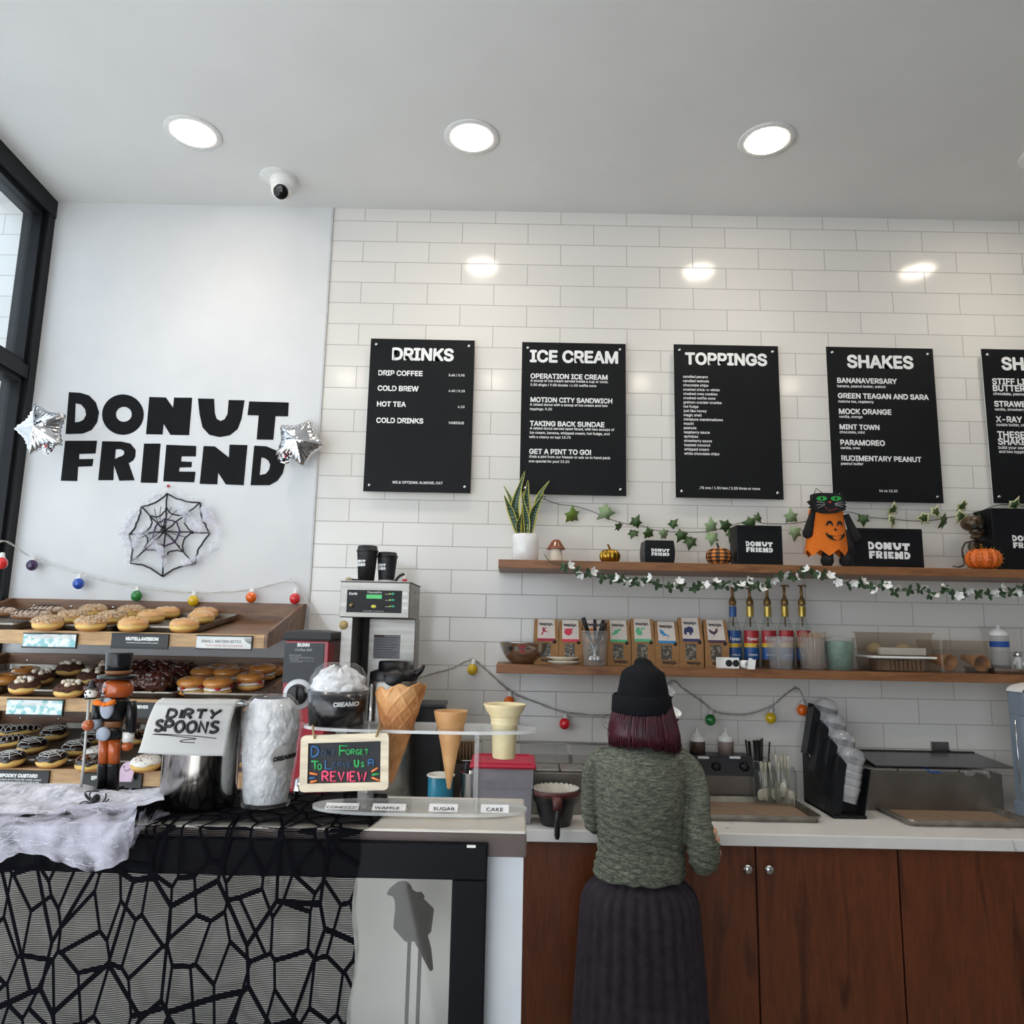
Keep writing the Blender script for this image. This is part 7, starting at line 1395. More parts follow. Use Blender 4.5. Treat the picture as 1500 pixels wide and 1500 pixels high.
# body under the clothes: one continuous surface
H = PP(939, 1030, .02)
mb = MB(); loft(mb, [(xl+7, xr-7, y, dh-.016, dy) for xl, xr, y, dh, dy in TOR[2:]], 28); mb.ball(H, (.073, .092, .108), 24, 16); mb.tube([PP(938,1062,.01), PP(938,1110,0)], [.052, .058], 18)
mb.ball(H+V((0, .088, -.028)), (.013, .018, .020), 12, 8); mb.ball(H+V((0, .075, -.085)), (.035, .028, .026), 12, 8)
for s_ in (-1, 1): mb.ball(H+V((s_*.074, .005, -.015)), (.010, .020, .030), 10, 8)
for A in (LA, RA):
    cv = crv([p for p, _ in A], 4); mb.tube(cv, [.030-.00035*i for i in range(len(cv))], 14)
def hand(W, D, side):
    D = D.normalized(); up = V((0, 0, 1)); sx_ = D.cross(up).normalized()*side; pc = W+D*.055
    M = XF(pc, sx_, D, sx_.cross(D)); mb.tube([W-D*.05, W, W+D*.03], [.029, .025, .028], 14, flat=.75)
    mb.ball((0, 0, 0), (.040, .046, .015), 16, 10, M=M)
    for i, (o, L) in enumerate(((-.030, .060), (-.010, .074), (.010, .070), (.029, .055))):
        b = V((o, .038, 0)); mb.tube([M @ b, M @ (b+V((o*.08, L*.45, .004))), M @ (b+V((o*.1, L*.8, -.012))), M @ (b+V((o*.1, L*.95, -.030)))], [.0095, .009, .0082, .007], 10)
    mb.tube([M @ V((-.030, -.02, -.002)), M @ V((-.052, .010, -.010)), M @ V((-.050, .040, -.022))], [.012, .0105, .009], 10)
hand(PP(1041, 1240, .15), V((.10, 1, .18)), 1); hand(LA[-1][0]+V((.012, .03, .012)), V((.35, 1, .05)), -1)
zw = PP(938, 1278).z; xw = PP(938, 1290).x
mb.ball((xw, YP, zw-.10), (.155, .105, .14), 24, 14)
for s_ in (-1, 1): mb.tube([V((xw+s_*.075, YP, zw-.12)), V((xw+s_*.078, YP+.005, zw*.52)), V((xw+s_*.078, YP-.008, zw*.34)), V((xw+s_*.08, YP-.005, .07))], [.082, .060, .052, .038], 18); mb.ball((xw+s_*.085, YP+.045, .045), (.042, .115, .042), 16, 10)
bd = mb.obj('body', M_skin, per); remesh(bd, .006, 4)
mb = MB()
for s_ in (-1, 1): mb.ball(H+V((s_*.030, .086, .0)), (.012, .006, .007), 12, 8)
mb.obj('eyes', mat('eye_white', '#e8e4de', .3, col2='#3a2a20', ns=90), bd); mb = MB(); mb.ball(H+V((0, .090, -.060)), (.022, .006, .006), 12, 6); mb.obj('mouth', mat('lip', '#a85a52', .5), bd)
mb = MB()
for s_ in (-1, 1): mb.ball((xw+s_*.085, YP+.045, .042), (.046, .122, .046), 20, 12)
mb.obj('shoes', M_mblack, per)
# pleated skirt
mb = MB(); zt_ = PP(938, 1268).z; zb_ = .28
def sk_(u, v):
    a = 2*math.pi*u; z = zt_+(zb_-zt_)*v; g_ = min(1, max(0, v-.062)*16); hw = .126+.040*g_+.04*v; hd = .098+.034*g_+.06*v; pl = 1+.022*math.sin(a*30)*min(1, .4+v*4); return V((xw-.003+hw*pl*math.cos(a), YP+hd*pl*math.sin(a), z))
mb.grid(sk_, 360, 18, closed_u=True); o = mb.obj('pleated_skirt', M_skirt, per, fix=False)
# hair: bob of strands below the beanie
mb = MB(); rg = random.Random(2); N = 420
base = MB(); loft(base, [(900,982,1030,.088,.01), (894,989,1052,.100,.005), (890,994,1070,.104,0), (893,994,1086,.098,-.005)], 32); 
for i in range(N):
    a = 2*math.pi*i/N; cx_, sn = math.cos(a), math.sin(a)
    if sn > .62: continue                        # leave the face free
    def hull(y, f=1.0):
        k = (y-1030)/70; xl = 899-9*min(1, k*1.6)+4*max(0, k-.75)+2; xr = 983+12*min(1, k*1.4)+2*max(0, k-.6); A_, B_ = PP(xl, y, 0), PP(xr, y+1.7, 0); c = (A_+B_)/2; hw = (B_.x-A_.x)/2; return V((c.x+hw*f*cx_, YP+.008+(hw+.004)*f*sn*1.02, c.z+(B_.z-A_.z)/2*cx_))
    yb_ = 1091+9*max(0, cx_)+rg.uniform(-5, 3)-3*(1-abs(cx_)); f0 = rg.uniform(.93, 1.01); jt = rg.uniform(-.003, .003)
    pts = [hull(1028, f0), hull(1045, f0+.02), hull(1064, f0+.03), hull(1080, f0+.01)+V((jt, jt, 0)), hull(yb_, f0-.06)+V((jt*2.4+.004*cx_, jt, 0))]
    cv = crv(pts, 3); mb.tube(cv, [.0042-.00024*j for j in range(len(cv))], 5, flat=.6)
mb.v += []; b0 = len(mb.v); mb.add(base.v, base.f, 0, True); mb.obj('hair', M_hair, per, fix=False)
mb = MB(); mb.tube(crv([PP(899,1045,-.04), PP(884,1050,-.03), PP(882,1060,-.03), PP(893,1071,-.04)], 5), .0006, 5); mb.tube(crv([PP(897,1046,-.05), PP(888,1047,-.04), PP(885,1056,-.04), PP(892,1062,-.04)], 5), .0005, 5); mb.obj('stray_strands', M_hair, per, fix=False)
# beanie with turned-up cuff
mb = MB(); loft(mb, [(934,946,964.5,.012,.02), (931,953,968,.026,.02), (929,957,974,.040,.02), (917,964,979,.064,.018), (911,972,985,.086,.016), (908.5,974.5,995,.092,.014), (906,976.5,1006,.095,.012), (903,978.5,1019,.097,.010), (902,980,1034,.096,.008)], 44, cap=True)
bn = mb.obj('beanie', M_beanie, per)
for v in bn.data.vertices:
    w_ = v.co+per.location; v.co += V((nz_.noise(w_*22)*.004, nz_.noise(w_*25+V((3, 0, 0)))*.004, nz_.noise(w_*20+V((0, 5, 0)))*.003 if w_.z > PP(940, 990).z else 0))
mb = MB(); rr_ = [(899.5,980,1016,.100,.010), (897,982.5,1018.5,.104,.010), (896.5,983.5,1030,.106,.009), (896,983,1041,.106,.008), (898,981,1043.5,.103,.008), (901,978,1042,.098,.008)]
vs0 = len(mb.v); loft(mb, rr_, 44, cap=False); mb.obj('cuff', M_beanie, bn)
# ================================================================== display case in the foreground and what stands on it
ZT = 1.27; YCF, YCB = -2.053, -1.833; XCR = P(771.5, 1222, YCF).x; XCL = -.75
case = thing('display_case', 'stainless steel topped glass display case in front of the camera', 'display case', ((XCL+XCR)/2, (YCF+YCB)/2, 0))
zf0 = P(745, 1255, YCF).z
M_top = mat('case_steel', '#dedad2', .38, .55, col2='#d0c9bf', ns=6, bump=.03, bs=40)
MB().box((XCL, YCF, zf0), (XCR, YCB, ZT), bev=.003).obj('steel_top', M_top, case)
MB().box((XCL, YCF-.0025, zf0), (XCR-.001, YCF+.001, ZT-.004), bev=.001).obj('edge_dark_reflection', mat('edge_reflection_tone', '#5c514d', .5, .5, col2='#534945', ns=8), case)  # steel front edge: reflection of the dark floor is put into its colour
M_cwhite = mat('case_white_panel', '#c9ccd0', .35, col2='#bfc3c8', ns=6)
xi = P(662, 1300, YCF-.012).x; xo = P(713.5, 1270, YCF-.012).x; zr1 = P(690, 1236, YCF-.012).z; zr0 = P(600, 1287.5, YCF-.012).z
mb = MB(); mb.box((xo-.01, YCF+.008, .05), (XCR-.004, YCB+.01, zf0-.001)); mb.box((XCL, YCB-.004, .05), (xo, YCB+.01, zf0-.001)); mb.box((XCL, YCF+.01, .05), (XCL+.01, YCB, zf0-.001)); mb.obj('body_panel', M_cwhite, case)
MB().box((XCL+.012, YCB-.012, .3), (xo-.012, YCB-.005, zr1)).obj('back_panel', mat('case_inner_back', '#cfcdc4', .5, col2='#bfbdb4', ns=5), case)
MB().box((XCL+.01, YCF+.002, .86), (xo-.012, YCB-.013, .872)).obj('inner_shelf', M_cwhite, case)
M_bframe = mat('black_door_frame', '#07080c', .45, col2='#0a0b10', ns=10, spec=.12)
mb = MB(); y0, y1 = YCF-.014, YCF+.001; mb.box((XCL, y0, zr0), (xo, y1, zr1), bev=.002); mb.box((xi, y0, .38), (xo, y1, zr0), bev=.002); mb.box((XCL, y0, .30), (xo, y1, .38), bev=.002); mb.obj('door_frame', M_bframe, case)
MB().box((XCL, YCF-.006, .378), (xi+.002, YCF-.002, zr0+.002)).obj('glass_door', clear('case_glass', haze=0, edge=1.0), case)
MB().box((XCL, YCF+.02, 0), (XCR-.01, YCB, .05)).obj('plinth', M_mblack, case)
a, z1, b, z0 = rect(684, 1236.5, 697, 1239.5, YCF-.012); MB().box((a, y0-.0006, zr1-.005), (b, y0, zr1-.001)).obj('badge', M_chrome, case)
lm = NT('case_fill_glow'); lm.b.inputs['Emission Color'].default_value = lin('#f4f6ee'); lm.b.inputs['Emission Strength'].default_value = 6; MB().box((XCL+.05, YCF+.02, zr1-.012), (xi-.02, YCF+.035, zr1-.004)).obj('added_fill_strip', lm.m, case)  # glowing strip added only to brighten the case interior
# crow inside the case
M_crow = mat('black_feather', '#0b0b0d', .9, col2='#101013', ns=30, spec=.1); Yc = -1.97
C = lambda x, y, d=0: P(x, y, Yc+d)
r = thing('crow_figure', 'black crow figure behind the glass of the display case', 'figure', (C(600, 1340).x, Yc, .872))
mb = MB(); mb.ball(C(589, 1306), (.017, .015, .0155), 16, 12); mb.tube([C(589, 1308), C(597, 1322), C(606, 1345), C(612, 1370)], [.014, .022, .034, .022], 16); mb.tube([C(608, 1350), C(625, 1395), C(632, 1420)], [.026, .016, .006], 12, flat=.5); mb.tube([C(580, 1304), C(572, 1307), C(567, 1310)], [.009, .006, .001], 10); mb.tube([C(604, 1318), C(618, 1312), C(622, 1314)], [.012, .006, .001], 8); mb.obj('body', M_crow, r)
for dx in (-8, 8): q = C(608+dx, 1372); mb = MB(); mb.tube([q, V((q.x, Yc, .875))], .003, 8); mb.tube([V((q.x-.012, Yc-.015, .874)), V((q.x, Yc, .876)), V((q.x+.012, Yc-.012, .874))], .002, 6); mb.obj('leg', M_crow, r)
# black lace cloth with a web pattern
t = NT('web_lace'); t.n.remove(t.b); co = t.coords(); sx = t.new('ShaderNodeSeparateXYZ'); t.link(co, sx.inputs[0])
ad = t.new('ShaderNodeMath', operation='SUBTRACT'); t.link(sx.outputs[2], ad.inputs[0]); t.link(sx.outputs[1], ad.inputs[1]); cb = t.new('ShaderNodeCombineXYZ'); kx = t.new('ShaderNodeMath', operation='MULTIPLY'); kx.inputs[1].default_value = 1.35; t.link(sx.outputs[0], kx.inputs[0]); ky = t.new('ShaderNodeMath', operation='MULTIPLY'); ky.inputs[1].default_value = .75; t.link(ad.outputs[0], ky.inputs[0]); t.link(kx.outputs[0], cb.inputs[0]); t.link(ky.outputs[0], cb.inputs[1])
vo = t.new('ShaderNodeTexVoronoi', feature='DISTANCE_TO_EDGE', voronoi_dimensions='2D', i_Scale=19.0); t.link(cb.outputs[0], vo.inputs['Vector']); l1 = t.new('ShaderNodeMath', operation='LESS_THAN'); l1.inputs[1].default_value = .052; t.link(vo.outputs[0], l1.inputs[0])
v2 = t.new('ShaderNodeTexVoronoi', feature='DISTANCE_TO_EDGE', voronoi_dimensions='2D', i_Scale=9.0); t.link(cb.outputs[0], v2.inputs['Vector']); l2 = t.new('ShaderNodeMath', operation='LESS_THAN'); l2.inputs[1].default_value = .03; t.link(v2.outputs[0], l2.inputs[0])
mu = t.new('ShaderNodeMath', operation='MULTIPLY'); mu.inputs[1].default_value = 2*math.pi/.00245; t.link(ad.outputs[0], mu.inputs[0]); si = t.new('ShaderNodeMath', operation='SINE'); t.link(mu.outputs[0], si.inputs[0]); l3 = t.new('ShaderNodeMath', operation='GREATER_THAN'); l3.inputs[1].default_value = .05; t.link(si.outputs[0], l3.inputs[0])
m1 = t.new('ShaderNodeMath', operation='MAXIMUM'); t.link(l1.outputs[0], m1.inputs[0]); t.link(l2.outputs[0], m1.inputs[1]); m2 = t.new('ShaderNodeMath', operation='MAXIMUM'); t.link(m1.outputs[0], m2.inputs[0]); t.link(l3.outputs[0], m2.inputs[1])
df = t.new('ShaderNodeBsdfDiffuse'); df.inputs[0].default_value = lin('#0e0e12'); tr = t.new('ShaderNodeBsdfTransparent'); ms = t.new('ShaderNodeMixShader'); t.link(m2.outputs[0], ms.inputs[0]); t.link(tr.outputs[0], ms.inputs[1]); t.link(df.outputs[0], ms.inputs[2]); t.link(ms.outputs[0], t.out.inputs[0]); M_lace = t.m
M_lace2 = t.m.copy(); M_lace2.name = 'web_lace_folded'
for n in M_lace2.node_tree.nodes:
    if n.type == 'MATH' and n.operation == 'GREATER_THAN': n.inputs[1].default_value = -.86
def lace(u, v):
    yt0, yl = YCB+.01, YCF-.019; Lt = yl-yt0; Ld = .42; s_ = v*(abs(Lt)+Ld); xr = P(524, 1240, yl).x+.022*math.sin(min(1, s_/abs(Lt))*math.pi*.9)*(s_ < abs(Lt))-.004*math.sin(s_*40)*(s_ > abs(Lt)); x = XCL+(xr-XCL)*u
    if s_ < abs(Lt): return V((x, yt0-s_, ZT+.0018+.0006*math.sin(x*60+s_*50)))
    return V((x, yl-.0015*math.sin(x*35)-.001, ZT+.0018-(s_-abs(Lt))))
mb = MB(); mb.grid(lace, 120, 90); nt_ = int(90*abs(YCF-.019-YCB-.01)/(abs(YCF-.019-YCB-.01)+.42))-4; mb.k = [1 if i//120 < nt_ else 0 for i in range(len(mb.f))]; o = mb.obj('lace_cloth', [M_lace, M_lace2], fix=False); tag(o, 'black lace cloth with a spider web pattern draped over the display case', 'cloth')
# stretched cobweb over the left of the case
def interp(pts, x):
    for (x0, y0), (x1, y1) in zip(pts, pts[1:]):
        if x <= x1: f = max(0, (x-x0)/(x1-x0)); f = f*f*(3-2*f); return y0+(y1-y0)*f
    return pts[-1][1]
TOPE = [(-40,1148),(0,1147),(60,1149),(120,1150),(150,1157),(180,1160),(205,1157),(238,1154)]
BOTE = [(-40,1270),(0,1264),(12,1256),(30,1249),(60,1252),(85,1262),(110,1271),(135,1277),(160,1272),(185,1260),(199,1240),(202,1215)]
MIDE = [(-40,1196),(60,1194),(110,1186),(150,1182),(185,1184),(205,1180),(238,1172)]
def sheet(seed, bulge, x0=-40, x1=240):
    def fn(u, v):
        x = x0+(x1-x0)*u; n_ = nz_.noise(V((u*5+seed*7, v*4, seed)))*1.0; n2 = nz_.noise(V((u*14, v*11+seed*3, 2)))
        ya = interp(TOPE, x); ym = interp(MIDE, x); p = P(x+n2*2, ya+(ym-ya)*v+n_*2, YCB-.02+(YCF-.005-YCB+.03)*v*.9)
        p.z = max(p.z, ZT+.004)+.012*bulge*max(0, n_+.3)*math.sin(math.pi*min(1, v*.9+.1)); return p
    return fn
def drape(seed, off, xr=202):
    def fn(u, v):
        xx = -40+(xr+40)*u; n_ = nz_.noise(V((u*6+seed*5, v*4, seed))); ym = min(interp(MIDE, xx)-6, 1192); yb_ = interp(BOTE, xx); y = ym+(yb_-ym)*v; x = xx+n_*3*v-(6 if xx > 190 else 0)*v
        Y = (YCF+.03)+(-.062-.012*math.sin(v*math.pi)*off-.010*off-.007*n_)*min(1, v*3.2); p = P(x, y+n_*1.5*math.sin(v*3.1), Y)
        return p
    return fn
cw = thing('spider_web_fluff', 'white stretched cobweb fluff spread over the left of the display case', 'decoration', (P(90, 1180, -1.95).x, -1.95, ZT)); cw['kind'] = 'stuff'
mb = MB(); 
for q in range(3): mb.grid(sheet(q+1, .6+.5*q), 70, 26)
o = mb.obj('dense_web', cobweb('cobweb_dense', .95, 60, (1, 1, 1), '#eeedf4'), cw, fix=False); o['kind'] = 'stuff'
mb = MB()
for q in range(4): mb.grid(drape(q+3, .3+.45*q), 70, 34)
def tail(pts, wd):
    pts = crv([P(*p) for p in pts], 8)
    for q in range(2):
        def fn(u, v):
            i = min(int(v*(len(pts)-1)), len(pts)-2); f = v*(len(pts)-1)-i; p = pts[i].lerp(pts[i+1], f); w_ = wd*(1-.5*v); a = math.pi*u*1.0; return p+V((0, -math.sin(a)*w_*.4, math.cos(a)*w_*.5+.004*math.sin(v*20+q)))
        mb.grid(fn, 8, 36)
tail([(196,1232,-2.10),(202,1215,-2.085),(216,1203,-2.07),(235,1195,-2.02),(262,1189,-2.0)], .022); tail([(190,1170,-1.93),(210,1164,-1.92),(240,1162,-1.93)], .030); tail([(205,1200,-2.05),(214,1188,-2.0),(222,1186,-1.98),(232,1192,-2.0)], .012)
o = mb.obj('wispy_web', cobweb('cobweb_wispy', .43, 20, (1, 1, 1), '#dcdbe8'), cw, fix=False); o['kind'] = 'stuff'
mb = MB(); rg = random.Random(8); fns = [drape(3, .6), drape(5, 1.4), sheet(2, 1.2)]
for i in range(120):
    f = fns[rg.choice((0, 0, 1, 1, 2))]; u, v = rg.random(), rg.random()*.95; du, dv = rg.uniform(-.16, .16), rg.uniform(-.25, .25); pts = []
    for j in range(7):
        k = j/6; pts.append(f(min(1, max(0, u+du*k+.02*math.sin(k*5+i))), min(1, max(0, v+dv*k)))+V((0, -.004, .001)))
    mb.tube(pts, rg.choice((.0002, .00025, .0003, .0005 if i % 9 == 0 else .0002)), 4)
o = mb.obj('fibres', mat('cobweb_fibre', '#e6e5ee', .9), cw, fix=False); o['kind'] = 'stuff'
# plastic spider
Ysp = -1.995; S2 = lambda x, y, d=0: P(x/6, 1060+y/6, Ysp+d); r = thing('toy_spider', 'black plastic spider sitting on the white cobweb', 'toy spider', S2(830, 700)); mb = MB()
mb.ball(S2(845, 660), (.0055, .008, .0072), 14, 10); mb.ball(S2(815, 690, -.008), (.0065, .007, .006), 14, 10); mb.obj('body', M_black, r)
for pts in ([(815,690),(760,650),(755,600),(850,592)], [(820,685),(790,640),(800,600),(870,595)], [(810,695),(740,685),(680,720)], [(812,700),(760,700),(715,725)], [(840,690),(900,690),(930,650),(930,612)], [(840,695),(900,705),(958,662)], [(835,700),(880,715),(925,712)], [(812,695),(770,640),(755,618)]): mb = MB(); mb.tube(crv([S2(x, y, -.006) for x, y in pts], 5), .0011, 6); mb.obj('leg', M_black, r)
# nutcracker
Yn = -1.868; nk = lambda x, y, d=0: P(100+x/6.25, 940+y/6.25, Yn+d); mp = mpp(160, 1060, Yn)/6.25
def lat(rows, m, name, par, d=0, n=28, ell=1.0):
    cx_ = sum(nk((a+b)/2, y, d).x for a, b, y in rows)/len(rows); mb = MB(); prof = [((b-a)/2*mp, nk((a+b)/2, y, d).z) for a, b, y in rows]; prof = [(0, prof[0][1])]+prof+[(0, prof[-1][1])]; mb.lathe(prof, n, c=(cx_, Yn+d, 0), ell=ell); return mb.obj(name, m, par)
M_nblk = mat('black_lacquer', '#0d0e11', .3, col2='#121316', coat=.15, spec=.3); M_norg = mat('pumpkin_lacquer', '#b5561f', .28, col2='#a54c19', ns=40, coat=.4); M_nbrn = mat('brown_band', '#7a4d2a', .5); M_ngry = mat('grey_shirt', '#9aa1ae', .5, col2='#878e9d', ns=60); M_nwht = mat('white_lacquer', '#e2e0da', .3, coat=.3)
nut = thing('nutcracker', 'wooden pumpkin-headed nutcracker in a black top hat holding a baton', 'nutcracker', (nk(370, 1380).x, Yn, ZT))
lat([(360,582,98),(354,586,108),(356,578,200),(352,566,262)], M_nblk, 'top_hat', nut); lat([(351,565,262),(350,564,300)], M_nbrn, 'hat_band', nut); lat([(288,612,306),(283,617,312),(283,617,334),(300,600,340)], M_nblk, 'hat_brim', nut)
hd = lat([(380,530,345),(335,574,372),(324,585,420),(327,583,465),(345,568,500),(385,530,514)], M_norg, 'head', nut)
cxh = nk(455, 430).x; Rh = 130*mp; ang0 = -.62
def face(pts, y0, name, m, lift=.0008):
    tri = tessellate_polygon([[V((x, y, 0)) for x, y in pts]]); mb = MB(); vs_ = []
    for x, y in pts: a = math.asin(max(-.97, min(.97, (x-455)/130.0)))-ang0; vs_.append(V((cxh+(Rh+lift)*math.sin(a+ang0), Yn-(Rh+lift)*math.cos(a+ang0), nk(455, y).z)))
    mb.add(vs_, [tuple(q) for q in tri]); mb.obj(name, m, hd, fix=False)
face([(376,420),(383,395),(398,390),(408,404),(404,416)], 0, 'eye', M_nwht); face([(385,415),(389,400),(399,398),(403,410),(396,416)], 0, 'pupil', M_nblk, .0014); face([(333,420),(338,402),(347,402),(350,416)], 0, 'eye', M_nwht); face([(352,428),(362,442),(349,444)], 0, 'nose', M_nblk)
face([(329,452),(340,468),(362,473),(384,466),(404,440),(402,470),(382,490),(352,494),(333,480)], 0, 'mouth', M_nblk)
lat([(330,560,516),(280,545,524),(275,545,560),(285,535,640),(300,500,722)], M_nblk, 'jacket', nut, ell=.85); lat([(300,492,722),(298,494,728),(298,494,774),(300,492,780)], M_nbrn, 'belt', nut, ell=.9); lat([(290,488,780),(268,490,830),(266,492,886)], M_nblk, 'jacket_tail', nut, ell=.9)
mb = MB(); mb.ball(nk(355, 610, -.036), (.012, .006, .018), 14, 10); mb.obj('shirt_front', M_ngry, nut); mb = MB(); mb.ball(nk(320, 845, -.034), (.0125, .006, .012), 14, 10); mb.obj('waistcoat_tip', M_ngry, nut)
mb = MB(); e = nk(335, 575, -.046)
for s_ in (-1, 1): mb.tube([e, e+V((s_*.006, -.001, .001)), e+V((s_*.016, .002, .005 if s_ > 0 else .003))], [.003, .006, .0085], 10, flat=.6)
mb.ball(e+V((0, -.002, 0)), .004, 10, 8); mb.obj('bow_tie', mat('orange_felt', '#e2761d', .9), nut)
arm = MB(); arm.tube([nk(575, 545), nk(580, 640), nk(572, 830)], [.0090, .0092, .0085], 16); ao = arm.obj('arm', M_nblk, nut); mb = MB(); mb.tube([nk(552, 826), nk(548, 915)], .0098, 16); mb.obj('cuff', M_nwht, ao); mb = MB(); mb.ball(nk(541, 955), (.0098, .0098, .0088), 14, 10); mb.obj('hand', M_norg, ao)
arm = MB(); arm.tube([nk(270, 545), nk(262, 640, -.005), nk(268, 720, -.012)], [.0085, .0088, .008], 14); ao = arm.obj('arm', M_nblk, nut); mb = MB(); mb.tube([nk(290, 750, -.016), nk(225, 757, -.026)], .0078, 14); mb.obj('cuff', M_ngry, ao); mb = MB(); mb.ball(nk(183, 765, -.03), (.0102, .0102, .0092), 14, 10); mb.obj('hand', M_norg, ao)
st = MB(); st.tube([nk(113, 1405, -.03), nk(150, 1000, -.03), nk(190, 535, -.03)], .0022, 10); so = st.obj('baton', mat('grey_lacquer', '#b9b9b6', .35), nut); mb = MB(); c = nk(208, 478, -.03); mb.ball(c, (.0105, .0105, .0088), 16, 12); mb.obj('baton_head', M_nwht, so)
mb = MB(); z = nk(205, 525, -.03).z; mb.lathe([(0, z), (.0095, z), (.0095, z+.003), (0, z+.004)], 18, c=(c.x-.0012, c.y, 0)); zh = nk(210, 425, -.03).z; mb.lathe([(.0085, zh), (.0088, zh+.002), (.005, zh+.003), (.0042, zh+.010), (.0015, zh+.014), (0, zh+.014)], 18, c=(c.x+.0004, c.y, 0))
for dx, dz in ((-.0045, .002), (.003, .003), (-.002, -.003)): mb.ball(c+V((dx, -.0096, dz)), (.0016, .0014, .0018), 8, 6)
mb.obj('baton_marks', M_nblk, so)
for x0_, x1_ in ((285, 378), (372, 478)): lg = MB(); cx_ = (x0_+x1_)/2; lg.tube([nk(cx_, 880), nk(cx_-8, 1120)], [(x1_-x0_)/2*mp, (x1_-x0_)/2*mp*.95], 18); lo = lg.obj('leg', M_norg, nut); mb = MB(); mb.tube([nk(cx_-8, 1112), nk(cx_-12, 1135), nk(cx_-22, 1395)], [(x1_-x0_)/2*mp*1.08, (x1_-x0_)/2*mp*1.0, (x1_-x0_)/2*mp*.97], 18); mb.obj('boot', M_nblk, lo)
mb = MB(); q = nk(330, 1400); mb.box((q.x-.022, Yn-.024, ZT+.0025), (q.x+.022, Yn+.024, ZT+.012), bev=.002); mb.obj('base', M_nblk, nut)
# steel pot with paper sign
Yp = -1.935; R = 54*mpp(290, 1130, Yp); cp = P(289.5, 1180, Yp); c = V((cp.x, Yp, ZT+.003)); hp = P(296, 1030, Yp).z-c.z
pot = thing('steel_pot', 'tall stainless steel pot holding dirty spoons on the display case', 'pot', c)
MB().lathe([(0, 0), (R*.94, 0), (R*.97, .004), (R, hp-.012), (R*1.06, hp-.006), (R*1.14, hp-.002), (R*1.15, hp+.001), (R*1.10, hp+.002), (R*.97, hp-.006), (R*.95, .01), (0, .008)], 56, c=c).obj('pot_body', mat('mirror_steel', '#b9b6b2', .14, 1.0, col2='#aca9a5', ns=8), pot)
TL, TRt, BR, BL = P(228, 1030, Yp-R*1.13), P(346, 1032, Yp-R*.98), P(328, 1108, Yp-R*1.18), P(200.5, 1103.5, Yp-R*1.30)
def sheetp(u, v, l=0):
    a, b = TL.lerp(TRt, u), BL.lerp(BR, u); p = a.lerp(b, v)+V((0, -.010*math.sin(math.pi*u)*(1-.3*v)-.004*math.sin(v*5)-l, 0)); return p
sg = thing('paper_sign', 'white handwritten paper sign hanging on the front of the steel pot', 'sign', TL); mb = MB(); mb.grid(lambda u, v: sheetp(u, v), 24, 16)
mb.grid(lambda u, v: TL.lerp(TRt, u)+V((0, .045*v-.010*math.sin(math.pi*u)*(1-v), .006*math.sin(v*3.1))), 24, 4); o = mb.obj('sheet', mat('thin_paper', '#bcbbb9', .7, col2='#b3b2b1', ns=9), sg, fix=False); so = o.modifiers.new('s', 'SOLIDIFY'); so.thickness = .0006
STR = {'D': [[(0,0),(0,1)],[(0,1),(.5,.92),(.72,.6),(.66,.25),(.35,.02),(0,0)]], 'I': [[(.15,0),(.15,1)]], 'R': [[(0,0),(0,1),(.45,1),(.62,.8),(.45,.55),(0,.5)],[(.3,.5),(.65,0)]], 'T': [[(0,1),(.8,1)],[(.4,1),(.4,0)]], 'Y': [[(0,1),(.35,.5)],[(.8,1),(.35,.5),(.2,0)]],
 'S': [[(.65,.9),(.35,1),(.08,.82),(.2,.58),(.55,.42),(.62,.18),(.3,0),(0,.1)]], 'P': [[(0,0),(0,1),(.5,.98),(.62,.75),(.45,.5),(0,.48)]], 'O': [[(.38,1),(.08,.8),(0,.45),(.15,.1),(.42,0),(.7,.22),(.76,.6),(.6,.92),(.38,1)]], 'N': [[(0,0),(0,1),(.62,0),(.62,1)]], 'F': [[(0,0),(0,1),(.6,1)],[(0,.52),(.45,.52)]],
 'G': [[(.65,.88),(.38,1),(.08,.75),(.05,.3),(.32,0),(.65,.15),(.66,.45),(.4,.45)]], 'E': [[(.6,1),(0,1),(0,0),(.6,0)],[(0,.52),(.45,.52)]], 'L': [[(0,1),(0,0),(.6,0)]], 'A': [[(0,0),(0,.8),(.25,1),(.6,.85),(.6,0)],[(0,.45),(.6,.45)]], 'V': [[(0,1),(.32,0),(.65,1)]], 'U': [[(0,1),(.02,.25),(.3,0),(.6,.25),(.62,1)]], 'W': [[(0,1),(.2,0),(.45,.75),(.68,0),(.95,1)]], "'": [[(.1,1),(.05,.8)]], '!': [[(.1,1),(.1,.3)],[(.1,.05),(.1,0)]]}
def strokes(mb, word, fmap, x0, x1, y0, y1, w_, shear=0.0):
    """hand-drawn capitals between the pixel bounds, mapped by fmap(px, py)"""
    wid = [max(p[0] for s_ in STR[ch] for p in s_)+.28 for ch in word]; tot = sum(wid)-.28; cx_ = 0
    for ch, wi in zip(word, wid):
        for s_ in STR[ch]:
            pts = [fmap(x0+(x1-x0)*(cx_+px)/tot+shear*(py-.5)*(y1-y0), y1+(y0-y1)*py) for px, py in s_]; pts = crv(pts, 3) if len(pts) > 3 and ch in 'DSOGRPUA' else pts; mb.tube(pts, w_, 6)
        cx_ += wi
def smap(x, y):
    v = (y-1030)/(1106-1030); xl = 228+(200.5-228)*v; xr = 346+(328-346)*v; return sheetp((x-xl)/(xr-xl), v, .0012)
mb = MB(); strokes(mb, 'DIRTY', smap, 250, 325, 1038, 1050.5, .0024, .25); strokes(mb, 'SPOONS', smap, 231, 322, 1055, 1071, .0026, .25); mb.obj('marker_lettering', M_ink, sg, fix=False)
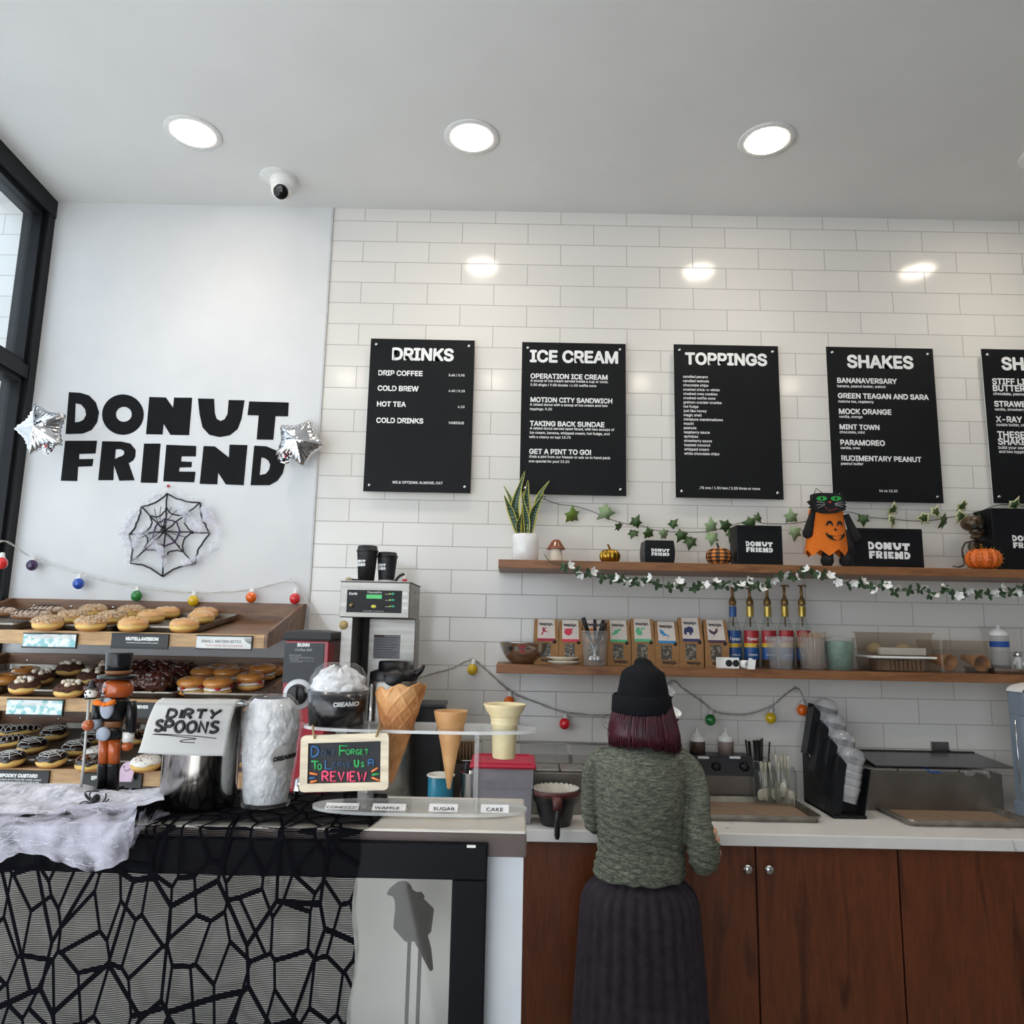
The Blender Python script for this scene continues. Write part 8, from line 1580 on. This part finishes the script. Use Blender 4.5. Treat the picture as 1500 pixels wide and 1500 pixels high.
mb = MB(); mb.tube(crv([smap(x, y) for x, y in ((318,1080),(290,1077),(250,1075.5),(225,1076.5),(250,1077),(275,1079),(290,1081),(272,1083),(267,1086),(287,1087))], 5), .0006, 5); mb.obj('underline', M_ink, sg, fix=False)
# clear cup with dome lid and crinkled filling
Yc = -1.93; cb_ = P(388, 1187, Yc); c = V((cb_.x, Yc, ZT+.003)); m_ = mpp(390, 1100, Yc); zr = P(396, 1060, Yc).z-c.z; zd = P(397, 1017, Yc).z-c.z
cup = thing('plastic_cup', 'large clear plastic cup with dome lid filled with crinkled white paper', 'cup', c); Rb, Rr = 34.5*m_, 46*m_
MB().lathe([(0, .003), (Rb-.003, .003), (Rb, 0), (Rb, .006), (Rr, zr-.006)], 44, c=c).obj('cup_wall', M_clear, cup, fix=False)
MB().lathe([(Rr, zr-.008), (Rr+.004, zr-.006), (Rr+.0045, zr), (Rr, zr+.002), (Rr*.99, zr+.006), (Rr*.94, zr+(zd-zr)*.4), (Rr*.80, zr+(zd-zr)*.75), (Rr*.60, zr+(zd-zr)*.95), (Rr*.5, zd), (0, zd+.001)], 44, c=c).obj('dome_lid', M_clear, cup, fix=False)
mb = MB()
def fill(u, v):
    z = .006+(zd-.012)*v; a = 6.2832*u; R_ = Rb+(Rr-Rb)*z/zr if z < zr else Rr*math.sqrt(max(.02, 1-((z-zr)/(zd-zr))**2*.82)); d = nz_.noise(V((math.cos(a)*3, math.sin(a)*3, z*70)))+.6*nz_.noise(V((math.cos(a)*9, math.sin(a)*9, z*160)))
    R_ = (R_-.004)*(1+.035*d-.03); return (c.x+R_*math.cos(a), c.y+R_*math.sin(a), c.z+z)
mb.grid(fill, 120, 110, closed_u=True, smooth=False); o = mb.obj('paper_filling', mat('crinkled_paper', '#dededf', .35, col2='#c4c5c9', ns=80, bump=.5, bs=140, bd=.004), cup, fix=False)
ps = P(418, 1112, Yc-.03); th0 = math.atan2((ps.x-c.x), .045)
def onc(x, y, l): 
    z = P(x, y, Yc-.04).z-c.z; R_ = Rb+(Rr-Rb)*z/zr+l; dx = P(x, y, Yc-.035).x-c.x; a = math.asin(max(-.98, min(.98, dx/R_))); return c+V((R_*math.sin(a), -R_*math.cos(a), z))
mb = MB(); ring = [onc(418+18.5*math.cos(t_), 1112+20*math.sin(t_), .0008) for t_ in [i*math.pi/16 for i in range(32)]]; mb.add([onc(418, 1112, .0008)]+ring, [(0, 1+i, 1+(i+1) % 32) for i in range(32)]); mb.obj('round_sticker', mat('grey_sticker', '#b4b0ad', .5), cup, fix=False)
q = MB(); text(q, 'CREAMO', (0, 0, 0), UX, UZ, width=1.0, bold=.05, shear=.2); mb = MB(); mb.add([onc(402.5+28.5*v[0], 1115.5-3.6*v[0]-40*v[2]*.9, .0014+abs(v[1])) for v in q.v], q.f); mb.obj('lettering', M_ink, cup, fix=False)
# acrylic cone stand
cb_ = G(615, 1184, ZT+.004); YS = cb_.y; ZS = P(615, 1066, YS).z
stand = thing('cone_stand', 'clear acrylic cone stand on the steel top of the display case', 'cone stand', (cb_.x, YS, ZT))
a, b = P(458, 1184, YS).x, P(772, 1184, YS).x; hw = (b-a)/2; xm = (a+b)/2; hd_ = .052
def oval(hw, hd, n=64, e=.55): return [(math.copysign(abs(math.cos(2*math.pi*i/n))**e, math.cos(2*math.pi*i/n))*hw, math.copysign(abs(math.sin(2*math.pi*i/n))**1.0, math.sin(2*math.pi*i/n))*hd) for i in range(n)]
zb0 = ZT+.003; MB().poly([oval(hw, hd_)], 0, .005, M=XF((xm, YS, zb0), UX, UY, UZ), kside=1).obj('base_plate', [M_acryl, M_acedge], stand, fix=False)
a2, b2 = P(446, 1066, YS).x, P(787, 1066, YS).x; xm2 = (a2+b2)/2; hw2 = (b2-a2)/2
holes = []
for px, rpx in ((579, 20), (658, 17.5), (739, 20)):
    h = P(px, 1066, YS); holes.append([(h.x-xm2+rpx*m_*math.cos(-2*math.pi*i/24), rpx*m_*math.sin(-2*math.pi*i/24)) for i in range(24)])
MB().poly([oval(hw2, .056)]+holes, -.0025, .0025, M=XF((xm2, YS, ZS), UX, UY, UZ), kside=1).obj('top_plate', [M_acryl, M_acedge], stand, fix=False)
for x0_, x1_, d in ((529, 543, .03), (695.5, 702, .05)): a, b = P(x0_, 1150, YS).x, P(x1_, 1150, YS).x; MB().box((a, YS-d, zb0+.005), (b, YS+d, ZS-.0025), bev=.001).obj('upright', M_acryl, stand, fix=False)
# black cup with dome on the stand
Yk = YS; cb_ = P(493, 1062, Yk); m_ = mpp(494, 1040, Yk); z0 = ZS+.0028; c = V((cb_.x, Yk, z0)); zr = P(495, 1010, Yk).z-z0; zd = P(496, 970, Yk).z-z0; Rb, Rr = 40*m_, 44.5*m_
k = thing('ice_cream_cup', 'black ice cream cup with clear dome lid on the acrylic stand', 'cup', c)
MB().lathe([(0, .001), (Rb, .001), (Rr, zr), (Rr-.002, zr), (Rb-.003, .004), (0, .004)], 44, c=c).obj('cup_body', mat('glossy_black_cup', '#131316', .25, col2='#18181b', coat=.3), k)
MB().lathe([(Rr+.001, zr-.006), (Rr+.004, zr-.004), (Rr+.0045, zr+.003), (Rr-.001, zr+.005), (Rr*.93, zr+(zd-zr)*.45), (Rr*.75, zr+(zd-zr)*.8), (Rr*.5, zd-.001), (0, zd)], 44, c=c).obj('dome_lid', M_clear, k, fix=False)
mb = MB()
def fl2(u, v): z = zr+(zd-zr)*v*.94-.004; a = 6.2832*u; R_ = Rr*math.sqrt(max(.01, 1-v*v*.96))*(.93+.10*nz_.noise(V((math.cos(a)*2.4, math.sin(a)*2.4, v*5)))); return (c.x+R_*math.cos(a), c.y+R_*math.sin(a), c.z+z+.006*nz_.noise(V((math.cos(a)*4, math.sin(a)*4, v*3))))
mb.grid(fl2, 60, 30, closed_u=True, smooth=False); mb.obj('paper_filling', mat('crinkled_paper', '#d3d4d7', .35), k, fix=False)
q = MB(); text(q, 'CREAMO', (0, 0, 0), UX, UZ, width=1.0, bold=.05, shear=.12); mb = MB()
def onk(x, y, l): z = P(x, y, Yk-Rr*.9).z-c.z; R_ = Rb+(Rr-Rb)*z/zr+l; dx = (P(x, y, Yk-Rr*.95).x-c.x); a = math.asin(max(-.98, min(.98, dx/R_))); return c+V((R_*math.sin(a), -R_*math.cos(a), z))
mb.add([onk(488.5+34*v[0], 1035-42*v[2]*.85, .0008+abs(v[1])) for v in q.v], q.f); mb.obj('lettering', mat('grey_white_print', '#c9c9c9', .4), k, fix=False)
# cones in the stand
t = NT('waffle'); br = t.new('ShaderNodeTexNoise', i_Scale=30.0, i_Detail=3.0); t.link(t.coords(), br.inputs[0]); t.link(t.ramp(br.outputs[0], [(.3, lin('#a8683a')), (.5, lin('#c58a54')), (.7, lin('#d9a672'))]), t.b.inputs['Base Color']); t.b.inputs['Roughness'].default_value = .6; M_waf = t.m
p1 = P(588, 1008, YS); p0 = P(571, 1146, YS); ax = (p1-p0); L = ax.length; ax = ax.normalized(); sx_ = (UX-ax*ax.dot(UX)).normalized(); Mw = XF(p0, sx_, ax.cross(sx_), ax); Rt = 33.5*mpp(588, 1005, YS)
wf = thing('waffle_cone', 'large waffle cone with ragged rim in the acrylic stand', 'cone', p0)
def wcone(inn):
    def fn(u, v):
        a = 6.2832*u; rag = 1+.075*math.sin(a*1+2.2)+.020*math.sin(a*7)+.018*nz_.noise(V((math.cos(a)*5, math.sin(a)*5, 1)))
        z = L*v*(1+(rag-1)*v**3); R_ = .003+Rt*v**.92; ga = (a*9/6.2832+v*5.5) % 1; gb = (a*9/6.2832-v*5.5) % 1; g = min(min(ga, 1-ga), min(gb, 1-gb)); rid = .0016*max(0, 1-g/.16)
        if inn: R_ -= .0032; rid = 0
        return Mw @ V(((R_+rid)*math.cos(a), (R_+rid)*math.sin(a), z+(.004 if inn and v < .1 else 0)))
    return fn
mb = MB(); mb.grid(wcone(0), 200, 110, closed_u=True); mb.grid(wcone(1), 200, 24, closed_u=True); n = 200; o1 = 110*200; o2 = 111*200+24*200; mb.f += [(o1+i, o1+(i+1) % n, o2+(i+1) % n, o2+i) for i in range(n)]; mb.k += [0]*n; mb.s += [True]*n; mb.obj('wafer_shell', M_waf, wf, fix=False)
p1 = P(660.5, 1041, YS); p0 = P(657.5, 1156, YS); ax = (p1-p0); L = ax.length; ax = ax.normalized(); sx_ = (UX-ax*ax.dot(UX)).normalized(); Mw = XF(p0, sx_, ax.cross(sx_), ax); Rt = 24.6*mpp(660, 1041, YS)
M_sug = mat('sugar_cone_shell', '#cfa06c', .55, col2='#bd8a57', ns=30, bump=.25, bs=70, bd=.0015)
mb = MB(); mb.lathe([(0, 0), (.003, .001), (Rt*.5, L*.5), (Rt*.80, L*.80), (Rt*.83, L*.81), (Rt*1.0, L*.985), (Rt, L), (Rt*.93, L), (Rt*.75, L*.8), (0, L*.12)], 48, M=Mw); o = mb.obj('sugar_cone', M_sug, org=p0); tag(o, 'plain pointed sugar cone in the middle of the acrylic stand', 'cone')
p1 = P(739, 1031, YS); p0 = P(738, 1110, YS); m_ = mpp(739, 1060, YS); H_ = p1.z-p0.z; M_cake = mat('cake_cone_shell', '#e2d3ab', .6, col2='#d5c295', ns=25, bump=.2, bs=50, bd=.001)
mb = MB(); mb.lathe([(0, 0), (15.5*m_, 0), (16.5*m_, .002), (18.5*m_, H_*.60), (20*m_, H_*.62), (20.5*m_, H_*.64), (19.5*m_, H_*.67), (20*m_, H_*.70), (21*m_, H_*.74), (20.5*m_, H_*.77), (26*m_, H_*.85), (29.5*m_, H_*.95), (31.5*m_, H_), (30*m_, H_), (26*m_, H_*.92), (19*m_, H_*.7), (0, H_*.66)], 56, c=(p0.x, YS, p0.z), fn=lambda a, j: 1+(.03*math.sin(a*24) if j in (2, 3) else (.012*math.sin(a*4+1) if j > 10 else 0))); o = mb.obj('cake_cone', M_cake, org=p0); tag(o, 'pale flat-bottomed cake cone at the right of the acrylic stand', 'cone')
# label cards
M_card = mat('white_card', '#f0f0f0', .6, col2='#e8e8ea')
FONT_ = FONT; FONT = None; 
for word, x0_, x1_, y0_, y1_, tx0, tx1 in (('CONEZZZ!', 476, 525, 1176.5, 1190, 478, 523), ('WAFFLE', 545, 594, 1177.5, 1191, 548, 585), ('SUGAR', 628, 670, 1178, 1192.5, 634.5, 666.5), ('CAKE', 704, 745, 1179, 1192.5, 712, 737)):
    Yl = YS-.032; a, b = P(x0_, y1_, Yl), P(x1_, y1_, Yl); zb_ = zb0+.0053; hgt = P((x0_+x1_)/2, y0_, Yl+.006).z-zb_; r = thing('label_card', 'small white folded card reading %s on the base of the acrylic stand' % word.strip('!').lower(), 'card', ((a.x+b.x)/2, Yl, zb_), 'white label cards on the cone stand')
    mb = MB(); f0 = [V((a.x, Yl-.005, zb_)), V((b.x, Yl-.005, zb_)), V((b.x, Yl+.008, zb_+hgt)), V((a.x, Yl+.008, zb_+hgt)), V((a.x, Yl+.020, zb_)), V((b.x, Yl+.020, zb_))]; mb.add(f0, [(0, 1, 2, 3), (3, 2, 5, 4)]); o = mb.obj('card', M_card, r, fix=False); so = o.modifiers.new('s', 'SOLIDIFY'); so.thickness = .0004
    up = (f0[3]-f0[0]).normalized(); nn = UX.cross(up); A = P(tx0, y1_, Yl); B = P(tx1, y1_, Yl); mb = MB(); text(mb, word, V((A.x, f0[0].y, zb_))+up*(hgt*.22)+nn*.0006, UX, up, width=B.x-A.x, height=hgt*.8, bold=.015); mb.obj('lettering', M_ink, r, fix=False)
FONT = FONT_
# chalkboard sign
Yb = YS-.068; k4_ = lambda x, y, d=0: P(400+x/6, 960+y/6, Yb+d); cbd = thing('chalkboard_sign', 'small wood-framed chalkboard with colourful lettering hanging from the acrylic stand', 'sign', k4_(630, 940))
q = [k4_(250, 705), k4_(1020, 680), k4_(1015, 1180), k4_(235, 1200)]
def rq_(pts, rr, n=5):
    out = []
    for i in range(4):
        p, a, b = pts[i], pts[i-1], pts[(i+1) % 4]; d1, d2 = (a-p).normalized(), (b-p).normalized(); s0, s1 = p+d1*rr, p+d2*rr
        for j in range(n+1): t_ = j/n; out.append(s0*(1-t_)**2+p*2*t_*(1-t_)+s1*t_*t_)
    return out
inn = [k4_(315, 770), k4_(950, 750), k4_(945, 1110), k4_(305, 1125)]
mb = MB(); mb.poly([[(p.x, p.z) for p in rq_(q, .008)], [(p.x, p.z) for p in inn][::-1]], Yb-.004, Yb+.003, 0, Matrix(((1, 0, 0, 0), (0, 0, 1, 0), (0, 1, 0, 0), (0, 0, 0, 1)))); mb.obj('frame', wood('pale_birch', '#d8c8ac', '#e0d2b8', '#cdbb9c'), cbd)
mb = MB(); mb.poly([[(p.x, p.z) for p in inn]], Yb-.0005, Yb+.002, 0, Matrix(((1, 0, 0, 0), (0, 0, 1, 0), (0, 1, 0, 0), (0, 0, 0, 1)))); mb.obj('slate', mat('chalk_slate', '#1d1f24', .7, col2='#23262b', ns=20), cbd)
ck = {'blue': mat('chalk_blue', '#3f6fa3', .8), 'dblue': mat('chalk_dark_blue', '#3b5573', .8), 'green': mat('chalk_green', '#3faf62', .8), 'pink': mat('chalk_pink', '#f0577a', .8), 'orange': mat('chalk_orange', '#f0874a', .8)}
cm = lambda x, y: k4_(x, y, -.0012)
for word, x0_, x1_, y0_, y1_, w_, col in (('D',340,402,798,888,.0016,'blue'),('ONT',428,550,832,882,.0008,'dblue'),('F',588,660,795,882,.0016,'green'),('ORGET',645,842,828,870,.0010,'green'),('T',336,405,932,1002,.0016,'green'),('O',395,426,955,1002,.0011,'green'),('L',462,520,922,998,.0013,'blue'),('EAVE',528,690,942,982,.0009,'dblue'),('U',720,752,918,978,.0016,'green'),('S',775,800,940,978,.0011,'green'),('A',840,880,915,968,.0012,'blue'),('REVIEW',438,820,1024,1104,.0017,'pink')):
    mb = MB(); strokes(mb, word, cm, x0_, x1_, y0_, y1_, w_); mb.obj('chalk_lettering', ck[col], cbd, fix=False)
for pts, col in (([(322,1034),(392,1048)],'orange'),([(318,1080),(375,1076)],'blue'),([(328,1114),(390,1100)],'orange'),([(866,1022),(922,988)],'orange'),([(872,1050),(930,1040)],'green'),([(868,1074),(938,1100)],'orange')): mb = MB(); mb.tube([cm(*p) for p in pts], .0018, 6); mb.obj('chalk_ray', ck[col], cbd, fix=False)
for pts in ([(348,600,.052),(350,640,.02),(358,700,-.006),(364,730,-.006)], [(938,600,.052),(930,640,.02),(915,690,-.006),(905,712,-.006)]): mb = MB(); mb.tube(crv([k4_(*p) for p in pts], 5), .0018, 7); mb.obj('jute_string', mat('jute', '#a08a63', .9, ns=200), cbd)
